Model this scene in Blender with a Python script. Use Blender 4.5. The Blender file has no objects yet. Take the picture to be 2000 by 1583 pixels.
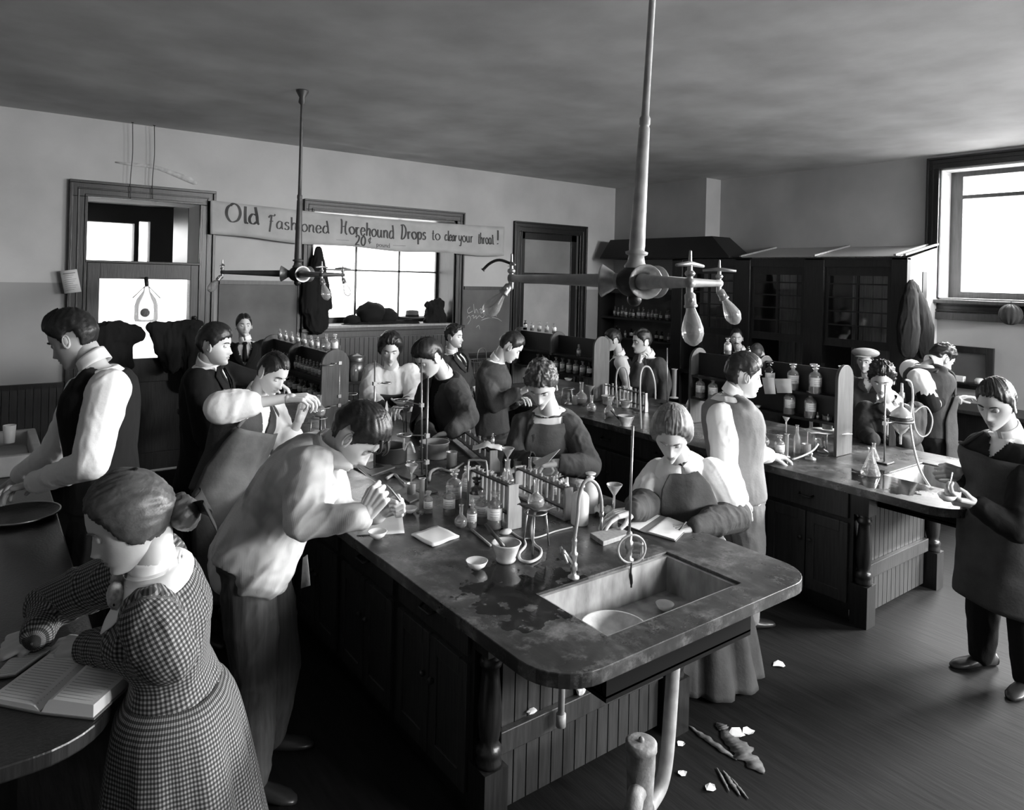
import bpy, bmesh, math, random
import numpy as np
from mathutils import Vector, Matrix, noise
random.seed(7)
PI = math.pi
SC = bpy.context.scene
COL = SC.collection
# ---------------------------------------------------------------- camera
YAW, ROLL, FPX, CX, CY, HC = math.radians(36.72), math.radians(1.44), 1376.0, 990.0, 541.0, 2.15
FWD = Vector((math.sin(YAW), math.cos(YAW), 0)); RGT = Vector((math.cos(YAW), -math.sin(YAW), 0)); UPV = Vector((0, 0, 1))
_c, _s = math.cos(ROLL), math.sin(ROLL)
CR = _c*RGT + _s*UPV; CU = -_s*RGT + _c*UPV
cam_d = bpy.data.cameras.new('camera'); cam = bpy.data.objects.new('camera', cam_d); COL.objects.link(cam)
cam.matrix_world = Matrix(((CR.x, CU.x, -FWD.x, 0), (CR.y, CU.y, -FWD.y, 0), (CR.z, CU.z, -FWD.z, HC), (0, 0, 0, 1)))
cam_d.sensor_width = 36; cam_d.lens = FPX/2000*36
cam_d.shift_x = (1000-CX)/2000; cam_d.shift_y = (CY-791.5)/2000
cam_d.clip_start = .05
SC.camera = cam
# ---------------------------------------------------------------- world, exposure
SC.view_settings.view_transform = 'Standard'; SC.view_settings.look = 'None'
SC.view_settings.gamma = 1; SC.view_settings.exposure = 1.25
w = bpy.data.worlds.new('overcast_sky'); SC.world = w; w.use_nodes = True
w.node_tree.nodes['Background'].inputs[0].default_value = (1, 1, 1, 1)
w.node_tree.nodes['Background'].inputs[1].default_value = 2.6
def sky_light(name, loc, size, tgt, power):
    l = bpy.data.lights.new(name, 'AREA'); l.shape = 'RECTANGLE'; l.size, l.size_y = size; l.energy = power
    o = bpy.data.objects.new(name, l); COL.objects.link(o); o.location = loc
    o.rotation_euler = (Vector(tgt)-Vector(loc)).to_track_quat('-Z', 'Y').to_euler()
    return o
# daylight just outside each window of the room
sky_light('window_daylight', (10.4, 2.8, 3.9), (1.8, 1.6), (4.0, 2.6, .6), 420)
sky_light('window_daylight', (10.8, -1.2, 3.9), (3.2, 2.2), (3.5, 1.8, .6), 1500)
sky_light('window_daylight', (4.6, -5.4, 3.9), (2.0, 2.0), (3.2, 2.6, .8), 430)
sky_light('window_daylight', (7.2, -5.4, 3.9), (2.6, 2.2), (4.5, 4.0, 1.0), 850)
# ---------------------------------------------------------------- pixel -> place helpers (2000 x 1583 frame)
O0 = Vector((0, 0, HC))
def ray(px, py): return FWD + CR*((px-CX)/FPX) - CU*((py-CY)/FPX)
def P(px, py, d): return O0 + ray(px, py)*d
def atz(px, py, z=.91): r = ray(px, py); return O0 + r*((z-HC)/r.z)
def atx(px, py, x): r = ray(px, py); return O0 + r*(x/r.x)
def aty(px, py, y): r = ray(px, py); return O0 + r*(y/r.y)
def cdir(phi): a = math.radians(phi); return FWD*math.cos(a) + RGT*math.sin(a)   # 0 away from camera, 90 to image right
# ---------------------------------------------------------------- materials (all grey: a black and white photograph)
MATS = {}
def mat(name, v, rough=.6, metal=0, spec=.5, bump=0, bscale=30, var=0, vscale=4, vstretch=(1, 1, 1), coord='Object', detail=4):
    if name in MATS: return MATS[name]
    m = bpy.data.materials.new(name); m.use_nodes = True; nt = m.node_tree; b = nt.nodes['Principled BSDF']
    b.inputs['Base Color'].default_value = (v, v, v, 1); b.inputs['Roughness'].default_value = rough
    b.inputs['Metallic'].default_value = metal; b.inputs['Specular IOR Level'].default_value = spec
    if bump or var:
        tc = nt.nodes.new('ShaderNodeTexCoord'); mp = nt.nodes.new('ShaderNodeMapping'); mp.inputs['Scale'].default_value = vstretch
        nt.links.new(tc.outputs[coord], mp.inputs[0])
    if var:
        n = nt.nodes.new('ShaderNodeTexNoise'); n.inputs['Scale'].default_value = vscale; n.inputs['Detail'].default_value = detail
        nt.links.new(mp.outputs[0], n.inputs['Vector'])
        r = nt.nodes.new('ShaderNodeValToRGB'); lo = v*(1-var); hi = v*(1+var)
        r.color_ramp.elements[0].color = (lo, lo, lo, 1); r.color_ramp.elements[1].color = (hi, hi, hi, 1)
        r.color_ramp.elements[0].position = .3; r.color_ramp.elements[1].position = .7
        nt.links.new(n.outputs['Fac'], r.inputs[0]); nt.links.new(r.outputs[0], b.inputs['Base Color'])
    if bump:
        n2 = nt.nodes.new('ShaderNodeTexNoise'); n2.inputs['Scale'].default_value = bscale; n2.inputs['Detail'].default_value = 5
        nt.links.new(mp.outputs[0], n2.inputs['Vector'])
        bp = nt.nodes.new('ShaderNodeBump'); bp.inputs['Strength'].default_value = bump; bp.inputs['Distance'].default_value = .01
        nt.links.new(n2.outputs['Fac'], bp.inputs['Height']); nt.links.new(bp.outputs[0], b.inputs['Normal'])
    MATS[name] = m; return m
def thin_glass(name, tint=.93, rough=.03, refl=.12, milk=0, rmax=.75):
    m = bpy.data.materials.new(name); m.use_nodes = True; nt = m.node_tree; nt.nodes.clear()
    out = nt.nodes.new('ShaderNodeOutputMaterial'); t = nt.nodes.new('ShaderNodeBsdfTransparent'); g = nt.nodes.new('ShaderNodeBsdfGlossy')
    t.inputs[0].default_value = (tint, tint, tint, 1); g.inputs['Roughness'].default_value = rough
    lw = nt.nodes.new('ShaderNodeLayerWeight'); lw.inputs[0].default_value = .35
    mr = nt.nodes.new('ShaderNodeMapRange'); mr.inputs['To Min'].default_value = refl; mr.inputs['To Max'].default_value = rmax
    nt.links.new(lw.outputs['Fresnel'], mr.inputs[0]); mx = nt.nodes.new('ShaderNodeMixShader')
    nt.links.new(mr.outputs[0], mx.inputs[0]); nt.links.new(t.outputs[0], mx.inputs[1]); nt.links.new(g.outputs[0], mx.inputs[2])
    last = mx
    if milk:
        d = nt.nodes.new('ShaderNodeBsdfDiffuse'); d.inputs[0].default_value = (.8, .8, .8, 1)
        m2 = nt.nodes.new('ShaderNodeMixShader'); m2.inputs[0].default_value = milk
        nt.links.new(mx.outputs[0], m2.inputs[1]); nt.links.new(d.outputs[0], m2.inputs[2]); last = m2
    nt.links.new(last.outputs[0], out.inputs[0]); MATS[name] = m; return m
M_PANE = thin_glass('window_glass', .97, .02, .01, 0, .3)
M_GLASS = thin_glass('clear_glass', .94, .04, .12, .16)
M_GLASS2 = thin_glass('cloudy_glass', .9, .08, .14, .28)
M_AMBER = thin_glass('dark_bottle_glass', .25, .05, .10, 0)
M_BULB = thin_glass('bulb_glass', .85, .06, .12, .22)
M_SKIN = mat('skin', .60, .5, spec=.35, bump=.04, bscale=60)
M_SKIN2 = mat('shaded_skin', .46, .5, spec=.35, bump=.04, bscale=60)  # darker copy of the skin, shade on the faces put into the colour
M_LIP = mat('lip', .33, .45)
M_EYE = mat('eye_white', .7, .2); M_IRIS = mat('iris', .03, .1)
M_BLACK = mat('black_wool', .012, .9, spec=.2, bump=.1, bscale=120)
M_DARK = mat('dark_wool', .028, .85, spec=.25, bump=.15, bscale=90)
M_CHAR = mat('charcoal_cloth', .055, .85, spec=.25, bump=.2, bscale=70, var=.2, vscale=9)
M_DENIM = mat('grey_work_cloth', .10, .85, spec=.25, bump=.2, bscale=60, var=.25, vscale=8)
M_GREY = mat('mid_grey_wool', .2, .85, spec=.25, bump=.2, bscale=80, var=.12, vscale=10)
M_WHITE = mat('white_linen', .82, .8, spec=.3, bump=.15, bscale=40)
M_STARCH = mat('starched_collar', .9, .5, spec=.4)
M_TROUS = mat('striped_trouser_wool', .05, .85, bump=.2, bscale=60, var=.3, vscale=60, vstretch=(1, 1, .05))
M_LEATHER = mat('shoe_leather', .02, .35, bump=.1)
M_PAPER = mat('paper', .85, .8, bump=.05, bscale=15)
M_PAPERG = mat('old_paper', .5, .8, bump=.1, bscale=12, var=.1, vscale=10)
M_PORC = mat('porcelain', .8, .22)
M_PORCD = mat('stained_porcelain', .6, .35, var=.25, vscale=20, bump=.1)
M_IRON = mat('dark_iron', .03, .45, metal=.5, bump=.2, bscale=60)
M_STEEL = mat('dull_steel', .35, .35, metal=.85, bump=.05)
M_BRASS = mat('tarnished_brass', .4, .4, metal=.7, var=.3, vscale=20)
M_PIPE = mat('painted_pipe', .32, .5, var=.25, vscale=14, bump=.15)
M_RUBBER = mat('rubber_hose', .45, .6)
M_DWOOD = mat('dark_varnished_wood', .013, .33, bump=.12, bscale=8, var=.45, vscale=5, vstretch=(14, 14, 1))
M_MWOOD = mat('oak_wood', .03, .42, bump=.12, bscale=8, var=.35, vscale=5, vstretch=(14, 14, 1))
M_LWOOD = mat('pale_wood', .3, .6, bump=.1, bscale=8, var=.2, vscale=5, vstretch=(10, 10, 1))
M_GREYWOOD = mat('grey_scrubbed_wood', .065, .55, bump=.1, bscale=8, var=.25, vscale=5, vstretch=(10, 10, 1))
M_CORK = mat('cork', .25, .9, bump=.3, bscale=80)
M_LABEL = mat('label_paper', .85, .7)
M_INK = mat('ink', .02, .6)
M_CHALK = mat('chalk', .75, .9)
M_LIQ = mat('clear_liquid', .35, .05, spec=.8); M_LIQD = mat('dark_liquid', .02, .05, spec=.8)
# ---------------------------------------------------------------- mesh helpers
def mesh_obj(name, verts, faces, m=None, parent=None, smooth=False, mats=None, midx=None, off=None):
    me = bpy.data.meshes.new(name)
    if off is not None: verts = [Vector(v)-off for v in verts]
    me.from_pydata([tuple(v) for v in verts], [], faces)
    if mats:
        for q in mats: me.materials.append(q)
        if midx is not None: me.polygons.foreach_set('material_index', midx)
    elif m: me.materials.append(m)
    if smooth: me.polygons.foreach_set('use_smooth', [True]*len(me.polygons))
    me.update(); o = bpy.data.objects.new(name, me); COL.objects.link(o)
    if parent: o.parent = parent
    return o
def lerp(a, b, t): return a+(b-a)*t
class MB:                                     # mesh bucket: collects shapes, links them as ONE object
    def __init__(s): s.v = []; s.f = []; s.sm = []
    def add(s, vs, fs, smooth=False):
        n = len(s.v); s.v += [Vector(v) for v in vs]; s.f += [tuple(i+n for i in f) for f in fs]; s.sm += [smooth]*len(fs); return s
    def box(s, a, b, M=None):
        x0, y0, z0 = a; x1, y1, z1 = b
        vs = [Vector(q) for q in ((x0,y0,z0),(x1,y0,z0),(x1,y1,z0),(x0,y1,z0),(x0,y0,z1),(x1,y0,z1),(x1,y1,z1),(x0,y1,z1))]
        if M: vs = [M @ v for v in vs]
        return s.add(vs, [(0,3,2,1),(4,5,6,7),(0,1,5,4),(1,2,6,5),(2,3,7,6),(3,0,4,7)])
    def tube(s, pts, r, seg=12, caps=True, closed=False, smooth=True):
        pts = [Vector(p) for p in pts]; n = len(pts)
        rs = list(r) if hasattr(r, '__len__') else [r]*n
        vs = []; fs = []; prev = None
        for i, p in enumerate(pts):
            if closed: t = pts[(i+1) % n]-pts[i-1]
            else: t = pts[min(i+1, n-1)]-pts[max(i-1, 0)]
            if t.length < 1e-9: t = Vector((0, 0, 1))
            t.normalize()
            if prev is None:
                a = Vector((0, 0, 1)) if abs(t.z) < .9 else Vector((1, 0, 0)); u = t.cross(a).normalized()
            else:
                u = prev - t*prev.dot(t)
                if u.length < 1e-6: u = t.orthogonal()
                u.normalize()
            prev = u; w_ = t.cross(u)
            for k in range(seg): a = 2*PI*k/seg; vs.append(p + (u*math.cos(a)+w_*math.sin(a))*rs[i])
        m = n if closed else n-1
        for i in range(m):
            j = (i+1) % n
            for k in range(seg): k2 = (k+1) % seg; fs.append((i*seg+k, i*seg+k2, j*seg+k2, j*seg+k))
        if caps and not closed: fs.append(tuple(range(seg-1, -1, -1))); fs.append(tuple((n-1)*seg+k for k in range(seg)))
        return s.add(vs, fs, smooth)
    def capsule(s, a, b, ra, rb, seg=14):     # closed tube with rounded ends
        a, b = Vector(a), Vector(b); t = (b-a); L = t.length
        if L < 1e-6: t = Vector((0, 0, 1)); L = 1e-3
        t = t/L; pts = []; rs = []
        for q in (-1, -.85, -.6, -.3, 0): pts.append(a+t*ra*q); rs.append(max(ra*math.sqrt(max(0, 1-q*q)), ra*.05))
        for q in (.33, .66): pts.append(a.lerp(b, q)); rs.append(ra+(rb-ra)*q)
        for q in (0, .3, .6, .85, 1): pts.append(b+t*rb*q); rs.append(max(rb*math.sqrt(max(0, 1-q*q)), rb*.05))
        return s.tube(pts, rs, seg)
    def lathe(s, prof, seg=24, M=None, smooth=True):          # prof: (r, z) list
        vs = []; fs = []; n = len(prof)
        for r, z in prof:
            for k in range(seg): a = 2*PI*k/seg; vs.append(Vector((max(r, 1e-5)*math.cos(a), max(r, 1e-5)*math.sin(a), z)))
        for i in range(n-1):
            for k in range(seg): k2 = (k+1) % seg; fs.append((i*seg+k, i*seg+k2, (i+1)*seg+k2, (i+1)*seg+k))
        if M: vs = [M @ v for v in vs]
        return s.add(vs, fs, smooth)
    def prism(s, poly, z0, z1, M=None):
        n = len(poly); vs = [Vector((p[0], p[1], z0)) for p in poly]+[Vector((p[0], p[1], z1)) for p in poly]
        fs = [tuple(range(n-1, -1, -1)), tuple(range(n, 2*n))]+[(i, (i+1) % n, n+(i+1) % n, n+i) for i in range(n)]
        if M: vs = [M @ v for v in vs]
        return s.add(vs, fs)
    def sphere(s, c, r, seg=16, ring=10, sc=(1, 1, 1), M=None):
        vs = []; fs = []
        for i in range(ring+1):
            th = PI*i/ring
            for k in range(seg):
                a = 2*PI*k/seg; v = Vector((r*sc[0]*math.sin(th)*math.cos(a), r*sc[1]*math.sin(th)*math.sin(a), r*sc[2]*math.cos(th)))
                if M: v = M @ v
                vs.append(v+Vector(c))
        for i in range(ring):
            for k in range(seg): k2 = (k+1) % seg; fs.append((i*seg+k, (i+1)*seg+k, (i+1)*seg+k2, i*seg+k2))
        return s.add(vs, fs, True)
    def sheet(s, grid, th=0.0, closed_u=False):                # grid[row][col] of points
        n = len(grid); m = len(grid[0]); vs = [Vector(p) for row in grid for p in row]; fs = []
        for i in range(n-1):
            for j in range(m-1): fs.append((i*m+j, i*m+j+1, (i+1)*m+j+1, (i+1)*m+j))
            if closed_u: fs.append((i*m+m-1, i*m, (i+1)*m, (i+1)*m+m-1))
        return s.add(vs, fs, True)
    def build(s, name, m, parent=None, off=None, bevel=0, solid=0, smooth=None):
        if off is None and parent is not None: off = parent.get('_o') and Vector(parent['_o'])
        vs = [v-off for v in s.v] if off else s.v
        me = bpy.data.meshes.new(name); me.from_pydata([tuple(v) for v in vs], [], s.f)
        me.materials.append(m); me.polygons.foreach_set('use_smooth', s.sm if smooth is None else [smooth]*len(s.f)); me.update()
        o = bpy.data.objects.new(name, me); COL.objects.link(o)
        if parent: o.parent = parent
        if solid: q = o.modifiers.new('s', 'SOLIDIFY'); q.thickness = solid; q.offset = 0
        if bevel: q = o.modifiers.new('b', 'BEVEL'); q.width = bevel; q.segments = 2; q.limit_method = 'ANGLE'
        return o
def tag(o, label, cat, group=None, kind=None):
    if label: o['label'] = label
    if cat: o['category'] = cat
    if group: o['group'] = group
    if kind: o['kind'] = kind
    return o
def thing(name, label, cat, loc=(0, 0, 0), rz=0, group=None, kind=None):
    o = bpy.data.objects.new(name, None); COL.objects.link(o); o.location = loc; o.rotation_euler = (0, 0, rz); o.empty_display_size = .1
    return tag(o, label, cat, group, kind)
def wthing(name, label, cat, loc, group=None, kind=None):      # children are given in world coordinates
    o = thing(name, label, cat, loc, 0, group, kind); o['_o'] = tuple(loc); return o
def struct(o, parent=None):
    o['kind'] = 'structure'; return o
def copy_tree(o, parent=None):
    c = o.copy(); COL.objects.link(c)
    if parent: c.parent = parent
    for ch in list(o.children): copy_tree(ch, c)
    return c
def place(src, first, loc, rz=0, label=None, cat=None, group=None, sc=1):
    c = src if first else copy_tree(src)
    c.location = loc; c.rotation_euler = (0, 0, rz); c.scale = (sc, sc, sc)
    return tag(c, label, cat, group)
def frameM(origin, x, y, z): return Matrix(((x.x, y.x, z.x, origin[0]), (x.y, y.y, z.y, origin[1]), (x.z, y.z, z.z, origin[2]), (0, 0, 0, 1)))
def arc(cx, cy, r, a0, a1, n): return [(cx+r*math.cos(math.radians(a0+(a1-a0)*i/n)), cy+r*math.sin(math.radians(a0+(a1-a0)*i/n))) for i in range(n+1)]
def smoothpath(pts, n=6):                                      # catmull-rom
    pts = [Vector(p) for p in pts]; out = []
    for i in range(len(pts)-1):
        p0 = pts[max(i-1, 0)]; p1 = pts[i]; p2 = pts[i+1]; p3 = pts[min(i+2, len(pts)-1)]
        for k in range(n):
            t = k/n; out.append(.5*((2*p1)+(-p0+p2)*t+(2*p0-5*p1+4*p2-p3)*t*t+(-p0+3*p1-3*p2+p3)*t**3))
    out.append(pts[-1]); return out
# ================================================================ room
XW, YW, XL, YN, ZC = 8.62, 8.20, -2.6, -3.6, 3.64
def wallmat(name, hi, lo, zsplit, var=.12):
    m = mat(name, hi, .85, bump=.12, bscale=14, var=var, vscale=1.6, detail=6)
    nt = m.node_tree; b = nt.nodes['Principled BSDF']; src = b.inputs['Base Color'].links[0].from_socket
    if zsplit:
        g_ = nt.nodes.new('ShaderNodeNewGeometry'); sx = nt.nodes.new('ShaderNodeSeparateXYZ'); nt.links.new(g_.outputs['Position'], sx.inputs[0])
        gt = nt.nodes.new('ShaderNodeMath'); gt.operation = 'GREATER_THAN'; gt.inputs[1].default_value = zsplit; nt.links.new(sx.outputs[2], gt.inputs[0])
        mr = nt.nodes.new('ShaderNodeMapRange'); mr.inputs['To Min'].default_value = lo/hi; mr.inputs['To Max'].default_value = 1; nt.links.new(gt.outputs[0], mr.inputs[0])
        mx = nt.nodes.new('ShaderNodeMix'); mx.data_type = 'RGBA'; mx.blend_type = 'MULTIPLY'; mx.inputs[0].default_value = 1
        cc = nt.nodes.new('ShaderNodeCombineColor'); [nt.links.new(mr.outputs[0], cc.inputs[i]) for i in range(3)]
        nt.links.new(src, mx.inputs[6]); nt.links.new(cc.outputs[0], mx.inputs[7]); nt.links.new(mx.outputs[2], b.inputs['Base Color'])
    return m
M_WALLB = wallmat('painted_plaster_back', .47, .30, 1.98)
M_WALLR = wallmat('painted_plaster_right', .42, .46, 1.95)
M_WALLD = wallmat('painted_plaster_plain', .13, .12, 0)
M_CEIL = wallmat('whitewashed_ceiling', .56, .5, 0, .2)
M_FLOOR = mat('oiled_floor_boards', .007, .65, spec=.2, bump=.2, bscale=6, var=.5, vscale=3, vstretch=(10, 1, 1))
def wall_holes(name, m, axis, c0, c1, a0, a1, holes, z1=ZC):
    """solid wall slab with rectangular openings (a0..a1 along the wall)"""
    mb = MB(); cuts = sorted(set([a0, a1]+[h[0] for h in holes]+[h[1] for h in holes]))
    for p, q in zip(cuts, cuts[1:]):
        mid = (p+q)/2; hs = sorted([(h[2], h[3]) for h in holes if h[0] < mid < h[1]]); z = 0
        for b, t in hs+[(z1, z1)]:
            if b > z+1e-6:
                if axis == 'y': mb.box((p, c0, z), (q, c1, b))
                else: mb.box((c0, p, z), (c1, q, b))
            z = max(z, t)
    return struct(mb.build(name, m))
mb = MB(); mb.box((XL-.3, YN-.3, -.1), (XW+.4, YW+.5, 0)); struct(mb.build('floor', M_FLOOR))
mb = MB(); mb.box((XL-.3, YN-.3, ZC), (XW+.4, YW+.5, ZC+.1)); struct(mb.build('ceiling', M_CEIL))
DO = (.84, 1.90, 0, 2.85); WI = (3.18, 5.22, 1.47, 2.90); DR = (6.36, 7.5, 0, 2.82); WR = (2.05, 3.45, 2.02, 3.48)
wall_holes('wall_back', M_WALLB, 'y', YW, YW+.5, XL-.3, XW+.4, [DO, WI, DR])
wall_holes('wall_right', M_WALLR, 'x', XW, XW+.4, YN-.3, YW, [WR, (-2.2, .6, 1.5, 3.48)])
wall_holes('wall_near', M_WALLD, 'y', YN-.35, YN, XL-.3, XW+.4, [(3.7, 4.9, 1.3, 3.4), (5.6, 7.9, 1.3, 3.4)])
wall_holes('wall_left', M_WALLD, 'x', XL-.35, XL, YN, YW, [])
mb = MB(); mb.box((8.29, 6.394, 0), (XW+.01, YW, ZC)); struct(mb.build('wall_chimney', wallmat('painted_plaster_breast', .40, .4, 0)))
# ---- small lobby beyond the doorway
wall_holes('wall_lobby_back', M_WALLD, 'y', 11.0, 11.2, .0, 3.0, [(.85, 1.70, 2.22, 2.76), (1.76, 1.90, 2.22, 2.80), (1.15, 2.52, .7, 2.10)], 3.2)
mb = MB(); mb.box((-.1, 8.7, 0), (.2, 11.0, 3.2)); mb.box((2.6, 8.7, 0), (2.9, 11.0, 3.2)); struct(mb.build('wall_lobby_side', M_DWOOD))
mb = MB(); mb.box((-.1, 8.7, -.1), (2.9, 11.2, 0)); struct(mb.build('floor_lobby', M_FLOOR))
mb = MB()
for i in range(12): mb.box((-.1, 8.71+i*.19, 3.0), (2.9, 8.885+i*.19, 3.03))
mb.box((-.1, 8.7, 3.03), (2.9, 11.2, 3.1)); struct(mb.build('ceiling_lobby', M_MWOOD))
# ---- casings, moulded : picture-frame of stepped boxes on plane y or x
def casing(name, m, plane, c, h, wd=.15, side=-1, sill=False, bottom=False):
    a0, a1, z0, z1 = h; mb = MB()
    def bx(p, q, zz0, zz1, d):
        if plane == 'y': mb.box((p, c+min(0, side*d), zz0), (q, c+max(0, side*d)+.0, zz1))
        else: mb.box((c+min(0, side*d), p, zz0), (c+max(0, side*d), q, zz1))
    for (o0, o1, d) in ((0, wd, .03), (wd*.82, wd, .055), (.0, wd*.16, .042), (wd*.45, wd*.55, .038)):
        bx(a0-o1, a0-o0, z0 if not bottom else z0-o0, z1+o0, d); bx(a1+o0, a1+o1, z0 if not bottom else z0-o0, z1+o0, d)
        bx(a0-o1, a1+o1, z1+o0, z1+o1, d)
        if bottom: bx(a0-o1, a1+o1, z0-o1, z0-o0, d)
    if sill: bx(a0-wd*1.1, a1+wd*1.1, z0-.04, z0, .09); bx(a0-wd, a1+wd, z0-.12, z0-.04, .04)
    return struct(mb.build(name, m, bevel=.004))
casing('trim_1', M_DWOOD, 'y', YW, DO, .16)
casing('trim_2', M_MWOOD, 'y', YW, WI, .12, sill=True)
casing('trim_3', M_DWOOD, 'y', YW, DR, .15)
casing('trim_4', M_DWOOD, 'x', XW, WR, .13, bottom=True)
mb = MB(); mb.box((8.50, 2.0, 1.98), (XW, 3.6, 2.02)); mb.box((8.56, 1.9, 1.80), (XW, 3.57, 1.88)); struct(mb.build('trim_5', M_GREYWOOD, bevel=.004))
# window 2 (borrowed light behind the banner): deep lining, sash with muntins
wn = thing('window_2', None, None, (0, 0, 0)); wn['kind'] = 'structure'
a0, a1, z0, z1 = WI; mb = MB()
mb.box((a0-.001, YW-.0, z0), (a0+.02, 8.66, z1)); mb.box((a1-.02, YW, z0), (a1+.001, 8.66, z1)); mb.box((a0, YW, z1-.02), (a1, 8.66, z1)); mb.build('window_lining', M_MWOOD, wn)
mb = MB(); mb.box((a0, YW-.02, z0), (a1, 8.66, z0+.025)); mb.build('window_sill', M_LWOOD, wn)
cols = [a0+.02, 3.35, 3.956, 4.593, 5.19]; fr = MB()
fr.box((a0, 8.62, z0), (a1, 8.66, z0+.10)); fr.box((a0, 8.62, z1-.07), (a1, 8.66, z1)); fr.box((a0, 8.62, z0), (a0+.07, 8.66, z1)); fr.box((a1-.05, 8.62, z0), (a1, 8.66, z1))
for c in cols[1:4]: fr.box((c-.012, 8.63, z0), (c+.012, 8.65, z1))
for z in (2.185,): fr.box((a0, 8.63, z-.012), (a1, 8.65, z+.012))
fr.build('window_frame', M_DWOOD, wn)
M_FROST = thin_glass('frosted_glass', .95, .3, .03, .0)
for c, d in zip(cols[:-1], cols[1:]):
    for zz0, zz1 in ((z0+.1, 2.17), (2.2, z1-.07)):
        q = MB(); q.box((c+.015, 8.638, zz0), (d-.015, 8.642, zz1)); q.build('pane', M_PANE, wn)
# window 1 (right wall)
wn = thing('window_1', None, None, (0, 0, 0)); wn['kind'] = 'structure'; a0, a1, z0, z1 = WR; fr = MB(); XG = 8.86
fr.box((XG, a0, z0), (XG+.05, a1, z0+.09)); fr.box((XG, a0, z1-.07), (XG+.05, a1, z1)); fr.box((XG, a1-.14, z0+.09), (XG+.05, a1, z1-.07)); fr.box((XG, a0, z0+.09), (XG+.05, a0+.1, z1-.07)); fr.box((XG+.002, a0+.1, 3.16), (XG+.048, a1-.14, 3.20)); fr.build('window_frame', M_GREYWOOD, wn)
q = MB(); q.box((XG+.02, a0+.1, z0+.09), (XG+.025, a1-.14, 3.16)); q.build('pane', M_PANE, wn)
q = MB(); q.box((XG+.02, a0+.1, 3.20), (XG+.025, a1-.14, z1-.07)); q.build('pane', M_PANE, wn)
mb = MB(); mb.box((XW, a0, z0-.001), (XG, a1, z0+.02)); mb.build('window_sill', M_LWOOD, wn)
mb = MB(); mb.box((XW, a1-.015, z0), (XG, a1+.001, z1)); mb.box((XW, a0, z1-.015), (XG, a1, z1+.001)); mb.build('window_lining', mat('white_paint', .7, .5), wn)
# door 1 : panelled door with transom and obscured glass
dr = thing('door_1', None, None, (0, 0, 0)); dr['kind'] = 'structure'; mb = MB(); x0, x1 = DR[0], DR[1]
for b in ((x0, 8.24, 0, x0+.11, 2.82), (x1-.11, 8.24, 0, x1, 2.82)): mb.box((b[0], 8.24, b[2]), (b[3], 8.29, b[4]))
mb.box((x0, 8.22, 2.06), (x1, 8.31, 2.22)); mb.box((x0, 8.24, 2.72), (x1, 8.29, 2.82)); mb.box((x0, 8.24, .95), (x1, 8.29, 1.1)); mb.box((x0, 8.24, 0), (x1, 8.29, .25)); mb.box((x0+.1, 8.26, .2), (x1-.1, 8.275, 1.0)); mb.build('door_frame', M_DWOOD, dr, bevel=.004)
M_OBS = mat('obscured_glass', .42, .3, spec=.5, var=.12, vscale=3)
q = MB(); q.box((x0+.11, 8.262, 2.22), (x1-.11, 8.268, 2.72)); q.build('transom_pane', mat('grey_transom_glass', .24, .3, var=.2, vscale=2), dr)
q = MB(); q.box((x0+.11, 8.262, 1.1), (x1-.11, 8.268, 2.06)); q.build('pane', M_OBS, dr)
q = MB(); q.sphere((x1-.055, 8.2, 1.02), .03); q.build('door_knob', M_BRASS, dr)
# doorway screen with frosted pane
dr = thing('door_2', None, None, (0, 0, 0)); dr['kind'] = 'structure'; x0, x1 = DO[0], DO[1]; mb = MB(); y0 = 8.17
mb.box((x0+.01, y0, .02), (x0+.12, y0+.05, 2.19)); mb.box((x1-.08, y0, .02), (x1-.0, y0+.05, 2.19)); mb.box((x0+.12, y0, 2.03), (x1-.08, y0+.05, 2.19)); mb.box((x0+.12, y0, .95), (x1-.08, y0+.05, 1.2)); mb.box((x0+.12, y0, .02), (x1-.08, y0+.05, .2)); mb.box((x0+.1, y0+.015, .2), (x1-.07, y0+.03, .95)); mb.box((x0-.01, y0-.02, 2.19), (x1+.01, y0+.07, 2.215)); mb.build('door_frame', M_MWOOD, dr, bevel=.004)
q = MB(); q.box((x0+.12, y0+.02, 1.2), (x1-.08, y0+.026, 2.03)); q.build('pane', M_FROST2 if 'M_FROST2' in globals() else thin_glass('frosted_door_glass', .93, .3, .03, .12), dr)
q = MB(); q.sphere((x1-.035, y0-.03, 1.62), .022); q.build('door_knob', M_IRON, dr)
mb = MB(); mb.box((1.9, 8.72, 2.2), (1.95, 9.5, 2.9)); struct(mb.build('trim_6', M_DWOOD))
# wainscot and rails
mb = MB()
def boards(x0, x1, y, z0, z1, t=.018, wd=.062):
    n = int((x1-x0)/wd)
    for i in range(n): a = x0+(x1-x0)*i/n; mb.box((a+.003, y-t, z0), (a+(x1-x0)/n-.003, y, z1))
boards(3.0, 5.4, YW, 0, 1.34); boards(5.4, 6.2, YW, 0, 1.0); boards(7.66, 8.29, YW, 0, 1.0); boards(2.1, 3.0, YW, 0, 1.0); boards(XL, .68, YW, 0, .95)
struct(mb.build('trim_7', M_GREYWOOD if False else M_MWOOD))
mb = MB(); mb.box((XL, YW-.04, .95), (.68, YW, 1.0)); mb.box((2.07, YW-.035, 1.0), (3.03, YW, 1.04)); mb.box((5.36, YW-.035, 1.0), (6.2, YW, 1.04)); struct(mb.build('trim_8', M_DWOOD))
mb = MB(); mb.box((XL, YW-.018, 0), (.68, YW, .14)); struct(mb.build('baseboard_back', M_DWOOD))
mb = MB(); mb.box((XW-.02, YN, 0), (XW, 3.4, .16)); struct(mb.build('baseboard_right', M_DWOOD))
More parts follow.
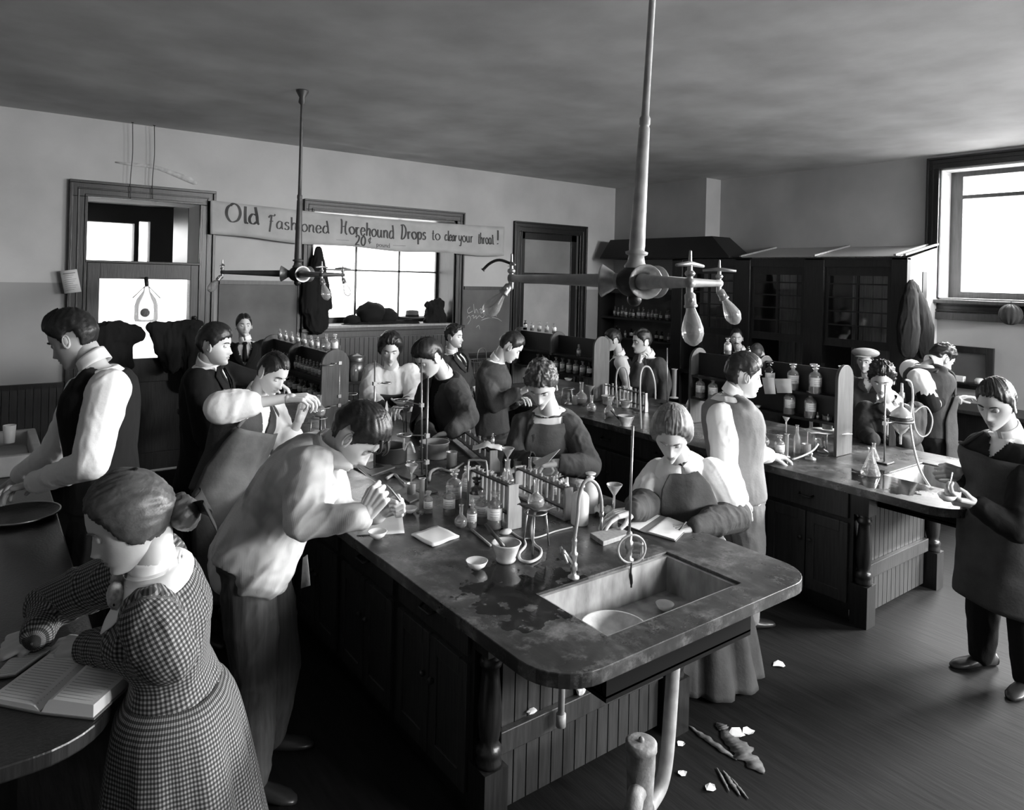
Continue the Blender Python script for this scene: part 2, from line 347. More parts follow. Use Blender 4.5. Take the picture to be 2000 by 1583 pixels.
# blackboards
M_BOARD = mat('worn_blackboard', .12, .75, var=.28, vscale=2.2, bump=.05)
for x0, x1, z0, z1, lb in ((2.12, 3.04, 1.04, 1.99, 'worn grey blackboard between the doorway and the borrowed window'), (5.36, 6.2, 1.04, 1.96, 'worn grey blackboard with faint chalk scribble left of the far door')):
    t = wthing('blackboard', lb, 'blackboard', (x0, YW-.02, z0), 'blackboards on the back wall')
    q = MB(); q.box((x0, YW-.02, z0), (x1, YW-.001, z1)); q.build('slate', M_BOARD, t)
    q = MB(); q.box((x0, YW-.045, z1), (x1, YW-.001, z1+.045)); q.box((x0, YW-.05, z0-.0), (x1, YW-.02, z0+.03)); q.box((x1-.03, YW-.035, z0), (x1, YW-.02, z1)); q.build('board_frame', M_MWOOD, t)
ch = wthing('chalk_writing', 'faint white chalk scribble and underline on the right blackboard', 'writing', (5.6, YW-.022, 1.7)); q = MB()
def bb(px, py): v = aty(px, py, YW-.0225); return v
for pts in ([(918, 600), (913, 606), (915, 612), (923, 608)], [(925, 594), (927, 612), (930, 604), (934, 612)], [(936, 606), (940, 603), (939, 612), (946, 608)], [(912, 622), (916, 617), (919, 624), (913, 634)], [(921, 618), (925, 616), (925, 622), (930, 617), (930, 623), (936, 617), (942, 621), (948, 616), (956, 619), (965, 615), (970, 618)], [(940, 626), (955, 621), (970, 622), (980, 628)], [(930, 640), (935, 636), (937, 644)]):
    q.tube(smoothpath([bb(*p) for p in pts], 4), .0032, 4)
q.build('chalk_strokes', M_CHALK, ch)
# plaster patch and wires over the doorway
pp = MB(); gr = []
for px, py, h in ((225, 317, 2), (245, 320, 5), (265, 322, 6), (285, 324, 6), (310, 329, 7), (335, 338, 9), (360, 348, 11), (378, 355, 12), (385, 359, 3)):
    gr.append([aty(px, py-h*.6, YW-.004), aty(px, py+h*.5, YW-.004)])
pp.sheet(gr); o = pp.build('trim_9', mat('bare_plaster_scar', .5, .9, bump=.4, bscale=40, var=.2, vscale=20), solid=.006); struct(o)
for a, b in (((258, 240), (255, 388)), ((300, 246), (298, 388))):
    p0 = atz(a[0], a[1], ZC); p0.y = 8.12; p1 = aty(b[0], b[1], 8.14)
    t = wthing('hanging_wire', 'thin dark %s wire from the ceiling down to the left doorway head' % ('left-hand' if a[0] < 280 else 'right-hand'), 'wire', p0, 'wires over the doorway'); q = MB(); q.tube(smoothpath([p0, p0.lerp(p1, .4)+Vector((.008, 0, 0)), p0.lerp(p1, .75)-Vector((.006, 0, 0)), p1], 4), .004, 6); q.build('wire', M_IRON, t); q = MB(); q.sphere(p0, .014, 8, 6, (1, 1, .5)); q.build('wire_hook', M_IRON, t)
# ================================================================ worktop material: scratched dark slate/wood with wet stains near the sink
def topmat(name, base, wet=None):
    m = bpy.data.materials.new(name); m.use_nodes = True; nt = m.node_tree; b = nt.nodes['Principled BSDF']; L = nt.links.new
    tc = nt.nodes.new('ShaderNodeTexCoord')
    def noi(sc, det, st=(1, 1, 1), rgh=.6):
        mp = nt.nodes.new('ShaderNodeMapping'); mp.inputs['Scale'].default_value = st; L(tc.outputs['Object'], mp.inputs[0])
        n = nt.nodes.new('ShaderNodeTexNoise'); n.inputs['Scale'].default_value = sc; n.inputs['Detail'].default_value = det; n.inputs['Roughness'].default_value = rgh; L(mp.outputs[0], n.inputs['Vector']); return n.outputs['Fac']
    def ramp(src, stops):
        r = nt.nodes.new('ShaderNodeValToRGB'); e = r.color_ramp.elements; e[0].position, v = stops[0]; e[0].color = (v, v, v, 1); e[1].position, v = stops[-1]; e[1].color = (v, v, v, 1)
        for p, v in stops[1:-1]: x = e.new(p); x.color = (v, v, v, 1)
        L(src, r.inputs[0]); return r.outputs[0]
    def math_(op, a, c):
        n = nt.nodes.new('ShaderNodeMath'); n.operation = op
        for i, q in enumerate((a, c)):
            if isinstance(q, (int, float)): n.inputs[i].default_value = q
            else: L(q, n.inputs[i])
        return n.outputs[0]
    big = ramp(noi(2.2, 8), [(.35, base*.5), (.5, base), (.66, base*2.4)]); fine = ramp(noi(22, 6, (1, .35, 1)), [(.42, .75), (.55, 1.0), (.66, 1.5), (.74, 3.0)]); scuff = ramp(noi(7, 9, (1, 1, 1), .8), [(.50, 0), (.72, .15)])
    c = math_('ADD', math_('MULTIPLY', big, fine), scuff); rgh = ramp(noi(5, 5), [(.3, .22), (.7, .42)])
    if wet:
        g_ = nt.nodes.new('ShaderNodeVectorMath'); g_.operation = 'DISTANCE'; g_.inputs[1].default_value = wet; mp = nt.nodes.new('ShaderNodeMapping'); mp.inputs['Scale'].default_value = (1.0, 1.25, 1); L(tc.outputs['Object'], mp.inputs[0]); L(mp.outputs[0], g_.inputs[0])
        dist = g_.outputs['Value']; msk = math_('ADD', math_('MULTIPLY', dist, 1.0), math_('MULTIPLY', noi(6, 4), 1.1))
        wetm = ramp(msk, [(.80, 1), (.83, 0)]); inv = math_('SUBTRACT', 1.0, math_('MULTIPLY', wetm, .8)); c = math_('MULTIPLY', c, inv); rgh = math_('MULTIPLY', rgh, math_('SUBTRACT', 1.0, math_('MULTIPLY', wetm, .78)))
    L(c, b.inputs['Base Color']); L(rgh, b.inputs['Roughness'])
    bp = nt.nodes.new('ShaderNodeBump'); bp.inputs['Strength'].default_value = .12; bp.inputs['Distance'].default_value = .004; L(noi(40, 6, (1, .4, 1)), bp.inputs['Height']); L(bp.outputs[0], b.inputs['Normal']); return m
ZB = .91
def rounded(x0, y0, x1, y1, rl, rr):
    return arc(x0+rl, y0+rl, rl, 180, 270, 8)+arc(x1-rr, y0+rr, rr, 270, 360, 8)+[(x1, y1), (x0, y1)]
def top_with_hole(name, outline, hole, z0, z1, m, parent, off):
    bm = bmesh.new()
    for z in (z1,):
        vo = [bm.verts.new((x, y, z)) for x, y in outline]; vh = [bm.verts.new((x, y, z)) for x, y in hole]
        es = [bm.edges.new((l[i], l[(i+1) % len(l)])) for l in (vo, vh) for i in range(len(l))]
        bmesh.ops.triangle_fill(bm, use_beauty=True, use_dissolve=False, edges=es)
    fs = list(bm.faces); r = bmesh.ops.extrude_face_region(bm, geom=fs)
    for v in r['geom']:
        if isinstance(v, bmesh.types.BMVert): v.co.z = z0
    bmesh.ops.recalc_face_normals(bm, faces=bm.faces)
    for v in bm.verts: v.co -= off
    me = bpy.data.meshes.new(name); bm.to_mesh(me); bm.free(); me.materials.append(m)
    o = bpy.data.objects.new(name, me); COL.objects.link(o); o.parent = parent
    q = o.modifiers.new('b', 'BEVEL'); q.width = .008; q.segments = 3; q.limit_method = 'ANGLE'; return o
def bench(x0, x1, y0, y1, label, sink, wet, name='laboratory_bench', setb=.65):
    t = wthing(name, label, 'bench', Vector((x0, y0, 0))); off = Vector((x0, y0, 0))
    sx0, sy0, sx1, sy1 = sink; hole = [(sx0-.019, sy0-.019), (sx0-.019, sy1+.019), (sx1+.019, sy1+.019), (sx1+.019, sy0-.019)]
    top_with_hole('worktop', rounded(x0, y0, x1, y1, .19, .17), hole, ZB-.05, ZB, topmat('bench_top', .036, wet), t, off)
    cx0, cx1, cy0, cy1 = x0+.15, x1-.15, y0+setb, y1-.1
    mb = MB(); mb.box((cx0, cy0, .08), (cx1, cy1, ZB-.05)); mb.box((cx0+.04, cy0+.04, 0), (cx1-.04, cy1-.04, .08)); mb.build('cabinet_body', M_DWOOD, t)
    # sink
    zb = .745; s = MB(); w_ = .02
    s.box((sx0-w_, sy0-w_, zb-w_), (sx1+w_, sy1+w_, zb)); s.box((sx0-w_, sy0-w_, zb), (sx0, sy1+w_, ZB-.012)); s.box((sx1, sy0-w_, zb), (sx1+w_, sy1+w_, ZB-.012)); s.box((sx0, sy0-w_, zb), (sx1, sy0, ZB-.012)); s.box((sx0, sy1, zb), (sx1, sy1+w_, ZB-.012))
    s.build('sink', mat('stained_stoneware', .30, .4, var=.55, vscale=12, vstretch=(1, 1, .35), bump=.15, bscale=30), t)
    k_ = MB(); k_.box((sx0-.05, sy0-.05, zb-.045), (sx1+.05, sy1+.05, zb-.022)); k_.box((sx0-.05, sy0-.05, zb-.03), (sx1+.05, sy0-.022, ZB-.05)); k_.box((sx0-.05, sy0-.03, zb-.03), (sx0-.022, sy1+.05, ZB-.05)); k_.box((sx1+.022, sy0-.03, zb-.03), (sx1+.05, sy1+.05, ZB-.05)); k_.build('sink_casing', mat('black_sink_casing', .006, .9, spec=.1), t)
    # end panel of matched boards
    e = MB(); n = 14
    for i in range(n): a = cx0+.12+(cx1-cx0-.24)*i/n; e.box((a+.003, cy0-.02, .03), (a+(cx1-cx0-.24)/n-.003, cy0, ZB-.05))
    e.build('end_panel', M_MWOOD, t)
    r = MB(); r.box((cx0+.1, cy0-.05, .27), (cx1-.12, cy0-.02, .36)); r.build('rail', M_MWOOD, t, bevel=.004)
    for cx in (cx0+.045, cx1-.045):
        c = MB(); cyy = cy0-.045; Mt = Matrix.Translation((cx, cyy, 0))
        c.box((cx-.055, cyy-.055, 0), (cx+.055, cyy+.055, .26)); c.box((cx-.05, cyy-.05, .70), (cx+.05, cyy+.05, ZB-.05))
        c.lathe([(.001, .26), (.05, .26), (.052, .275), (.046, .29), (.05, .305), (.053, .32), (.044, .335), (.036, .345), (.041, .37), (.046, .42), (.047, .48), (.042, .54), (.036, .60), (.033, .635), (.042, .645), (.046, .658), (.040, .67), (.034, .68), (.045, .70), (.001, .70)], 28, Mt)
        c.build('turned_post', M_DWOOD, t)
    # doors and drawers along both long sides
    for side, xs in ((-1, cx0), (1, cx1)):
        n = max(1, int((cy1-cy0)/.62)); wd = (cy1-cy0)/n
        for i in range(n):
            a, b = cy0+i*wd+.03, cy0+(i+1)*wd-.03; X0, X1 = (xs-.018, xs+.002) if side < 0 else (xs-.002, xs+.018)
            d = MB(); d.box((X0, a, .66), (X1, b, .84)); dd = d.build('drawer', M_MWOOD, t, bevel=.004)
            xo = xs+side*.018; k = MB(); k.tube([(xo, (a+b)/2-.05, .745), (xo+side*.03, (a+b)/2-.04, .735), (xo+side*.03, (a+b)/2+.04, .735), (xo, (a+b)/2+.05, .745)], .007, 8); k.build('pull', M_IRON, dd, off)
            for q0, q1, kk in ((a, (a+b)/2-.004, 1), ((a+b)/2+.004, b, 0)):
                d = MB(); d.box((X0, q0, .12), (X1, q0+.055, .63)); d.box((X0, q1-.055, .12), (X1, q1, .63)); d.box((X0, q0+.055, .12), (X1, q1-.055, .19)); d.box((X0, q0+.055, .56), (X1, q1-.055, .63)); d.box((X0+.008 if side < 0 else X0, q0+.05, .18), (X1 if side < 0 else X1-.008, q1-.05, .57)); dd = d.build('door', M_MWOOD, t, bevel=.003)
                k = MB(); yk = q1-.03 if kk else q0+.03; k.sphere((xs+side*.03, yk, .45), .014, 10, 8); k.build('knob', M_IRON, dd, off)
    return t
BX0, BX1, BY0, BY1 = 1.42, 2.895, 1.6, 6.75
bench(BX0, BX1, BY0, BY1, 'central laboratory bench with rounded worktop, open sink and turned posts', (1.79, 1.755, 2.52, 2.11), (.37, .75, .91))
bench(4.33, 5.72, 1.6, 6.75, 'right-hand laboratory bench with cupboards and drawers under a dark worktop', (4.80, 1.78, 5.35, 2.2), (.35, .7, .91))
# left bench, mostly dark
t = wthing('side_bench', 'dark bench along the left edge carrying the open books', 'bench', Vector((-1.3, 2.15, 0)))
mb = MB(); mb.prism([(-1.3, 2.12)]+arc(.33-.2, 2.12+.2, .2, 270, 360, 8)+[(.33, 6.4), (-1.3, 6.4)], .865, .91); mb.build('worktop', M_DWOOD, t, bevel=.006); mb = MB(); mb.box((-1.2, 2.6, 0), (.12, 6.3, .865)); mb.build('cabinet_body', M_DWOOD, t)
t = wthing('stone_trough', 'pale stone trough standing on the left bench at the picture edge', 'sink', Vector((-.3, 5.0, .91)))
mb = MB(); mb.box((-.35, 5.0, .911), (.32, 5.05, 1.03)); mb.box((-.35, 5.75, .911), (.32, 5.8, 1.03)); mb.box((.27, 5.05, .911), (.32, 5.75, 1.03)); mb.box((-.35, 5.05, .911), (-.3, 5.75, 1.03)); mb.box((-.3, 5.05, .911), (.27, 5.75, .94)); mb.build('trough_body', mat('soapstone', .38, .5, var=.2, vscale=6), t, bevel=.008)
t = wthing('rimmed_basin', 'large dark basin with a light wire rim on the left bench', 'basin', Vector((.19, 4.2, .91)))
mb = MB(); mb.lathe([(.001, .0), (.14, 0), (.17, .02), (.172, .02), (.145, -.004+.006), (.001, .006)], 32, Matrix.Translation((.17, 4.18, .911))); mb.build('basin_body', M_IRON, t)
mb = MB(); mb.tube([(.17+.175*math.cos(a), 4.18+.175*math.sin(a), .933) for a in [2*PI*k/36 for k in range(36)]], .0045, 8, closed=True); mb.build('basin_rim', M_STEEL, t)
t = wthing('tumbler', 'white tumbler on the stone trough at the left edge', 'cup', atz(24, 905, 1.03)); c = Vector(t['_o']); c = Vector((c.x, 5.4, 1.03)); t.location = c; t['_o'] = tuple(c)
mb = MB(); mb.lathe([(.001, 0), (.03, 0), (.036, .11), (.033, .11), (.028, .006), (.001, .006)], 20, Matrix.Translation(c)); t.location = c; mb.build('tumbler_body', M_PORC, t)
# ================================================================ bottle racks
def rack(cx, y0, y1, label, tiers=(1.14, 1.33)):
    t = wthing('bottle_rack', label, 'shelf', Vector((cx, y0, ZB))); z1 = 1.54
    for y, lab in ((y0, 'end_board'), (y1, 'end_board'), ((y0+y1)/2, 'divider')):
        hw = .11; prof = [(-hw, ZB+.002 if lab == 'end_board' else 1.31)]+[(hw*math.cos(a), z1-.02-hw*.55+hw*math.sin(a)) for a in [PI-PI*i/14 for i in range(15)]]+[(hw, ZB+.002 if lab == 'end_board' else 1.31)]
        M_ = Matrix(((1, 0, 0, cx), (0, 0, 1, y), (0, 1, 0, 0), (0, 0, 0, 1))); q = MB(); q.prism(prof, -.012, .012, M_); q.build(lab, M_GREYWOOD if lab == 'end_board' else M_MWOOD, t, bevel=.003)
    for z in tiers: q = MB(); q.box((cx-.105, y0+.012, z-.01), (cx+.105, y1-.012, z+.01)); q.build('shelf_board', M_DWOOD, t)
    q = MB(); q.box((cx-.008, y0+.012, tiers[0]), (cx+.008, y1-.012, z1-.01)); q.build('back_board', M_BLACKB, t)
    return t
M_BLACKB = mat('black_painted_board', .012, .5)
rack(2.16, 5.04, 6.44, 'tiered wooden bottle rack on the centre bench crowded with stoppered bottles')
rack(5.07, 5.16, 6.50, 'farther tiered bottle rack on the right bench with a row of labelled bottles')
rack(5.07, 2.64, 3.95, 'nearer tiered bottle rack on the right bench with big white-labelled bottles')
# ================================================================ fume hoods
HX, HZ = 7.84, 2.46; bays = [(3.60, 4.36), (4.60, 5.34), (5.56, 6.42)]
t = wthing('fume_hood', 'long row of dark glazed fume hoods with sloping glass roof along the right wall', 'fume hood', Vector((HX, 3.45, 0)))
posts = [(3.44, 3.60), (4.36, 4.60), (5.34, 5.56), (6.42, 6.60)]
for a, b in posts: q = MB(); q.box((HX, a, 0), (HX+.08, b, HZ)); q.box((HX+.08, a+.04, .9), (XW-.0, a+.065, HZ)); q.build('post', M_DWOOD, t, bevel=.004)
q = MB(); q.box((HX, 3.44, HZ-.02), (HX+.08, 6.6, HZ)); q.box((HX+.01, 3.6, 2.36), (HX+.05, 6.42, 2.44)); q.build('head_rail', M_DWOOD, t)
q = MB(); q.box((HX-.03, 3.44, .88), (XW, 6.6, .93)); q.build('hood_counter', M_DWOOD, t); q = MB(); q.box((HX+.05, 3.46, 0), (XW, 6.58, .88)); q.build('hood_base', M_DWOOD, t)
q = MB(); n = 28
for i in range(n): a = 3.5+(3.05)*i/n; q.box((XW-.03, a+.004, .93), (XW-.01, a+3.05/n-.004, 2.5))
q.build('hood_back_boards', mat('pale_hood_boards', .34, .6, var=.25, vscale=4, vstretch=(10, 10, 1)), t)
for j, (a, b) in enumerate(bays):
    s = MB(); z0, z1 = 1.45, 2.36; X0, X1 = HX+.03, HX+.06
    s.box((X0, a, z0), (X1, b, z0+.09)); s.box((X0, a, z1-.1), (X1, b, z1)); s.box((X0, a, z0+.09), (X1, a+.05, z1-.1)); s.box((X0, b-.05, z0+.09), (X1, b, z1-.1)); s.box((X0, (a+b)/2-.012, z0+.09), (X1, (a+b)/2+.012, z1-.1))
    for k in range(1, 5): zz = z0+.09+(z1-z0-.19)*k/4.6; s.box((X0+.005, a+.05, zz-.008), (X1-.005, b-.05, zz+.008))
    sh = s.build('sash', M_DWOOD, t); g_ = MB(); g_.box((X0+.012, a+.05, z0+.09), (X0+.016, b-.05, z1-.1)); g_.build('sash_glass', M_PANE, sh, Vector(t['_o']))
M_ROOFG = thin_glass('dusty_roof_glass', .9, .3, .05, .22)
def slope(a, b, dz=0, t_=.012):
    return [Vector((HX-.02, a, HZ+dz)), Vector((XW, a, HZ+.15+dz)), Vector((XW, b, HZ+.15+dz)), Vector((HX-.02, b, HZ+dz))]
for a, b in ((3.5, 4.45), (4.5, 5.45)): v = slope(a, b, .012); q = MB(); q.add(v+[p+Vector((0, 0, .006)) for p in v], [(3, 2, 1, 0), (4, 5, 6, 7), (0, 1, 5, 4), (1, 2, 6, 5), (2, 3, 7, 6), (3, 0, 4, 7)]); q.build('roof_glass', M_ROOFG, t)
for y in (3.46, 3.56, 4.475, 5.475): v = slope(y-.012, y+.014, .02); q = MB(); q.add(v+[p+Vector((0, 0, .02)) for p in v], [(3, 2, 1, 0), (4, 5, 6, 7), (0, 1, 5, 4), (1, 2, 6, 5), (2, 3, 7, 6), (3, 0, 4, 7)]); q.build('roof_bar', M_LWOOD, t)
q = MB(); q.box((HX+.08, 3.45, .93), (XW, 3.475, 1.52)); q.build('side_boarding', M_DWOOD, t); q = MB(); q.add([Vector(p) for p in ((HX+.08, 3.45, 1.52), (XW, 3.45, 1.52), (XW, 3.45, HZ+.14), (HX+.08, 3.45, HZ), (HX+.08, 3.475, 1.52), (XW, 3.475, 1.52), (XW, 3.475, HZ+.14), (HX+.08, 3.475, HZ))], [(0, 1, 2, 3), (7, 6, 5, 4), (0, 4, 5, 1), (1, 5, 6, 2), (2, 6, 7, 3), (3, 7, 4, 0)]); q.build('side_wall', mat('white_painted_boards', .62, .5, var=.1), t)
q = MB(); q.box((8.22, 3.44, 1.95), (8.32, 3.452, 2.32)); q.build('side_slot', M_DWOOD, t)
# iron canopy on the chimney breast
t = wthing('metal_canopy', 'black sheet-metal canopy jutting from the chimney breast under the pale flue', 'hood', Vector((7.9, 6.8, 2.45)))
v = [Vector(p) for p in ((7.78, 5.62, 2.49), (8.29, 5.62, 2.49), (8.29, 8.0, 2.49), (7.78, 8.0, 2.49), (7.9, 5.98, 2.77), (8.29, 5.98, 2.77), (8.29, 7.9, 2.77), (7.9, 7.9, 2.77), (7.78, 5.62, 2.47), (8.29, 5.62, 2.47), (8.29, 8.0, 2.47), (7.78, 8.0, 2.47))]
q = MB(); q.add(v, [(4, 5, 6, 7), (0, 1, 5, 4), (1, 2, 6, 5), (2, 3, 7, 6), (3, 0, 4, 7), (8, 9, 1, 0), (9, 10, 2, 1), (10, 11, 3, 2), (11, 8, 0, 3), (11, 10, 9, 8)]); q.build('canopy_shell', mat('black_sheet_iron', .012, .5), t)
# open shelves with reagent bottles
t = wthing('reagent_shelves', 'dark open shelves crowded with small bottles under the metal canopy', 'shelf', Vector((7.98, 7.4, 0)))
mb = MB(); mb.box((7.95, 6.60, 0), (8.28, 6.66, 2.02)); mb.box((7.95, 8.12, 0), (8.28, 8.18, 2.02)); mb.box((7.95, 6.6, 1.94), (8.28, 8.18, 2.02)); mb.build('shelf_case', M_BLACKB, t)
mb = MB(); mb.box((8.26, 6.66, .9), (8.28, 8.12, 1.95)); mb.build('shelf_back', mat('grey_painted_back', .13, .7, var=.2, vscale=4), t)
for z in (1.565, 1.255, .93): mb = MB(); mb.box((7.96, 6.66, z-.03), (8.27, 8.12, z)); mb.build('shelf_board', M_BLACKB, t)
# wall counter under the bright window, framed panel, little shelf
t = wthing('window_counter', 'narrow dark wall counter beneath the bright window at right', 'counter', Vector((8.2, 2.2, 0)))
mb = MB(); mb.box((8.05, 1.2, .87), (XW, 3.4, .91)); mb.build('worktop', M_MWOOD, t, bevel=.005); mb = MB(); mb.box((8.12, 1.3, 0), (XW, 3.35, .87)); mb.build('cabinet_body', M_DWOOD, t)
t = wthing('framed_panel', 'dark framed panel on the wall below the bright window', 'panel', Vector((XW, 3.1, 1.2)))
mb = MB(); a0, a1, z0, z1 = 2.88, 3.45, 1.06, 1.52; w_ = .07; X0 = XW-.04
mb.box((X0, a0, z0), (XW, a0+w_, z1)); mb.box((X0, a1-w_, z0), (XW, a1, z1)); mb.box((X0, a0+w_, z1-w_), (XW, a1-w_, z1)); mb.box((X0, a0+w_, z0), (XW, a1-w_, z0+w_)); mb.build('panel_frame', M_DWOOD, t, bevel=.004); mb = MB(); mb.box((XW-.015, a0+w_, z0+w_), (XW, a1-w_, z1-w_)); mb.build('panel_face', M_BOARD, t)
mb = MB(); mb.box((8.45, 2.8, 1.12), (XW-.05, 3.4, 1.14)); tag(mb.build('wall_shelf', M_DWOOD), 'thin dark shelf holding two white boxes behind the man at the window counter', 'shelf')
for y, lb in ((3.18, 'white carton on the thin shelf, the left one of two'), (2.98, 'rounded white jar on the thin shelf right of the carton')):
    mb = MB()
    if y > 3.1: mb.box((8.48, y-.06, 1.14), (8.55, y+.06, 1.20)); o = mb.build('carton', M_WHITE, bevel=.006); tag(o, lb, 'box')
    else: mb.lathe([(.001, 1.14), (.04, 1.14), (.045, 1.18), (.03, 1.2), (.001, 1.2)], 16, Matrix.Translation((8.51, y, 0))); o = mb.build('jar', M_PORC); tag(o, lb, 'jar')
# round ribbed basket under the window
c = P(1932, 616, 6.9); c.x = XW-.14
mb = MB(); seg = 60; vs = []; fs = []
for i in range(13):
    th = PI*i/12
    for k in range(seg): a = 2*PI*k/seg; r = .105*(1+.035*math.cos(12*a)); vs.append(c+Vector((r*math.sin(th)*math.cos(a), r*math.sin(th)*math.sin(a), r*math.cos(th))))
for i in range(12):
    for k in range(seg): fs.append((i*seg+k, (i+1)*seg+k, (i+1)*seg+(k+1) % seg, i*seg+(k+1) % seg))
t = wthing('ribbed_globe', 'dark round ribbed globe hanging from the sill of the bright window', 'globe', c); mb.add(vs, fs, True); mb.build('globe_body', M_CHAR, t)
mb = MB(); mb.tube([c+Vector((0, 0, .1)), c+Vector((0, 0, .13)), Vector((XW-.06, c.y, 1.87))], .004, 6); mb.build('globe_hook', M_IRON, t)
# ================================================================ banner with brush lettering
def bpt(u, v):        # u 0..1 along, v 0..1 down ; the sheet bows a little and sags
    top = Vector((1.985, 8.09, 2.905)).lerp(Vector((5.955, 8.09, 2.86)), u); bot = Vector((1.99, 8.09, 2.535)).lerp(Vector((5.965, 8.09, 2.445)), u)
    sag = -.035*math.sin(PI*u); p = top.lerp(bot, v); p.z += sag+.010*math.sin(u*19)*v; p.y += .012*math.sin(u*23+v*2)+.008*math.sin(u*61+v*5)-.0*v; return p
t = wthing('paper_banner', 'long paper banner with brushed lettering hung across the back wall', 'banner', bpt(.5, 1))
mb = MB(); mb.sheet([[bpt(i/120, j/8) for i in range(121)] for j in range(9)]); mb.build('banner_sheet', mat('wrinkled_banner_paper', .42, .8, bump=.35, bscale=9, var=.10, vscale=5), t, solid=.003)
W_, H_ = 3.98, .38
G = {   # glyph strokes in a unit box: x 0..w, y 0 (baseline) .. 1 (x-height) .. 1.7 (ascender) ; '~' smooth
 'o': (.9, [[(.45, 1), (.1, .8), (.05, .4), (.35, 0), (.75, .2), (.85, .6), (.6, .95), (.45, 1)]]),
 'l': (.4, [[(.2, 1.7), (.2, .2), (.3, 0), (.4, .1)]]), 'd': (.95, [[(.7, .9), (.35, 1), (.08, .6), (.1, .15), (.4, 0), (.75, .3)], [(.62, 1.75), (.74, .9), (.78, .2), (.92, 0)]]),
 'a': (.95, [[(.75, .9), (.4, 1), (.08, .6), (.12, .12), (.4, 0), (.72, .35), (.75, .95)], [(.75, .95), (.76, .2), (.92, 0)]]),
 's': (.75, [[(.65, .85), (.4, 1), (.15, .8), (.3, .55), (.6, .4), (.55, .08), (.25, 0), (.05, .15)]]),
 'h': (.95, [[(.15, 1.75), (.15, 0)], [(.15, .6), (.45, 1), (.72, .8), (.72, .2), (.88, 0)]]), 'i': (.4, [[(.18, 1), (.18, .15), (.32, 0)], [(.18, 1.35), (.22, 1.42)]]),
 'n': (.95, [[(.12, 1), (.15, 0)], [(.15, .6), (.45, 1), (.72, .8), (.72, .2), (.88, 0)]]), 'e': (.85, [[(.1, .5), (.7, .6), (.6, .95), (.3, 1), (.06, .55), (.2, .05), (.5, 0), (.78, .25)]]),
 'r': (.7, [[(.12, 1), (.15, 0)], [(.15, .6), (.35, .95), (.62, .92)]]), 'u': (.95, [[(.12, 1), (.12, .3), (.35, 0), (.65, .25), (.72, 1)], [(.72, 1), (.74, .2), (.9, 0)]]),
 'p': (.9, [[(.12, 1), (.14, -.7)], [(.14, .6), (.4, 1), (.75, .8), (.75, .3), (.45, 0), (.15, .25)]]), 't': (.6, [[(.3, 1.5), (.28, .2), (.4, 0), (.55, .1)], [(.05, 1.0), (.55, 1.05)]]),
 'c': (.8, [[(.7, .85), (.4, 1), (.08, .6), (.15, .12), (.45, 0), (.72, .2)]]), 'y': (.9, [[(.1, 1), (.15, .4), (.4, .15), (.7, .5)], [(.75, 1), (.7, 0), (.5, -.65), (.15, -.6)]]),
 '!': (.5, [[(.3, 1.8), (.22, .5)], [(.2, .12), (.22, .0)]]), 'O': (1.5, [[(.75, 1.85), (.2, 1.4), (.1, .6), (.5, 0), (1.1, .2), (1.35, .9), (1.15, 1.6), (.7, 1.85), (.45, 1.6)]]),
 'F': (1.1, [[(.5, 1.7), (.42, .6), (.3, -.6)], [(.1, 1.3), (.4, 1.65), (.8, 1.6), (1.0, 1.85)], [(.25, .8), (.75, .9)]]), 'H': (1.5, [[(.2, 1.9), (.35, 1.6), (.35, .2), (.15, 0)], [(1.15, 1.7), (1.0, 1.0), (1.0, .2), (1.25, -.1)], [(.35, .9), (1.0, 1.0)]]),
 'D': (1.35, [[(.35, 1.8), (.4, .9), (.3, -.1)], [(.0, 1.75), (.6, 1.85), (1.1, 1.4), (1.15, .7), (.8, .1), (.3, -.1)]]),
 '2': (1.0, [[(.1, 1.2), (.4, 1.6), (.75, 1.3), (.6, .7), (.1, 0), (.5, .08), (.9, 0)]]), '0': (1.0, [[(.5, 1.6), (.12, 1.1), (.12, .4), (.5, 0), (.85, .4), (.85, 1.1), (.5, 1.6)]]), 'C': (.8, [[(.65, 1.3), (.35, 1.4), (.12, 1.0), (.3, .6), (.65, .7)], [(.45, 1.7), (.35, .3)]]),
 '-': (2.6, [[(0, .5), (2.4, .55)]]), ' ': (.55, [])}
def letter(txt, u0, v0, size, gap=.12, target=None, pen=.016, slope_=0):
    tot = sum(G[c][0]+gap for c in txt); sx = (target-u0)*W_/tot if target else size; ob = MB(); x = u0*W_
    for c in txt:
        wd, st = G[c]
        for s_ in st:
            pts = smoothpath([(x+a*sx, b*size, 0) for a, b in s_], 7); L_ = []; R_ = []
            for i, p in enumerate(pts):
                d = (pts[min(i+1, len(pts)-1)]-pts[max(i-1, 0)]).normalized(); nr = Vector((-d.y, d.x, 0)); ww = pen*1.45*(.35+.65*abs(d.y)**1.2)*.5
                for sgn, lst in ((1, L_), (-1, R_)):
                    q = p+nr*ww*sgn; b = bpt(q.x/W_, v0-q.y/H_+slope_*(q.x/W_-u0)); lst.append(b-Vector((0, .0035, 0)))
            ob.sheet([L_, R_])
        x += (wd+gap)*sx
    return ob
